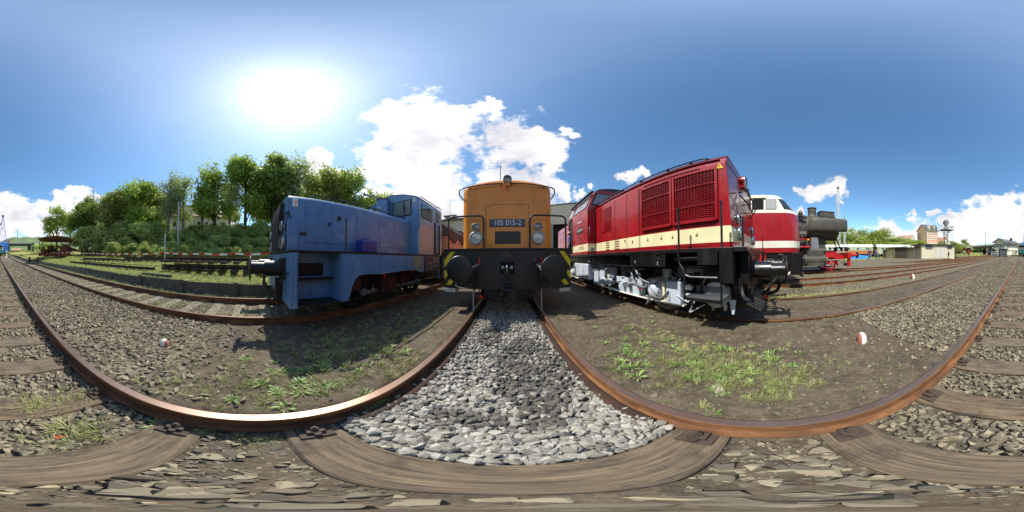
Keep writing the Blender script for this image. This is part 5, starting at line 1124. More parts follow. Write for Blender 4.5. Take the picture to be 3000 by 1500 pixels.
# ================= red and cream streamlined diesel (near side = local -x)
def nose_loco():
    t=thing('diesel_locomotive','wine red diesel locomotive with cream cab and rounded nose behind the high hooded one','locomotive',(7.2,0,0))
    def outline(hw,y0,c,z,back=12.):
        P=[]
        for i in range(25):
            x=hw*math.cos(math.pi*i/24); q=abs(x)/hw; P.append((x,y0+c*(1-math.sqrt(max(0,1-q**2.6))),z))
        return [(hw,back,z)]+P+[(-hw,back,z)]
    MA=['sred_','white','sred_','sred_','white','white','white','white']
    M['sred_']=M['red2']=paint('wine_red_paint','#a01a24',.3,dirt='#5c1218',damt=.25,coat=.35,bmp=.02)
    zs=[(1.27,1.40,-1.42,.60),(1.446,1.40,-1.45,.60),(1.689,1.40,-1.46,.60),(2.3,1.40,-1.44,.60),(2.72,1.40,-1.38,.62),(2.83,1.40,-1.30,.64),(3.30,1.36,-.92,.50),(3.44,1.28,-.78,.48),(3.53,1.1,-.55,.45),(3.60,.6,-.2,.4)]
    rings=[outline(h,y,c,z) for z,h,y,c in zs]
    mb=MB('sred_','white'); ks=[0,1,0,0,1,1,1,1,1]; mb.loft(rings,True,True,mi=ks,smooth=True); b=mb.build('body',t)
    e=b.modifiers.new('es','EDGE_SPLIT'); e.split_angle=R(35)
    for s in (-1,1):
        def bx(x0,x1,*a): return (min(s*x0,s*x1),max(s*x0,s*x1),*a)
        w=MB('steel').box(*bx(1.385,1.404,.02,.43,2.83,3.29)).build('side_window',b,.01); MB('void').box(*bx(1.404,1.408,.04,.41,2.85,3.27)).build('opening',w)
        w=MB('steel').box(*bx(1.385,1.404,-.43,-.04,2.83,3.27)).build('side_window',b,.02); MB('lens').box(*bx(1.404,1.410,-.405,-.065,2.86,3.24)).build('pane',w)
        MB('cream').box(*bx(1.36,1.42,-.08,.46,3.30,3.325)).build('rain_strip',b)
        # wrap-round corner pane
        def nz(z):
            a=[q for q in zs]; zz=[q[0] for q in a]; return [float(np.interp(z,zz,[q[k] for q in a])) for k in (1,2,3)]
        def pt(q,z,off):
            hw,y0,c=nz(z); x=hw*q; yy=y0+c*(1-math.sqrt(max(0,1-q**2.6))); return (s*(x+off*q),yy-off*(1-q*.5),z)
        for nm,off,ins,mt in (('corner_window',.006,0,'rubber'),('windscreen',.012,.0,'glass')):
            m_=MB(mt); rows=[]
            for j in range(7):
                z=2.86+.43*j/6+(.02 if ins==0 and nm=='windscreen' else 0)*(1 if j==0 else -1 if j==6 else 0); q0=.997; q1=.80
                rows.append([pt(q0+(q1-q0)*i/6,z,off) for i in range(7)])
            vs=[p for r_ in rows for p in r_]; m_.add(vs,[(j*7+i,j*7+i+1,(j+1)*7+i+1,(j+1)*7+i) for j in range(6) for i in range(6)],True); o=m_.build(nm,b,fix=False); sd=o.modifiers.new('t','SOLIDIFY'); sd.thickness=.006
        m_=MB('glass'); rows=[[pt(.70-.64*i/6,2.90+.37*j/6,.012) for i in range(7)] for j in range(5)]
        m_.add([p for r_ in rows for p in r_],[(j*7+i,j*7+i+1,(j+1)*7+i+1,(j+1)*7+i) for j in range(4) for i in range(6)],True); o=m_.build('windscreen',b,fix=False); sd=o.modifiers.new('t','SOLIDIFY'); sd.thickness=.006
        lamp(t,s*.85,-1.30,1.62,.11,ring='chrome'); lamp(t,s*.85,-1.32,1.86,.07,ring='chrome',lens='lensred')
        k=MB('steel'); k.tube([(s*.55,-1.47,1.5),(s*.55,-1.53,1.55),(s*.55,-1.53,2.5),(s*.55,-1.45,2.55)],.012,6); k.tube([(s*1.2,-1.12,1.5),(s*1.22,-1.2,1.6),(s*1.2,-1.15,2.4)],.012,6); k.build('handrail',t)
        buffer(t,s*.88,.94,-.95,.52,'black',.23,.135,.105)
        MB('black').box(*bx(.95,1.35,-1.35,-.9,.45,1.26)).build('step_box',t,.01); MB('black').prism([(-1.42,.35),(-1.36,.35),(-1.0,1.2),(-1.1,1.2)],0,min(s*.5,s*1.25),max(s*.5,s*1.25)).build('snow_plough',t,.01)
        MB('white').prism([(-1.02,.62),(-.95,.62),(-.70,.40),(-.76,.38)],0,min(s*1.2,s*1.26),max(s*1.2,s*1.26)).build('step_edge',t)
        for y in (.6,2.2,7.5,9.1): wheel(t,s*.8,y,.5,'grime',False,s)
        MB('grime').box(*bx(.95,1.1,-.1,3,.45,.8)).box(*bx(.95,1.1,6.8,9.9,.45,.8)).build('bogie_frame',t,.02)
    MB('black').box(-1.36,1.36,-1.15,12,.86,1.265).build('frame',t,.01); MB('black').box(-1.2,1.2,-.98,-.9,.7,1.2).build('headstock',t)
    hk=MB('grime'); hk.tube([(0,-.95,1.0),(0,-1.2,1.0),(0,-1.3,1.05),(0,-1.3,.95)],.035,8,.04); hk.build('coupling_hook',t)
    for x in (-.6,.6): hose(t,[(x,-1.0,.95),(x,-1.25,.9),(x*.95,-1.28,.6),(x*.9,-1.1,.42)],.03)
    MB('steel').cyl((.0,3.0,3.6),(.0,3.0,3.66),.2,n=16).build('roof_vent',t); text('Görlitz',.05,'letter','lettering',t,(-1.365,-.55,1.22),(R(90),0,R(-90)))
    return t
nose_loco()
# ================= steam locomotive
def steam_loco():
    t=thing('steam_locomotive','sooty black steam locomotive with large smoke deflector and red frame and front wheel','steam locomotive',(11.3,0,0))
    b=MB('steam'); b.lathe([(0,-5.22),(.62,-5.20),(.86,-5.12),(.90,-5.05),(.90,-2.75),(.84,-2.70),(.84,4.5),(0,4.5)],(0,0,3.08),(0,1,0),48); b.build('boiler',t)
    d=MB('steamdk'); d.lathe([(0,-.06),(.3,-.05),(.58,-.01),(.6,.02)],(0,-5.22,3.08),(0,1,0),36); d.cyl((-.62,-5.24,3.08),(.62,-5.24,3.08),.02,n=8); d.build('smokebox_door',t)
    c=MB('steam'); c.lathe([(.42,-.12),(.33,0),(.30,.08),(.30,.30),(.31,.32),(.31,.36),(.30,.38),(.315,.56),(.34,.58),(.34,.61),(.29,.61),(.27,.0)],(0,-3.36,3.98),(0,0,1),32); c.build('chimney',t)
    h=MB('steam'); h.loft([[(x*a,y0,z) for x,y0 in ()] for a,z in ()]) if False else None
    h.loft([[(-.42,-4.98,3.92),(.42,-4.98,3.92),(.42,-3.84,3.92),(-.42,-3.84,3.92)],[(-.42,-4.93,4.30),(.42,-4.93,4.30),(.42,-3.86,4.30),(-.42,-3.86,4.30)]]); h.m('steamdk').box(-.45,.45,-4.98,-3.82,4.30,4.335)
    for y in (-4.7,-4.4,-4.1): h.box(-.46,-.42,y-.01,y+.01,4.2,4.33)
    h.build('feedwater_heater',t,.01)
    s_=MB('steam'); s_.lathe([(.10,-.1),(.10,.0),(.16,.02),(.165,.10),(.13,.22),(.06,.28),(.02,.33),(0,.34)],(-.25,-2.46,4.0),(0,0,1),24); s_.build('bell',t)
    for s in (-1,1):
        def bx(x0,x1,*a): return (min(s*x0,s*x1),max(s*x0,s*x1),*a)
        # curved deflector plate
        prof=[(1.04,2.72),(1.10,2.76),(1.12,3.0),(1.12,3.4),(1.09,3.58),(1.02,3.66)]
        r=.16; m_=MB('steam'); V=[]
        ys=[-2.80,-3.5,-4.3,-5.0,-5.35,-5.52,-5.62]
        for y in ys:
            q=max(0,(-y-5.35)/.27); sh=.09*q*q
            zc=3.19
            V.append([(s*x,y,zc+(z-zc)*(1-sh*1.0)+.03*(-y-2.8)/2.8) for x,z in prof])
        n=len(prof); m_.add([p for v in V for p in v],[(j*n+i,j*n+i+1,(j+1)*n+i+1,(j+1)*n+i) for j in range(len(ys)-1) for i in range(n-1)],True); o=m_.build('smoke_deflector',t,fix=False); sd=o.modifiers.new('t','SOLIDIFY'); sd.thickness=.012
        k=MB('steamdk'); 
        for y in (-3.2,-4.4): k.bar((s*.8,y,3.0),(s*1.08,y,3.0),.03,.03); k.bar((s*.7,y,3.6),(s*1.0,y,3.6),.03,.03)
        k.build('deflector_bracket',t)
        MB('mgrey').loft([[(s*.55,-2.98,2.36),(s*1.02,-2.98,2.30),(s*1.02,-3.45,2.30),(s*.55,-3.45,2.36)],[(s*.7,-2.98,1.5),(s*1.04,-2.98,1.5),(s*1.04,-3.55,1.5),(s*.7,-3.55,1.5)]]).build('steam_pipe',t,.02)
        cy=MB('steam'); cy.cyl((s*1.02,-2.45,.82),(s*1.02,-3.85,.82),.40,n=32); cy.cyl((s*.95,-2.3,1.42),(s*.95,-4.0,1.42),.19,n=24); cy.box(*bx(.6,1.35,-2.62,-3.72,.95,1.42)); cy.box(*bx(.62,1.38,-3.72,-2.62,.45,1.0)); cy.lathe([(.0,.12),(.16,.1),(.18,0),(.45,0)],(s*1.02,-3.85,.82),(0,-1,0),28); cy.m('steel').cyl((s*1.02,-2.45,.95),(s*1.02,-1.9,.95),.11,n=16).cyl((s*1.02,-2.3,.95),(s*1.02,-2.2,.95),.30,n=28); cy.m('mgrey').cyl((s*1.0,-4.0,1.10-.32),(s*1.0,-5.1,1.10-.32),.045,n=10).cyl((s*.95,-4.0,.42),(s*.95,-4.35,.42),.06,n=10); cy.build('cylinder',t,.006)
        MB('sred').box(*bx(.95,1.42,-2.82,3.0,2.13,2.18)).build('running_board',t); MB('sred').box(*bx(.95,1.40,-2.82,3.0,1.63,1.72)).build('running_board',t)
        MB('yellowsign').box(*bx(1.42,1.43,-2.72,-2.62,2.07,2.17)).build('marker_plate',t)
        MB('steam').cyl((s*1.1,-2.6,2.46),(s*1.1,0.4,2.46),.24,n=24).build('air_tank',t)
        w=wheel(t,s*.72,-4.42,.43,'sred',True,s)
        fr=MB('sred'); fr.prism([(-3.6,.75),(-3.6,1.05),(-3.9,1.38),(-4.9,1.40),(-5.25,1.15),(-5.55,1.10),(-5.55,.80),(-4.9,.78),(-4.75,.95),(-4.1,.95),(-3.95,.78)],0,min(s*.50,s*.56),max(s*.50,s*.56)); fr.prism([(-3.95,.95),(-4.05,1.03),(-4.4,1.08),(-4.75,1.03),(-4.85,.94),(-4.4,1.02)],0,min(s*.7,s*.85),max(s*.7,s*.85)); fr.bar((s*.75,-4.95,.85),(s*.75,-5.0,.30),.05,.09); fr.build('main_frame',t,.006)
        for y in (-1.0,.7,2.4): wheel(t,s*.72,y,.70,'sred',True,s)
        MB('steel').bar((s*1.0,-1.0,.55),(s*1.0,2.4,.55),.05,.10).bar((s*1.05,-1.9,.85),(s*1.05,.7,.60),.05,.09).build('coupling_rod',t)
        bb=buffer(t,s*.9,1.10,-5.78,.80,'sred',.23,.13,.10,'steamdk')
        MB('sred').box(*bx(1.05,1.25,-5.78,-5.6,.32,.92)).build('rail_guard',t); hose(t,[(s*.5,-5.8,1.0),(s*.5,-6.1,.9),(s*.5,-6.05,.55),(s*.5,-5.85,.45)],.03)
        la=MB('steamdk'); la.cyl((s*.95,-5.55,1.30),(s*.95,-5.55,1.42),.03,n=8).cyl((s*.95,-5.70,1.55),(s*.95,-5.5,1.55),.15,n=24); lo=la.build('front_lamp',t); lamp(lo,s*.95,-5.72,1.55,.13,ring='steamdk')
        p=MB('steamdk'); p.tube([(s*.98,-2.0,3.7),(s*1.0,-2.2,3.75),(s*.98,-2.7,3.6)],.05,8); p.tube([(s*.9,-2.1,3.85),(s*.95,-2.5,3.8),(s*.9,-2.7,3.55),(s*.96,-2.4,3.4)],.03,6); p.box(*bx(.8,1.0,-2.5,-2.2,3.55,3.75)); p.tube([(s*.93,-2.2,3.1),(s*.93,-2.2,2.2)],.02,6).tube([(s*.95,-2.65,3.3),(s*.95,-2.65,1.8)],.02,6); p.build('pipework',t)
    MB('sred').box(-1.35,1.35,-5.78,-5.55,.88,1.28).build('buffer_beam',t,.006)
    MB('steamdk').box(-.6,.6,-5.55,-2.6,1.40,1.44).tube([(.3,-5.1,2.4),(.3,-5.3,1.9),(.3,-5.5,1.55)],.05,8).tube([(-.3,-5.1,2.4),(-.3,-5.35,1.8),(-.3,-5.5,1.5)],.05,8).box(-.9,.9,-5.6,-5.2,1.66,1.70).box(-.62,-.5,-5.5,-5.35,1.4,1.68).box(.5,.62,-5.5,-5.35,1.4,1.68).build('front_platform',t)
    hs=MB('steam').box(-.5,.5,-4.2,4,1.2,2.3); hs.build('frame_block',t)
    MB('steam').box(-1.4,1.4,4.4,6.6,1.4,4.2).build('cab',t,.05)
    cc=MB('steamdk'); cc.tube([(0,-5.78,1.0),(0,-6.0,1.0),(0,-6.05,.9)],.04,8); cc.tube([(.0,-5.95,.95),(.05,-6.0,.6),(-.05,-6.0,.4)],.03,6); cc.box(-.12,.12,-6.1,-5.9,.28,.48); cc.build('screw_coupling',t)
    return t
steam_loco()
# ================= second orange locomotive half hidden behind the blue cab
def orange_two():
    t=thing('works_locomotive','faded peach locomotive half under a brown tarpaulin between the blue cab and the orange hood','locomotive',(-4.15,7.6,0),R(2))
    k=MB('coachpeach' if 'coachpeach' in M else paint('peach_paint','#d08f6c',.6,dirt='#7c4a34',damt=.6)); k.box(-1.15,1.15,.0,4.2,1.5,2.55); k.build('hood',t,.04)
    MB('grime').box(-1.3,1.3,-.2,6,.7,1.48).build('frame',t)
    c=MB(paint('brown_tarp','#5d4a40',.95,var=.3,bmp=.6,bscale=5)); R_=[]
    for y in (-.05,.5,1.2,2.0,2.9,3.8,4.25):
        R_.append([(x,y+random.uniform(-.05,.05),z+random.uniform(-.08,.08)) for x,z in ((-1.25,2.2),(-1.2,2.8),(-.8,3.15),(0,3.25),(.8,3.15),(1.2,2.8),(1.22,2.0+random.uniform(0,.5)),(0,2.3))])
    c.loft(R_); c.build('tarpaulin',t)
    g=MB('rust'); 
    for i in range(26): x=random.uniform(.6,1.3);y=random.uniform(4.3,6);z=random.uniform(1.5,2.5); a=random.uniform(.05,.16); g.box(x-a,x+a,y-a,y+a,z-a,z+a*1.2)
    for i in range(10): g.tube([(random.uniform(.9,1.3),4.3+i*.15,1.5),(random.uniform(.9,1.3),4.35+i*.15,2.1),(random.uniform(.6,1.3),4.4+i*.15,2.4)],.025,6)
    g.build('engine_clutter',t); MB('plate').box(.8,1.3,3.9,4.4,2.15,2.45).build('cable_drum',t,.03)
    for y in (.8,3.2):
        for s in (-1,1): wheel(t,s*.8,y,.5,'grime',True,s)
orange_two()
# ---------------- buildings of the roundhouse
def engine_shed():
    t=thing('engine_shed','stained grey concrete engine shed with a dark doorway between the orange and the red locomotive','shed')
    w=MB('concrete'); a=Vector(pol(1560,25.5)); b=Vector(pol(1735,23.5)); 
    def seg(p,q,z0,z1,th,mb): 
        d=(q-p).normalized(); n=Vector((-d.y,d.x))*th; mb.add([(p.x,p.y,z0),(q.x,q.y,z0),(q.x+n.x,q.y+n.y,z0),(p.x+n.x,p.y+n.y,z0),(p.x,p.y,z1),(q.x,q.y,z1*1.02),(q.x+n.x,q.y+n.y,z1*1.02),(p.x+n.x,p.y+n.y,z1)],[(0,3,2,1),(4,5,6,7),(0,1,5,4),(1,2,6,5),(2,3,7,6),(3,0,4,7)])
    seg(a,b,6.3,9.3,.5,w); w.build('wall',t); m_=MB('plank'); seg(a,b,9.3,9.45,1.0,m_); m_.build('roof_edge',t)
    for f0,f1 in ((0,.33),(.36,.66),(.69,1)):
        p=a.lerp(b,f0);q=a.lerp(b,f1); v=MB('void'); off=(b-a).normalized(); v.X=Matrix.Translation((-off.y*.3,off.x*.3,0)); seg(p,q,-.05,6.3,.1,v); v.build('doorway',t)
    for f in (.0,.33,.66,.985):
        p=a.lerp(b,f); MB('concrete').box(p.x-.2,p.x+.2,p.y-.02,p.y+.4,-.05,6.3).build('pillar',t)
    v=MB('concrete'); q=Vector((-(b-a).y,(b-a).x)).normalized(); seg(a+q*.5,a+q*14,0,9.2,.4,v); seg(b+q*.5,b+q*14,0,9.2,.4,v); v.build('side_wall',t)
engine_shed()
def workshop():
    t=thing('workshop_building','pale rendered workshop building with squat chimney between the blue and the orange locomotive','building')
    x0,y0=pol(1300,24.5); x1,y1=pol(1430,25); w=MB('render'); w.box(x0-1.5,x1,y0,y0+9,-.1,6.9); w.build('wall',t)
    MB('tiles').box(x0-1.8,x1+.2,y0-.3,y0+9.3,6.9,7.15).build('roof',t); cx,cy=pol(1318,25.3); c=MB('concrete').box(cx-.8,cx+.8,cy,cy+1.2,7.15,7.95); c.box(cx-1.05,cx+1.05,cy-.2,cy+1.4,7.95,8.1); c.build('chimney',t)
    for px in (1344,1362,1385): x,y=pol(px,24.4); f=MB('white').box(x-.75,x+.75,y0-.06,y0-.002,3.6,5.2).build('window',t); MB('glass').box(x-.6,x+.6,y0-.07,y0-.06,3.75,5.05).build('pane',f)
    x,y=pol(1319,25); MB('steel').cyl((x,y0+.8,8.0),(x,y0+.8,10.2),.03,n=6).build('aerial',t)
workshop()
# ---------------- beige house and gabled cottage on the hill
def gable(mb,x0,x1,y0,y1,z0,z1,ov=.4,axis='x',mroof='tiles',mg=None):
    if axis=='x': # ridge along x
        ym=(y0+y1)/2; mb.m(mroof); 
        for s,ya in ((-1,y0-ov),(1,y1+ov)):
            mb.add([(x0-ov,ya,z0-.1),(x1+ov,ya,z0-.1),(x1+ov,ym,z1),(x0-ov,ym,z1),(x0-ov,ya,z0-.3),(x1+ov,ya,z0-.3),(x1+ov,ym,z1-.2),(x0-ov,ym,z1-.2)],[(0,1,2,3),(7,6,5,4),(0,4,5,1),(1,5,6,2),(3,2,6,7),(0,3,7,4)])
def house():
    x,y=pol(566,46); t=thing('house','large beige house with hipped tiled roof on the hill behind the trees','house',(x,y,0),math.atan2(y,x)+R(90+180))
    w=MB('render'); w.box(-10,10,0,9,5.0,12.6); wo=w.build('wall',t)
    r=MB('tilesred'); r.loft([[(-10.7,-.7,12.6),(10.7,-.7,12.6),(10.7,9.7,12.6),(-10.7,9.7,12.6)],[(-5.5,4.2,16.4),(5.5,4.2,16.4),(5.5,4.8,16.4),(-5.5,4.8,16.4)]]); ro=r.build('roof',t)
    MB('brickc').box(3,4,5,6,15,17.6).build('chimney',ro)
    b=MB('render'); b.box(-3,-.2,-1.6,0,5,15.2); b.m('tiles').box(-3.3,.1,-1.9,1.5,15.2,15.5); b.build('bay',t)
    for z in (6.4,9.6):
        for xx in (-8.5,-5.5,1.5,3.6,6,8.4): f=MB('white').box(xx-.6,xx+.6,-.05,0,z-.1,z+1.7).build('window',t); MB('glass').box(xx-.5,xx+.5,-.06,-.05,z,z+1.6).build('pane',f)
    MB('render').box(-10.1,10.1,-.08,0,8.9,9.1).build('string_course',t)
    x,y=pol(683,50); t=thing('house','small cottage with brown tiled gable right of the beige house','house',(x,y,0),math.atan2(y,x)+R(270))
    MB('render').prism([(-2.2,5),(2.2,5),(2.2,9.0),(0,11.2),(-2.2,9.0)],1,0,7).build('wall',t); r=MB('tilesred')
    for s in (-1,1): r.add([(s*2.6,-.4,8.75),(s*2.6,7.4,8.75),(0,7.4,11.45),(0,-.4,11.45),(s*2.6,-.4,8.6),(s*2.6,7.4,8.6),(0,7.4,11.2),(0,-.4,11.2)],[(0,1,2,3),(7,6,5,4),(0,4,5,1),(1,5,6,2),(2,6,7,3),(3,7,4,0)])
    r.build('roof',t)
house()
# ---------------- posts, tape, timber edging on the left bank
def left_bank():
    x,y=pol(521,20); g=Hf(x,y); t=thing('lamp_post','grey lamp post with boxy dark lamp on the green embankment','lamp post',(x,y,g)); zt=zat(521,590,20)-g
    MB('galv').cyl((0,0,-.2),(0,0,zt),.09,.06,n=10).build('pole',t); b=MB('darkmetal'); b.box(-.35,.15,-.15,.15,zt,zt+.28); b.build('lamp_head',t,.03)
    x,y=pol(483,11.5); g=Hf(x,y); t=thing('marker_post','thin white post standing behind the stacked track panels','post',(x,y,g)); MB('galv').box(-.035,.035,-.035,.035,-.1,zat(483,685,11.5)-g).build('post',t,.004)
    # barrier tape: red and white lengths
    t=thing('barrier_tape','red and white barrier tape strung from the rusty machine to the blue locomotive','barrier tape')
    W_=[(150,22.5,706+34),(205,20.5,739),(270,14,742),(375,10.5,743.5),(483,9.6,740.5),(600,7.6,743),(690,6.9,742.5),(790,6.4,741)]
    pts=[]
    for i in range(len(W_)-1):
        a,b=W_[i],W_[i+1]; A=Vector((*pol(a[0],a[1]),zat(a[0],a[2],a[1]))); B=Vector((*pol(b[0],b[1]),zat(b[0],b[2],b[1]))); n=max(3,int((B-A).length/.33))
        for k in range(n): f=k/n; p=A.lerp(B,f); p.z-=.05*math.sin(math.pi*f); pts.append(p)
    pts.append(B); mb=MB('redpart','white'); 
    for i in range(len(pts)-1):
        a,b=pts[i],pts[i+1]; mb.cur=i%2; d=(b-a).normalized(); n=Vector((-d.y,d.x,0))*.001; h=Vector((0,0,.038)); mb.add([a-h+n,b-h+n,b+h+n,a+h+n,a-h-n,b-h-n,b+h-n,a+h-n],[(0,1,2,3),(7,6,5,4),(0,4,5,1),(3,2,6,7)])
    mb.build('tape',t)
    for px,d in ((366,10.8),(690,6.95),(486,9.65)):
        x,y=pol(px,d); s=thing('barrier_stake',{366:'thin dark stake holding the tape far left behind the track panels',690:'thin dark stake holding the tape just left of the blue locomotive buffer',486:'thin dark stake holding the tape beside the white post'}[px],'stake',(x,y,Hf(x,y)),0,'stakes holding the barrier tape'); MB('rust').cyl((0,0,-.2),(0,0,zat(px,742,d)-Hf(x,y)+.06),.009,n=6).build('rod',s)
    t=thing('timber_edging','row of weathered timber boards retaining the grass bank left of the track','edging')
    P=[(-5.28,1.2),(-5.30,-.55),(-5.30,-2.45),(-5.32,-4.4),(-5.36,-6.3),(-5.42,-8.4),(-5.52,-10.6),(-5.7,-13),(-5.95,-15.5)]
    for i in range(len(P)-1):
        a=Vector((*P[i],0));b=Vector((*P[i+1],0)); mb=MB('board'); n=8; rings=[]
        for k in range(n+1):
            p=a.lerp(b,k/n); zt=.30+random.uniform(-.012,.012)+(i%3)*.012; bow=.012*math.sin(math.pi*k/n)
            rings.append([(p.x-.03+bow,p.y,-.18),(p.x+.03+bow,p.y,-.18),(p.x+.03+bow,p.y,zt),(p.x-.03+bow,p.y,zt)])
        mb.loft(rings); mb.build('board',t); MB('board').box(b.x+.03,b.x+.11,b.y-.06,b.y+.06,-.3,.34+random.uniform(0,.05)).build('stake',t,.005)
    mb=MB('board'); mb.box(-5.72,-5.60,-4.6,-3.1,.32,.44); o=mb.build('loose_beam',None,.01); tag(o,'loose pale beam lying in the grass on top of the timber edging','beam')
left_bank()
def track_panel(label,cx,y0,y1,z,rz=0.,sleep=True,step=.62,tilt=0):
    t=thing('track_section',label,'track section',(cx,(y0+y1)/2,z),rz,'old track panels stacked on the grass bank')
    l=(y1-y0)/2
    for s in (-1,1): mb=MB('oldrail'); sweep(mb,[(s*.7525,-l,.30),(s*.7525,l,.30)],PROF); mb.build('rail',t)
    n=int((y1-y0)/step)
    for i in range(n):
        y=-l+.3+i*step; mb=MB('sleeperdark'); a=random.uniform(-.03,.03); mb.box(-1.2+a,1.2+a,y-.12,y+.12,0,.15); mb.build('sleeper',t,.012)
    return t
track_panel('lower near track panel with dark sleeper ends in the grass left of the blue locomotive',-8.75,-5.0,4.5,.42)
track_panel('upper track panel stacked on the near one, its rails level with the tape',-8.8,-4.85,4.5,.83)
track_panel('long track panel lying in the grass left of the stack',-8.1,-14.8,-5.3,.22,R(3.5))
track_panel('second track panel lying behind the long one left of the stack',-10.6,-16.5,-8.2,.55,R(5))
track_panel('short track panel farthest back left of the white post',-11.2,-10.5,-6,.72,R(4))
# fouling-point stones
def stone(label,x,y,r,h,rz,flip=False):
    t=thing('marker_stone',label,'marker stone',(x,y,Hf(x,y)-.02),rz,'red and white painted marker stones')
    m_=MB('white',paint('faded_red_stone','#b0705f',.8,dirt='#6d4a40',damt=.5) if 'frs' not in M else 'frs'); M['frs']=m_.mats[1]
    rings=[]; n=20
    for z,k in ((0,1.0),(h*.35,.97),(h*.7,.85),(h*.9,.66),(h,.40)):
        rings.append([(r*k*math.cos(a)*(1+.06*math.cos(3*a)),r*k*.8*math.sin(a)*(1+.05*math.sin(2*a)),z) for a in [i*2*math.pi/n for i in range(n)]])
    fs=[];ml=[];vs=[p for q in rings for p in q]
    for j in range(4):
        for i in range(n): fs.append((j*n+i,j*n+(i+1)%n,(j+1)*n+(i+1)%n,(j+1)*n+i)); ml.append(0 if (i<10) != flip else 1)
    m_.add(vs,fs,True,ml); m_.add(rings[-1],[tuple(range(n))],True,[0]); o=m_.build('stone',t,fix=True)
stone('red and white marker stone lying in the dark gravel left of the main track',-1.78,-1.08,.075,.12,R(-149))
stone('red and white marker stone on the bare soil right of the main track',1.80,-1.17,.088,.15,R(150))
stone('distant red and white marker stone between the right hand tracks',5.15,-6.5,.13,.27,R(132))
# ---------------- rusty track machine with canopy and its loose wheelset
def rusty():
    x,y=pol(165,24); t=thing('track_machine','rusted red track laying machine under an arched sheet canopy','rail machine',(x,y,.82),math.atan2(y,x)+R(90))
    # local: x to the right in view, y toward the camera side is -
    r=MB('rustroof'); R_=[]
    for i in range(9):
        a=-1+2*i/8; R_.append([(a*2.45,-2.2,2.75-.38*a*a),(a*2.45,3.2,2.75-.38*a*a),(a*2.45,3.2,2.70-.38*a*a),(a*2.45,-2.2,2.70-.38*a*a)])
    r.loft(R_); r.X=None; r.prism([(a*2.45,2.75-.38*a*a-.01) for a in [-1+2*i/8 for i in range(9)]]+[(2.3,2.30),(-2.3,2.30)],1,-2.19,-2.15); ro=r.build('canopy',t)
    for xx in (-2.2,-.8,.8,2.2):
        for yy in (-2.1,3.0): MB('rust').cyl((xx,yy,.6),(xx,yy,2.5),.035,n=6).build('canopy_post',t)
    b=MB('machred'); b.box(-1.5,2.3,-1.2,2.3,.15,.45); b.box(-1.5,-.5,-.6,1.6,.7,1.5).box(1.3,2.2,-.8,1.2,.6,1.05); b.build('machine_body',t,.03)
    k=MB('machred')
    for i in range(90): xx=random.uniform(-2,2.6);yy=random.uniform(-1.9,.5);z=random.uniform(.1,1.5)*(1 if random.random()<.6 else .5);a=random.uniform(.05,.22); k.m(random.choice(['machred','rust','machred','grime','rustroof'])).box(xx-a,xx+a,yy-a,yy+a,z-a*.6,z+a)
    for i in range(46): xx=random.uniform(-2,2.4); k.m('rust').bar((xx,-1.8,random.uniform(0,.5)),(xx+random.uniform(-1,1),-1.6,random.uniform(.6,1.7)),.05,.05)
    for i in range(8): k.lathe([(.0,.05),(.2,.05),(.22,0)],(random.uniform(-1.5,2.4),-1.9,random.uniform(.25,1)),(0,-1,0),12)
    k.build('machinery',t); MB('rustroof').prism([(-.6,.75),(.6,1.25),(1.3,1.2),(.3,.6)],1,-1.9,-1.4).build('chute',t)
    c=MB('rustred'); c.prism([(-4.0,.75),(-1.8,1.5),(-1.8,.85)],1,-.8,.6); c.bar((-2.3,-1.2,.8),(-3.0,-1.4,0),.08,.08).bar((-2.0,-1.2,.8),(-2.4,-1.4,-.1),.08,.08); c.build('conveyor',t)
    x,y=pol(99,22.5); t=thing('wheelset','rusty pair of wheels on an axle standing left of the rusted machine','wheelset',(x,y,Hf(x,y)+.02),math.atan2(y,x)+R(78))
    MB('rust').cyl((-.75,0,.42),(.75,0,.42),.08,n=12).build('axle',t); 
    for s in (-1,1): wheel(t,s*.65,0,.42,'rust',False,s)
rusty()
# ---------------- road bridge behind
def bridge():
    t=thing('road_bridge','long grey green road bridge on slab piers crossing behind the yard','bridge')
    C_=[(-92,-108,10.4),(-42,-120,9.7),(-7,-126,9.3),(22,-127,8.1),(52,-122,6.0),(75,-116,4.4)]
    d=MB('bridge'); p=MB('pier'); rl=MB('galv')
    V=[Vector(c) for c in C_]
    def rings(off0,off1,za,zb): 
        o=[]
        for i,v in enumerate(V):
            q=(V[min(i+1,len(V)-1)]-V[max(i-1,0)]); n=Vector((-q.y,q.x,0)).normalized(); a=v+n*off0;b=v+n*off1; o.append([(a.x,a.y,v.z+za),(b.x,b.y,v.z+za),(b.x,b.y,v.z+zb),(a.x,a.y,v.z+zb)])
        return o
    d.loft(rings(-7.,7.,-.9,-.05)); d.build('deck',t)
    p.loft(rings(-5,5,-2.1,-.9)); p.build('girder',t)
    for o_ in (-7.1,6.9):
        rl.loft(rings(o_,o_+.2,-.9,.1)); rl.loft(rings(o_,o_+.1,1.0,1.06))
        for i in range(len(V)-1):
            n_=int((V[i+1]-V[i]).length/2.5)
            for k in range(n_): q=V[i].lerp(V[i+1],k/n_); rl.box(q.x-.04,q.x+.04,q.y+o_,q.y+o_+.1,q.z+.0,q.z+1.0)
    rl.build('parapet',t)
    for f in (.08,.30,.52,.78,1.12,1.5,1.95,2.5,2.95,3.08,3.22,3.36,3.9,4.06,4.22,4.4):
        i=min(int(f),4); q=V[i].lerp(V[i+1],f-i); 
        for a in (-3.2,3.2): MB('pier').box(q.x-.7,q.x+.7,q.y+a-.9,q.y+a+.9,-.5,q.z-2.1).build('pier',t)
bridge()
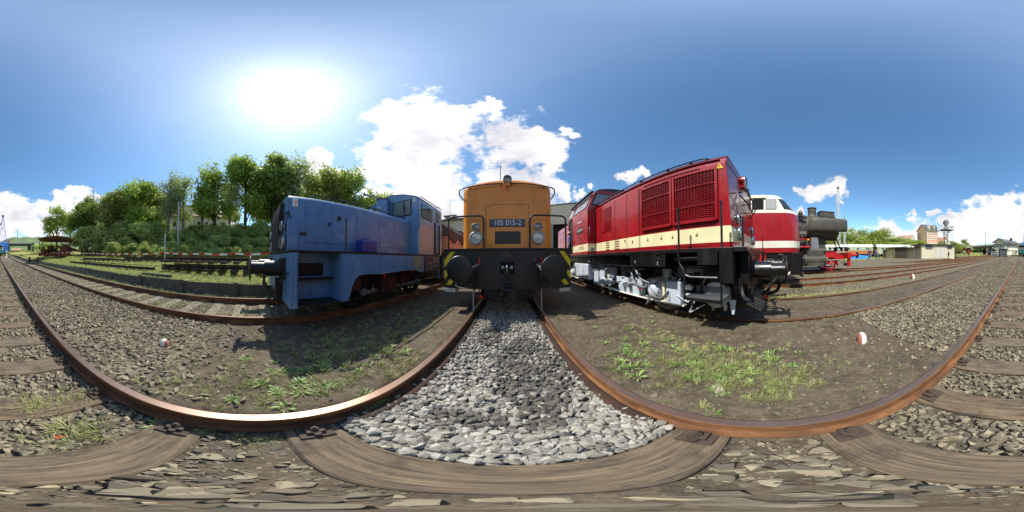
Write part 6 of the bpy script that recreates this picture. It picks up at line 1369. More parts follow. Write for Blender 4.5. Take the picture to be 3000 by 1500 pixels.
# ---------------- railcar end-on, blue crane, signals
def railcar():
    x0=-.35; t=thing('railcar','teal and cream railcar seen end on at the far end of the main track','railcar',(x0,-50,.46))
    def R_(y,ins=0): return [(-1.45+ins,y,.75),(-1.45+ins,y,2.6),(-1.3+ins,y,3.05),(-.8,y,3.35),(0,y,3.45),(.8,y,3.35),(1.3-ins,y,3.05),(1.45-ins,y,2.6),(1.45-ins,y,.75)]
    b=MB('teal'); b.loft([R_(0,.12),R_(-.3),R_(-14)]); b.build('body',t,.05); c=MB('white'); c.prism([(-1.36,2.62),(-1.22,3.0),(-.8,3.28),(0,3.38),(.8,3.28),(1.22,3.0),(1.36,2.62)],1,0,.03); c.box(-1.36,1.36,0,.02,1.72,2.64) ; c.build('cream_band',t)
    c=MB('white'); c.loft([[(-1.38,.03,2.62),(-1.3,.03,3.06),(-.8,.03,3.4),(0,.03,3.5),(.8,.03,3.4),(1.3,.03,3.06),(1.38,.03,2.62)],[(-1.47,-14,2.62),(-1.34,-14,3.08),(-.8,-14,3.42),(0,-14,3.52),(.8,-14,3.42),(1.34,-14,3.08),(1.47,-14,2.62)]]); c.build('roof',t)
    for a,b_ in ((-1.2,-.45),(-.38,.38),(.45,1.2)): w=MB('rubber').box(a,b_,.02,.03,1.75,2.55).build('window',t); MB('glassgrey').box(a+.05,b_-.05,.03,.04,1.8,2.5).build('pane',w)
    k=MB('black'); k.box(-1.2,1.2,-.1,.05,.35,.75).box(-1.3,1.3,-13,-.2,.3,.74); k.build('underframe',t)
    for s in (-1,1): k=MB('black'); k.cyl((s*.87,0,.75),(s*.87,.5,.75),.12,n=12).cyl((s*.87,.46,.75),(s*.87,.5,.75),.24,n=16); k.build('buffer',t); l=MB('lens').disc((s*.95,.02,1.25),(0,1,0),.11); l.build('headlight',t)
    for s in (-1,1):
        for yy in (-2,-11): wheel(t,s*.72,yy,.42,'black',False,s)
railcar()
def crane():
    x,y=pol(8,62); t=thing('crane','blue lattice jib of a rail crane rising behind the teal railcar','crane',(x,y,.6)); zt=zat(8,632,62)-.6; z0=zat(8,712,62)-.6
    j=MB('craneblue'); hw0=1.55;hw1=.18; n=12
    def c(s,q,u): w=hw0+(hw1-hw0)*u; return Vector((s*w,q*w*.6-u*1.0,z0+(zt-z0)*u))
    for s in (-1,1):
        for q in (-1,1): j.bar(c(s,q,0),c(s,q,1),.13,.13)
        for i in range(n):
            u0=i/n;u1=(i+1)/n; j.bar(c(s,-1,u0),c(s,1,u1),.06,.06); j.bar(c(-1,s,u0),c(1,s,u1),.06,.06); j.bar(c(-1,s,u1),c(1,s,u1),.05,.05)
    j.build('jib',t); MB('darkmetal').box(-.4,.4,-1.6,-.8,zt-.4,zt+.5).build('jib_head',t,.05); MB('craneblue').box(-2.0,2.0,-2,2.5,z0-3.6,z0).build('crane_house',t,.1); MB('black').box(-1.6,1.6,-4,4,.3,z0-3.6).build('underframe',t)
    MB(clothm('#1c5a3c')).prism([(.3,-.9),(1.0,-1.3),(1.2,-1.0),(.5,-.6)],2,zt-3.4,zt-3.36) if False else MB(clothm('#1f4f52')).prism([(.2,zt-2.6),(.9,zt-3.6),(1.3,zt-3.9),(1.1,zt-3.0),(.5,zt-2.2)],1,-1.3,-1.26).build('flag',t)
    k=MB('white'); k.cyl((0,-1,zt-5.2),(0,-1,zt-4.4),.35,n=12); k.build('hook_block',t)
crane()
def sigs():
    for px,d,yt,yb,lab in ((25,42,704,748,'low signal post with orange lamp head left of the bridge pier'),(97,40,711,742,'dark signal post with two stacked boxes before the bridge')):
        x,y=pol(px,d); g=Hf(x,y); t=thing('signal_post',lab,'signal',(x,y,g),math.atan2(y,x)+R(90)); h=zat(px,yt,d)-g
        MB('black').cyl((0,0,-.1),(0,0,h),.05,n=8).build('mast',t)
        if px==25: MB(paint('orange_lamp','#c4622c',.5)).box(-.28,.28,-.12,.12,h-.55,h).build('signal_head',t,.04)
        else: MB('darkmetal').box(-.2,.2,-.12,.12,h-.5,h).box(-.24,.24,-.14,.14,h-1.9,h-1.0).build('signal_head',t,.02)
    x,y=pol(19,40); g=Hf(x,y); t=thing('point_lantern','white painted cabinet and post beside the railcar','cabinet',(x,y,g)); MB('white').box(-.3,.3,-.2,.2,0,.35).cyl((0,0,.3),(0,0,1.8),.1,n=8).box(-.15,.15,-.1,.1,1.2,1.9).build('cabinet',t,.02)
    for px,d,yt,lab in ((51,700,670,'tall thin chimney mast on the wooded hill'),(33,600,690,'short thin mast on the wooded hill')):
        x,y=pol(px,d); t=thing('mast',lab,'mast',(x,y,0)); MB('mgrey').cyl((0,0,20),(0,0,zat(px,yt,d)),1.3 if px==51 else .5,.9 if px==51 else .4,n=10).build('shaft',t)
    x,y=pol(48,118); t=thing('house','small pale house seen under the bridge','house',(x,y,1.2),math.atan2(y,x)+R(90)); MB('render').box(-3.2,3.2,-2,2,0,2.6).build('wall',t); r=MB('tilesred'); gable(r,-3.2,3.2,-2,2,2.6,4.0,.3,'x','tilesred'); r.build('roof',t)
sigs()
# ---------------- right: coaches, masts, shed, tower, houses, signal box
def coach(label,px,d,L_,rz,body,stripe,roof,z,nwin,low=None,h=3.0):
    x,y=pol(px,d); t=thing('passenger_coach',label,'coach',(x,y,z),rz,'old passenger coaches on the right')
    b=MB(body); b.box(-L_/2,L_/2,-1.4,1.4,.9,h-.15); 
    bo=b.build('body',t,.08)
    if low: MB(low).box(-L_/2+.02,L_/2-.02,-1.415,-1.402,.9,1.85).box(-L_/2+.02,L_/2-.02,1.402,1.415,.9,1.85).build('lower_panels',t)
    r=MB(roof); R_=[]; 
    r.prism([(-1.48,h-.2),(-1.3,h+.18),(-.7,h+.42),(0,h+.5),(.7,h+.42),(1.3,h+.18),(1.48,h-.2)],0,-L_/2-.1,L_/2+.1); r.build('roof',t)
    for i in range(nwin):
        xx=-L_/2+1.5+(L_-3)*i/(nwin-1)
        for s in (-1,1): w=MB('cream').box(xx-.52,xx+.52,min(s*1.402,s*1.42),max(s*1.402,s*1.42),1.95,2.65).build('window',t); MB('glassgrey').box(xx-.45,xx+.45,min(s*1.42,s*1.425),max(s*1.42,s*1.425),2.0,2.6).build('pane',w)
    MB('black').box(-L_/2+.3,L_/2-.3,-1.1,1.1,.55,.9).build('underframe',t)
    for e in (-1,1):
        for a in (2,4.2):
            for s in (-1,1): k=MB('grime'); k.cyl((e*(L_/2-a),s*.68,.46),(e*(L_/2-a),s*.80,.46),.46,n=20); k.build('wheel',t)
    MB('black').box(-L_/2-.6,-L_/2,-.9,.9,1.0,2.9).build('gangway',t); return t
dirc=Vector((-.438,-.899)); rzc=math.atan2(-.899,-.438)
p0=Vector(pol(2557,45)); 
def at2(v,z): 
    return v
c1=p0-dirc*11.6; c2=p0+dirc*12.2
def px_of(v): return (math.degrees(math.atan2(v.x-CAMP.x,v.y-CAMP.y))-YAW)/.12+1500
for lab,c,low in (('pale green passenger coach with rusty orange lower panels behind the steam locomotive',c1,'coachrust'),('second pale green coach partly hidden behind the lean-to',c2,None)):
    coach(lab,px_of(c),math.hypot(c.x-CAMP.x,c.y-CAMP.y),22.6,rzc,'palegreen',None,'white',.22,9 if low else 8,low,h=3.0)
c=Vector(pol(2817,84)); coach('red and orange passenger coach with white roof under the right part of the bridge',2817,84,22,math.atan2(-.75,.66)+R(-4),'sred',None,'white',.95,10,'coachrust',h=2.7)
def tarp():
    x,y=pol(2514,31); t=thing('tarp_cover','bright blue tarpaulin thrown over goods lying in front of the pale coach','tarpaulin',(x,y,Hf(x,y)),math.atan2(y,x)+R(90)); m_=MB('tarp'); R_=[]
    for i in range(9): a=-2.0+4*i/8; hh=.55+.5*(i/8)*(1 if i>2 else .6)+random.uniform(-.05,.05); R_.append([(a,-.7,0),(a,-.6,hh*.8),(a,0,hh),(a,.7,hh*.9),(a,.8,0)])
    m_.loft(R_); m_.build('sheet',t,.04)
tarp()
def lattice(mb,x,y,z0,z1,w0,w1,n,t=.05,flare=None):
    def c(i,j,u): w=(w0+(w1-w0)*u)/2*(1+(flare(u) if flare else 0)); return Vector((x+i*w,y+j*w,z0+(z1-z0)*u))
    Q=[(-1,-1),(1,-1),(1,1),(-1,1)]
    for k in range(n):
        u0=k/n;u1=(k+1)/n
        for a in range(4): p=Q[a];q=Q[(a+1)%4]; mb.bar(c(*p,u0),c(*p,u1),t,t); mb.bar(c(*p,u1),c(*q,u1),t*.7,t*.7); mb.bar(c(*(p if k%2 else q),u0),c(*(q if k%2 else p),u1),t*.6,t*.6)
def masts():
    x,y=pol(2457,34); t=thing('light_mast','tall white lattice floodlight mast behind the steam locomotive','mast',(x,y,.3)); zt=zat(2457,553,34)-.3
    m_=MB('lattice'); lattice(m_,0,0,0,zt,.62,.40,26,.055); m_.build('lattice',t); MB('darkmetal').box(-.25,.25,-.2,.2,zt,zt+.45).build('floodlight',t,.05)
    x,y=pol(2475,33); t=thing('light_mast','shorter thin lattice mast just right of the tall white mast','mast',(x,y,.3)); zt=zat(2475,640,33)-.3; m_=MB('lattice'); lattice(m_,0,0,0,zt,.40,.30,18,.045); m_.build('lattice',t); MB('darkmetal').cyl((0,0,zt),(0,0,zt+.3),.08,n=8).build('lamp_head',t)
    for px,d,yt,lab,r in ((2520,90,674,'thin dark pole above the pale roof behind the coaches',.12),(2789,54,666,'grey lamp post right beside the clock tower',.10),(2887,72,683,'tall dark pole left of the signal box',.12),(2869,110,696,'thin pole on the bridge deck left of the signal box',.1),(2484,31,712,'short black pole in front of the pale coach',.045)):
        x,y=pol(px,d); t=thing('pole' if px!=2789 else 'lamp_post',lab,'pole',(x,y,Hf(x,y))); zt=zat(px,yt,d)-Hf(x,y); MB('mgrey' if px!=2887 and px!=2484 else 'darkmetal').cyl((0,0,-.1),(0,0,zt),r,r*.7,n=8).build('shaft',t)
        if px in (2789,2887): MB('darkmetal').box(-.2,.9,-.15,.15,zt-.05,zt+.15).build('lamp_head',t,.03)
masts()
def shed():
    a=Vector(pol(2700,30.8)); b=Vector(pol(2796,34.6)); d=(b-a); L_=d.length; rz=math.atan2(d.y,d.x); t=thing('storage_shed','low cream rendered shed with dark flat roof and a double door','shed',(a.x,a.y,.22),rz)
    # local: x along front (0..L), -y... camera side
    sgn=1 if Vector((-d.y,d.x)).dot(Vector((CAMP.x,CAMP.y))-a)<0 else -1
    def Y(v): return v*sgn
    def bx(x0,x1,y0,y1,z0,z1): return (x0,x1,min(Y(y0),Y(y1)),max(Y(y0),Y(y1)),z0,z1)
    MB('shed').box(*bx(0,L_,0,4.2,-.2,2.62)).build('wall',t); MB('corr').box(*bx(-.35,L_+.3,-.35,4.6,2.62,2.78)).build('roof',t)
    dd=MB('sheddoor').box(*bx(L_*.385,L_*.70,-.04,0,.05,2.5)).build('double_door',t); MB('void').box(*bx(L_*.54-.01,L_*.54+.01,-.045,-.04,.05,2.5)).build('door_gap',dd)
    for x0,x1,z0 in ((.11,.31,1.75),(.76,.92,1.8)): w=MB('hutgrey').box(*bx(L_*x0,L_*x1,-.02,0,z0,2.55)).build('window',t); k=MB('mgrey'); 
    for x0,x1,z0 in ((.11,.31,1.75),(.76,.92,1.8)):
        k=MB('mgrey'); 
        for i in range(8): xx=L_*(x0+(x1-x0)*(i+.5)/8); k.box(*bx(xx-.015,xx+.015,-.035,-.02,z0,2.55))
        for i in range(4): zz=z0+.1+i*.2; k.box(*bx(L_*x0,L_*x1,-.035,-.02,zz,zz+.02))
        k.build('window_grille',t)
    # lean-to with planks
    a2=Vector(pol(2587,31.5)); t2=thing('lean_to','open lean-to with corrugated roof and a wall of dark vertical planks beside the cream shed','lean-to',(a2.x,a2.y,.22)); e=(a-a2); e2=e.length-.3; t2.rotation_euler=(0,0,math.atan2(e.y,e.x))
    sg=1 if Vector((-e.y,e.x)).dot(Vector((CAMP.x,CAMP.y))-a2)<0 else -1
    def b2(x0,x1,y0,y1,z0,z1): return (x0,x1,min(sg*y0,sg*y1),max(sg*y0,sg*y1),z0,z1)
    w=MB('shed').box(*b2(.4,e2,2.6,2.8,-.1,2.2)); w.build('back_wall',t2)
    MB('shed').box(*b2(.3,e2*.33,1.0,1.15,-.1,1.95)).build('wall',t2); MB('shed').box(*b2(e2*.62,e2,1.6,1.75,-.1,2.2)).build('wall',t2); MB('plank').box(*b2(-.1,.3,.3,2.8,-.1,1.7)).build('side_boards',t2)
    pk=MB('plank'); n=22
    for i in range(n): xx=e2*.34+(e2*.30)*i/n; pk.box(*b2(xx,xx+e2*.30/n*.62,.32,.36,-.05,2.0+.25*i/n))
    pk.build('planks',t2)
    for xx in (.15,e2*.33,e2*.65,e2*.9): MB('plank').box(*b2(xx-.06,xx+.06,.3,.42,-.1,1.75+.55*xx/e2)).build('post',t2)
    r=MB('corr'); n=46; V=[]
    for i in range(n+1):
        xx=-.4+(e2+.6)*i/n; z=1.82+.62*i/n+(.03 if i%2 else 0); V+= [(xx,sg*(-.1),z-.12*0),(xx,sg*3.0,z+.25)]
    r.add(V,[(2*i,2*i+1,2*i+3,2*i+2) for i in range(n)]); o=r.build('roof',t2,fix=False); sd=o.modifiers.new('t','SOLIDIFY'); sd.thickness=.05
    # bicycle leaning in the lean-to
    c=a2+e*.12; bk=thing('bicycle','dark bicycle leaning on the wall inside the lean-to','bicycle',(c.x,c.y,.25),t2.rotation_euler[2]); 
    for xx in (0,1.0): k=MB('black'); n=20; k.tube([(xx+.33*math.cos(q*2*math.pi/n),sg*.6,.34+.33*math.sin(q*2*math.pi/n)) for q in range(n+1)],.018,6); k.build('wheel',bk)
    k=MB('black'); k.tube([(0,sg*.6,.34),(.35,sg*.6,.80),(.85,sg*.6,.82),(.45,sg*.6,.3),(.35,sg*.6,.80)],.015,6); k.tube([(1.0,sg*.6,.34),(.85,sg*.6,.95),(.75,sg*.6,.97)],.015,6); k.build('bicycle_frame',bk)
    MB('black').box(.25,.48,sg*.6-.06,sg*.6+.06,.86,.92).build('saddle',bk,.02)
shed()
def clock_tower():
    x,y=pol(2771.5,55); t=thing('clock_tower','black lattice tower with gallery and a large round clock above the cream shed','clock tower',(x,y,.6),math.atan2(y,x)+R(90)+R(20))
    z1=zat(2771,675,55)-.6; zt=zat(2771,652.5,55)-.6
    m_=MB('darkmetal'); lattice(m_,0,0,0,z1,1.15,1.15,11,.10,lambda u:max(0,(u-.72)/.28)**2*1.0); lattice(m_,0,0,z1,z1+1.25,1.2,1.2,2,.09); m_.build('lattice',t)
    g=MB('darkmetal'); g.box(-2.15,2.15,-2.0,2.0,z1,z1+.12); 
    for a in (-1,1):
        for b in (-1,1): g.bar((a*2.1,b*1.95,z1),(a*2.1,b*1.95,z1+1.3),.07,.07)
        g.bar((a*2.1,-1.95,z1+1.3),(a*2.1,1.95,z1+1.3),.07,.07); g.bar((-2.1,a*1.95,z1+1.3),(2.1,a*1.95,z1+1.3),.06,.06)
    g.build('gallery',t); MB('darkmetal').cyl((0,0,z1+1.2),(0,0,zt-.9),.22,n=10).build('clock_post',t)
    for i,(ang,r_) in enumerate(((0,.95),(180,.95),(75,.7))):
        A=Vector((math.sin(R(ang)),-math.cos(R(ang)),0)); c=MB('darkmetal'); o=Vector((0,0,zt))+A*.12; c.cyl(o,o+A*.30,r_,n=32); co_=c.build('clock',t)
        f=MB('clockface'); f.cyl(o+A*.30,o+A*.315,r_*.88,n=32); f.build('dial',co_)
        U=Vector((0,0,1)); S_=A.cross(U); h=MB('black')
        for k in range(12): q=k*math.pi/6; dv=U*math.cos(q)+S_*math.sin(q); h.bar(o+A*.322+dv*r_*.68,o+A*.322+dv*r_*.82,.06,.01,A)
        for q,ln_,w in ((R(55),.45,.08),(R(-95),.66,.06)): dv=U*math.cos(q)-S_*math.sin(q); h.bar(o+A*.326,o+A*.326+dv*r_*ln_,w,.01,A)
        h.build('clock_hands',co_)
clock_tower()
def apartment():
    c=Vector(pol(2717,104)); q=Vector(pol(2747,108)); l=Vector(pol(2687,112)); zb=.9
    t=thing('apartment_house','five storey salmon and orange brick apartment house with gabled roof and corner turret','building',(c.x,c.y,0),0)
    A=Vector((0,0,0)); B=Vector((q.x-c.x,q.y-c.y,0)); Cc=Vector((l.x-c.x,l.y-c.y,0)); hz=zat(2717,676,104); hc=zat(2687,678,112); zr=zat(2705,657,106)
    def quad(mb,p,d,u0,u1,z0,z1,off=0,n=None):
        a=p+d*u0+n*off;b=p+d*u1+n*off; mb.add([(a.x,a.y,z0),(b.x,b.y,z0),(b.x,b.y,z1),(a.x,a.y,z1),(a.x-n.x*.3,a.y-n.y*.3,z0),(b.x-n.x*.3,b.y-n.y*.3,z0),(b.x-n.x*.3,b.y-n.y*.3,z1),(a.x-n.x*.3,a.y-n.y*.3,z1)],[(0,1,2,3),(7,6,5,4),(0,4,5,1),(1,5,6,2),(2,6,7,3),(3,7,4,0)])
    D=B+Cc
    nB=Vector((B.y,-B.x,0)).normalized(); nB=nB if nB.dot(-Vector((c.x,c.y,0)))>0 else -nB
    nC=Vector((Cc.y,-Cc.x,0)).normalized(); nC=nC if nC.dot(-Vector((c.x,c.y,0)))>0 else -nC
    w=MB('obrick'); w.add([(0,0,zb),(B.x,B.y,zb),(B.x,B.y,hz),(0,0,hz)],[(0,1,2,3)]); w.m('pinkbrick'); mid=Cc*.52
    w.add([(0,0,zb),(Cc.x,Cc.y,zb),(Cc.x,Cc.y,hc),(mid.x,mid.y,zr),(0,0,hz)],[(0,1,2,3,4)]); w.add([(B.x,B.y,zb),(D.x,D.y,zb),(D.x,D.y,hc),(B.x+mid.x,B.y+mid.y,zr),(B.x,B.y,hz)],[(0,1,2,3,4)]); w.add([(Cc.x,Cc.y,zb),(D.x,D.y,zb),(D.x,D.y,hc),(Cc.x,Cc.y,hc)],[(0,1,2,3)]); wo=w.build('wall',t,fix=False)
    r=MB('tiles'); up=Vector((0,0,.25)); o1=nB*.5
    for p,z,m2 in ((A,hz,1),(Cc,hc,-1)):
        P=[Vector((p.x,p.y,z))+o1*m2-Vector((0,0,.2)),Vector((p.x+B.x,p.y+B.y,z))+o1*m2-Vector((0,0,.2)),Vector((mid.x+B.x,mid.y+B.y,zr)),Vector((mid.x,mid.y,zr))]; ex=(A-B).normalized()*.5; P=[P[0]+ex,P[1]-ex,P[2]-ex,P[3]+ex]; r.add(P+[v+up for v in P],[(0,1,2,3),(7,6,5,4),(0,4,5,1),(1,5,6,2),(2,6,7,3),(3,7,4,0)])
    ro=r.build('roof',t)
    tr=MB('white'); quad(tr,A,B,-.01,.02,zb,hz,.1,nB)
    for k in range(6): z=zb+1.2+(hz-zb-1.4)*k/5; quad(tr,A,B,0,1,z-.10,z+.10,.12,nB); quad(tr,A,Cc,0,.32,z-.1,z+.1,.12,nC) if k else None
    tr.build('string_course',t)
    for k in range(4):
        z=zb+2.2+(hz-zb-1.6)*k/4.0
        for j in range(8):
            u=.06+.115*j; f=MB('white'); quad(f,A,B,u,u+.075,z-.15,z+2.1,.08,nB); fo=f.build('window',t); g=MB('glass'); quad(g,A,B,u+.015,u+.06,z,z+1.8,.10,nB); g.build('pane',fo)
        f=MB('white'); quad(f,A,Cc,.26,.34,z-.1,z+1.9,.08,nC); fo=f.build('window',t); g=MB('glass'); quad(g,A,Cc,.28,.32,z,z+1.7,.10,nC); g.build('pane',fo)
    st=MB('mgrey')
    for k in range(5): z=zb+2+(hz-zb-2)*k/5; quad(st,A,Cc,.58,.74,z,z+.15,1.1,nC); quad(st,A,Cc,.58,.74,z+1.0,z+1.1,1.1,nC)
    for u in (.58,.66,.74): quad(st,A,Cc,u,u+.01,zb,hz-1,1.1,nC)
    st.build('fire_escape',t)
    for u in (.04,.60):
        g=MB('render'); p=A+B*u+nB*.3; e=B*(.20 if u<.1 else .13); pz=hz; g.add([(p.x,p.y,pz-.3),(p.x+e.x,p.y+e.y,pz-.3),(p.x+e.x,p.y+e.y,pz+2.2),(p.x+e.x/2,p.y+e.y/2,pz+4.2),(p.x,p.y,pz+2.2)]+[(p.x-nB.x*3,p.y-nB.y*3,pz-.3),(p.x+e.x-nB.x*3,p.y+e.y-nB.y*3,pz-.3),(p.x+e.x-nB.x*3,p.y+e.y-nB.y*3,pz+2.2),(p.x+e.x/2-nB.x*3,p.y+e.y/2-nB.y*3,pz+4.2),(p.x-nB.x*3,p.y-nB.y*3,pz+2.2)],[(0,1,2,3,4),(9,8,7,6,5),(1,6,7,2),(2,7,8,3),(3,8,9,4),(0,4,9,5)]); go=g.build('dormer',ro)
        f=MB('hutgrey'); 
        for a in (.2,.55): quad(f,p,e,a,a+.25,pz+.2,pz+1.9,.06,nB)
        f.build('pane',go)
    tp=B*.88-nB*1.5; tb=MB('hutgrey'); tb.lathe([(1.0,-.5),(1.0,1.2),(1.35,1.3),(1.3,2.4),(1.15,3.2),(.7,3.9),(.05,4.3)],(tp.x,tp.y,hz+.3),(0,0,1),16); tb.build('turret',ro)
    for px,d,yt,w_,lab,rm in ((2615,130,690,11,'distant cream gable roof above the hedge, left of the other','render'),(2652,130,690,13,'distant cream gable roof above the hedge, nearest the apartment house','tilesred'),(2510,140,697,20,'long pale low roof behind the hedge','render'),(2757,112,696,8,'small white house with brown roof between apartment house and clock tower','tilesred')):
        x,y=pol(px,d); h=Hf(x,y); s=thing('house',lab,'house',(x,y,h),math.atan2(y,x)+R(60)); zt=zat(px,yt,d)-h
        MB('render' if px!=2757 else 'white').prism([(-w_/2*.6,0),(w_/2*.6,0),(w_/2*.6,zt-3),(0,zt-.1),(-w_/2*.6,zt-3)],0,-w_/2,w_/2).build('wall',s)
        r=MB(rm)
        for sd in (-1,1): r.add([(-w_/2-.3,sd*(w_*.3+.4),zt-3.3),(w_/2+.3,sd*(w_*.3+.4),zt-3.3),(w_/2+.3,0,zt),(-w_/2-.3,0,zt),(-w_/2-.3,sd*(w_*.3+.4),zt-3.1),(w_/2+.3,sd*(w_*.3+.4),zt-3.1),(w_/2+.3,0,zt+.2),(-w_/2-.3,0,zt+.2)],[(0,1,2,3),(7,6,5,4),(0,4,5,1),(1,5,6,2),(2,6,7,3),(3,7,4,0)])
        r.build('roof',s)
        for j in (-.2,.15): f=MB('glass').box(w_*j,w_*j+.9,-w_*.3-.03,-w_*.3,zt-5.2,zt-3.9).build('window',s)
apartment()
def signal_box():
    t=thing('signal_box','two storey signal box with a white clad upper floor, band of windows and brick chimney','signal box',(6.38,-61.7,.35),math.atan2(-13,-5))
    # local +x runs away along the long side; local +y toward the gable's left end
    d=Vector((-5,-13)).normalized(); side=1 if Vector((-d.y,d.x)).dot(Vector((1,0)))>0 else -1
    def b(x0,x1,y0,y1,z0,z1): return (x0,x1,min(side*y0,side*y1),max(side*y0,side*y1),z0,z1)
    MB('white').box(*b(0.6,15,.4,4.2,0,2.3)).build('ground_floor',t); MB('white').box(*b(0,15,0,4.5,2.3,3.05)).build('upper_sill',t)
    MB('glassgrey').box(*b(.08,14.9,.08,4.4,3.05,4.25)).build('window_band',t)
    k=MB('white')
    for i in range(16): k.box(*b(i*.98,i*.98+.09,-.01,.06,3.05,4.25))
    for i in range(7): k.box(*b(-.01,.06,i*.72,i*.72+.09,3.05,4.25))
    k.build('mullions',t)
    u=MB('render'); u.prism([(min(0,0),4.25),(side*4.5,4.25),(side*4.5,5.4),(side*2.25,6.55),(0,5.4)],0,0,15); u.build('upper_cladding',t)
    r=MB('hutgrey')
    for s0,s1 in ((-.7,2.25),(5.2,2.25)): r.add([(-.7,side*s0,5.15),(15.5,side*s0,5.15),(15.5,side*s1,6.75),(-.7,side*s1,6.75),(-.7,side*s0,5.0),(15.5,side*s0,5.0),(15.5,side*s1,6.55),(-.7,side*s1,6.55)],[(0,1,2,3),(7,6,5,4),(0,4,5,1),(1,5,6,2),(2,6,7,3),(3,7,4,0)])
    r.box(*b(-.3,15.2,-.35,4.8,4.22,4.32)); ro=r.build('roof',t); MB('brickc').box(*b(9,9.9,1.2,2.1,5.8,7.6)).build('chimney',ro)
    MB('glass').box(*b(2,3.2,.35,.4,0.2,2.1)).build('door',t)
    x,y=pol(2938,45); t=thing('lineside_hut','small dark grey sheet metal hut with window and notice before the signal box','hut',(x,y,.30),math.atan2(y,x)+R(90)+R(12))
    MB('hutgrey').box(-1.05,1.0,-.9,.9,-.1,2.15).build('wall',t); MB('corr').box(-1.2,1.15,-1.05,1.05,2.15,2.25).build('roof',t); w=MB('void').box(-.72,-.22,-.93,-.9,1.0,1.9).build('window',t); k=MB('hutgrey').box(-.49,-.45,-.95,-.93,1.0,1.9).box(-.72,-.22,-.95,-.93,1.42,1.46).build('glazing_bar',w)
    MB('galv').box(.1,.6,-.93,-.9,1.3,1.8).build('notice',t); MB('panel_navy').box(.1,.8,-.92,-.9,0,1.25).build('door',t)
    x,y=pol(2913,50); t=thing('hurdle','white pipe hurdle with grey panels left of the dark hut','fence',(x,y,.4),math.atan2(y,x)+R(90)); k=MB('white'); 
    for xx in (-3,-1,.9): k.cyl((xx,0,-.1),(xx,0,1.3),.05,n=6)
    k.cyl((-3,0,.7),(.9,0,.7),.04,n=6).cyl((-1,0,1.3),(.9,0,1.3),.04,n=6); k.build('rails',t); MB('mgrey').box(-2.6,-1.1,-.05,0,.1,1.1).box(-.9,.7,-.05,0,.1,1.2).build('panel',t)
    x,y=pol(2908,70); t=thing('store_wall','dark grey corrugated store left of the signal box','store',(x,y,.6),math.atan2(y,x)+R(90)); MB('hutgrey').box(-6.5,3,-.2,3,-.1,2.6).build('wall',t); MB('corr').box(-6.7,3.1,-.4,3.2,2.6,2.75).build('roof',t)
    x,y=pol(2884.5,66); t=thing('boiler_drum','dark round boiler drum standing end on left of the tall pole','boiler drum',(x,y,.7),math.atan2(y,x)+R(90)); MB('grime').lathe([(0,-.1),(.9,-.06),(1.0,0),(1.0,1.6)],(0,0,1.3),(0,1,0),24).build('drum',t); MB('grime').box(-1.0,1.0,.1,1.3,-.2,.35).build('cradle',t)
    x,y=pol(2891,60); t=thing('notice_board','small orange red notice beside the tall dark pole','sign',(x,y,.6)); MB('tilesred').box(-.25,.25,-.05,0,1.5,2.4).cyl((0,.03,-.1),(0,.03,1.6),.04,n=6).build('board',t)
    for px,d,lab,h in ((2890,55,'short white bollard below the tall dark pole',1.0),(2956,44,'white post right of the dark hut',2.2)): x,y=pol(px,d); t=thing('bollard',lab,'post',(x,y,.45)); MB('white').cyl((0,0,-.1),(0,0,h),.09,n=8).build('post',t)
    x,y=pol(2950,43.5); t=thing('striped_post','black and white striped board against the dark hut','post',(x,y,.35)); 
    for i in range(6): MB('white' if i%2 else 'black').box(-.12,.12,-.03,.03,i*.15,(i+1)*.15).build('stripe',t)
    x,y=pol(2800,37); t=thing('point_lever','black point lever with white weight beside the end of the cream shed','point lever',(x,y,.25)); MB('black').box(-.25,.25,-.2,.2,0,.2).cyl((0,0,.1),(-.05,0,1.25),.05,n=8).cyl((.02,0,.6),(.02,0,.9),.14,n=10).build('lever',t); MB('white').cyl((.1,-.15,.65),(.1,.0,.65),.17,n=12).build('weight',t)
    x,y=pol(2766,33.5); k=MB('grime'); k.box(-.2,.2,-.2,.2,0,.35); o=k.build('bucket',None,.08); o.location=(x,y,.25); tag(o,'small dark bucket at the foot of the shed door','bucket')
signal_box()
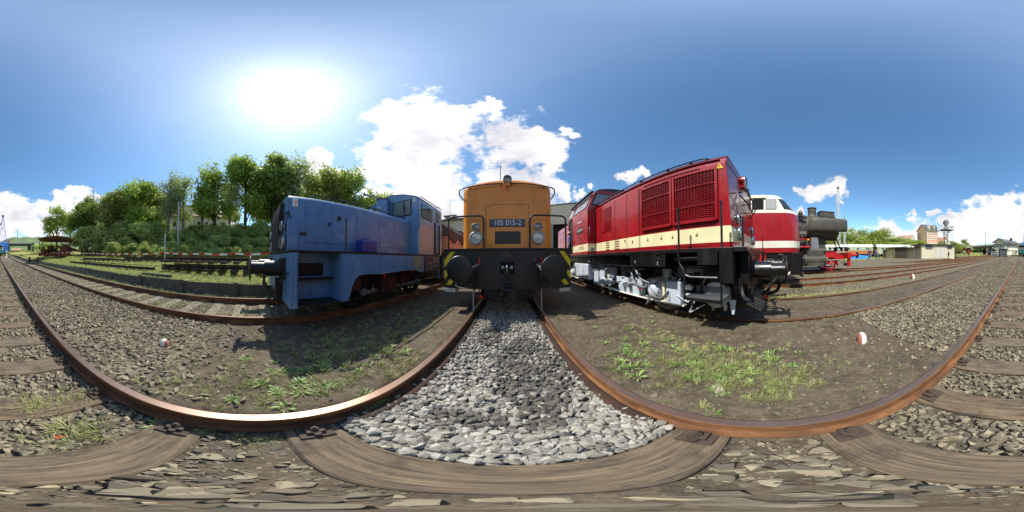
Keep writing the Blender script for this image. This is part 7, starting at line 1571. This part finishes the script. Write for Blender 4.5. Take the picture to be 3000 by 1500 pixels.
# ---------------- people
def person(label,px,d,h,face,shirt,trous,hair='#3b2a20',pose='stand',extra=None,z=None,group=None,lean=0.):
    x,y=pol(px,d) if d else px; g=Hf(x,y) if z is None else z; s=h/1.75
    t=thing('person',label,'person',(x,y,g),face,group)
    st={'stand':(.06,-.02),'walk':(.30,-.28)}[pose] if pose in('stand','walk') else (.05,-.02)
    J=[(0,0,.95),(0,.0,1.15),(0,.0,1.38),(0,-.01,1.50),(0,-.02,1.60),(0,-.03,1.72)]
    V=list(J);E_=[(0,1),(1,2),(2,3),(3,4),(4,5)];Rr=[(.15,.11),(.14,.10),(.17,.11),(.055,.055),(.085,.10),(.07,.08)]
    def limb(root,pts,rad):
        p=root
        for q,r in zip(pts,rad): V.append(q);Rr.append((r,r));E_.append((p,len(V)-1));p=len(V)-1
        return p
    for i,sx in enumerate((-1,1)):
        f=st[i]; limb(0,[(sx*.10,-.0,.88),(sx*.11,-f*.55-.02,.50),(sx*.11,-f*.6+(.10 if f<0 else -.08)*abs(f)*3,.09),(sx*.11,-f*.6-.14+(.10 if f<0 else -.08)*abs(f)*3,.04)],[.10,.065,.045,.04])
        a=-f*.8; e=limb(2,[(sx*.19,0,1.40),(sx*.24,-a*.15+.02,1.13),(sx*.25,-a*.6-.06,.90),(sx*.25,-a*.7-.08,.82)],[.06,.045,.032,.035])
        for k in range(4): limb(e,[(sx*.25+(k-1.5)*.018,-a*.7-.09-.004*k,.76),(sx*.25+(k-1.5)*.02,-a*.7-.10,.71+.006*abs(k-1.5))],[.010,.008])
        limb(e,[(sx*.22,-a*.7-.11,.79),(sx*.215,-a*.7-.12,.76)],[.011,.009])
    me=bpy.data.meshes.new('body'); me.from_pydata([(a*s,b_*s,c*s) for a,b_,c in V],E_,[]); o=bpy.data.objects.new('body',me); COL.objects.link(o)
    sk=o.modifiers.new('skin','SKIN'); 
    for i,vv in enumerate(me.skin_vertices[0].data): vv.radius=(Rr[i][0]*s,Rr[i][1]*s); vv.use_root=(i==0)
    sb=o.modifiers.new('sub','SUBSURF'); sb.levels=1; sb.render_levels=1
    dg=bpy.context.evaluated_depsgraph_get(); m2=bpy.data.meshes.new_from_object(o.evaluated_get(dg)); bpy.data.objects.remove(o)
    m2.materials.clear(); 
    for c in (M['skin'],clothm(shirt),clothm(trous),M['black']): m2.materials.append(c)
    for p in m2.polygons:
        c=p.center/s; ax=abs(c.x)
        p.material_index=3 if c.z<.09 else (0 if c.z>1.47 or (c.z<.90 and ax>.185) else (2 if c.z<.97 and ax<.185 else 1)); p.use_smooth=True
    b=link('body',m2,t)
    hr=MB(clothm(hair)); hr.lathe([(.098,-.02),(.104,.05),(.08,.12),(0,.145)],(0,.012*s,1.66*s),(0,0,1),16); hr.v=[(v[0],v[1],1.66*s+(v[2]-1.66*s)*s) for v in hr.v]; hr.build('hair',t)
    fc=MB('skin'); fc.lathe([(0,.0),(.012,.01),(.014,.03)],(0,-.13*s,1.63*s),(0,.6,.3),6); fc.build('nose',t)
    if extra=='pack': MB(clothm('#2b4a6c')).box(-.16,.16,.10,.30,1.0*s,1.48*s).build('backpack',t,.05)
    if lean: t.rotation_euler=(R(lean),0,face)
    return t
def fdir(dx,dy): return math.atan2(dx,-dy)*-1 if False else math.atan2(dy,dx)+R(90)
WALK='visitors walking between the sidings'
person('person in blue jacket and jeans with a blue backpack walking before the coach gap',2546,27,1.78,fdir(.9,.3),'#3a4a68','#56667f',pose='walk',extra='pack',group=WALK)
person('person in brown jacket and pale jeans walking close beside the blue backpack',2551,26.6,1.76,fdir(.9,.3),'#6a5048','#7d8ca4',pose='walk',group=WALK)
person('person in purple and dark clothes walking just left of the man in beige',2566,26,1.70,fdir(-.6,.7),'#4a4672','#3f3c50',pose='walk',group=WALK)
person('person in beige jacket and blue jeans walking past the lean-to',2574,25.8,1.78,fdir(-.7,.6),'#b9b08c','#52647c',hair='#7c3b28',pose='walk',group=WALK)
person('person in dark grey jacket and beige trousers standing in front of the cream shed',2779,32.5,1.72,fdir(.4,.9),'#474a50','#a59c84',hair='#9a6a48',group=WALK)
person('person in red jacket and black trousers standing right of the yellow capped one',2838,42,1.85,fdir(.3,-.9),'#b0222e','#1d1d22',hair='#a23328',group=WALK)
person('person in grey trousers with a yellow helmet near the red coach',2826,44,1.65,fdir(.5,-.7),'#8d8f98','#6d7078',hair='#d8cf2a',group=WALK)
for i,(px,d,c) in enumerate(((2966,58,'#7c8494'),(2969,57,'#3f4a66'),(2974,60,'#565b70'),(2978,62,'#2f3a4a'))):
    person(['person in grey top leftmost of the group by the signal box','person in blue jacket second from left by the signal box','person in grey blue jacket third in the group by the signal box','dark clothed person nearest the teal railcar'][i],px,d,1.72,fdir(random.uniform(-1,1),random.uniform(-1,1)),c,'#3d4454',pose='walk' if i%2 else 'stand',group='group of people by the signal box')
# person leaning out of the red cab door (cab coordinates -> world)
ca=R(-4.6); lx,ly=-1.50,6.35; wx=3.60+lx*math.cos(ca)-ly*math.sin(ca); wy=.16+lx*math.sin(ca)+ly*math.cos(ca)
person('person in blue plaid shirt leaning out of the red cab doorway',(wx,wy),0,1.0,ca+R(-90),'#4a5a94','#2c3550',hair='#c99f86',z=1.32,lean=0)
# floor plates and small litter
def bits():
    for (x,y,s,c,lab,rz) in ((-.22,-.46-.15,.03,'#b2502e','chip of orange brick between the rails',.3),(1.15,.35,.06,'#b5ae98','pale flat stone on the soil outside the right rail',.6)):
        mb=MB(paint('chip_'+c[1:],c,.85,var=.1)); mb.loft([[(-s,-s*.6,0),(s,-s*.7,0),(s*.9,s*.6,0),(-s*.8,s*.5,0)],[(-s*.9,-s*.5,s*.4),(s*.9,-s*.6,s*.4),(s*.8,s*.5,s*.4),(-s*.7,s*.45,s*.4)]]); o=mb.build('stone_chip',None,.004); o.location=(x,y,Hf(x,y)); o.rotation_euler=(0,0,rz); tag(o,lab,'stone')
bits()
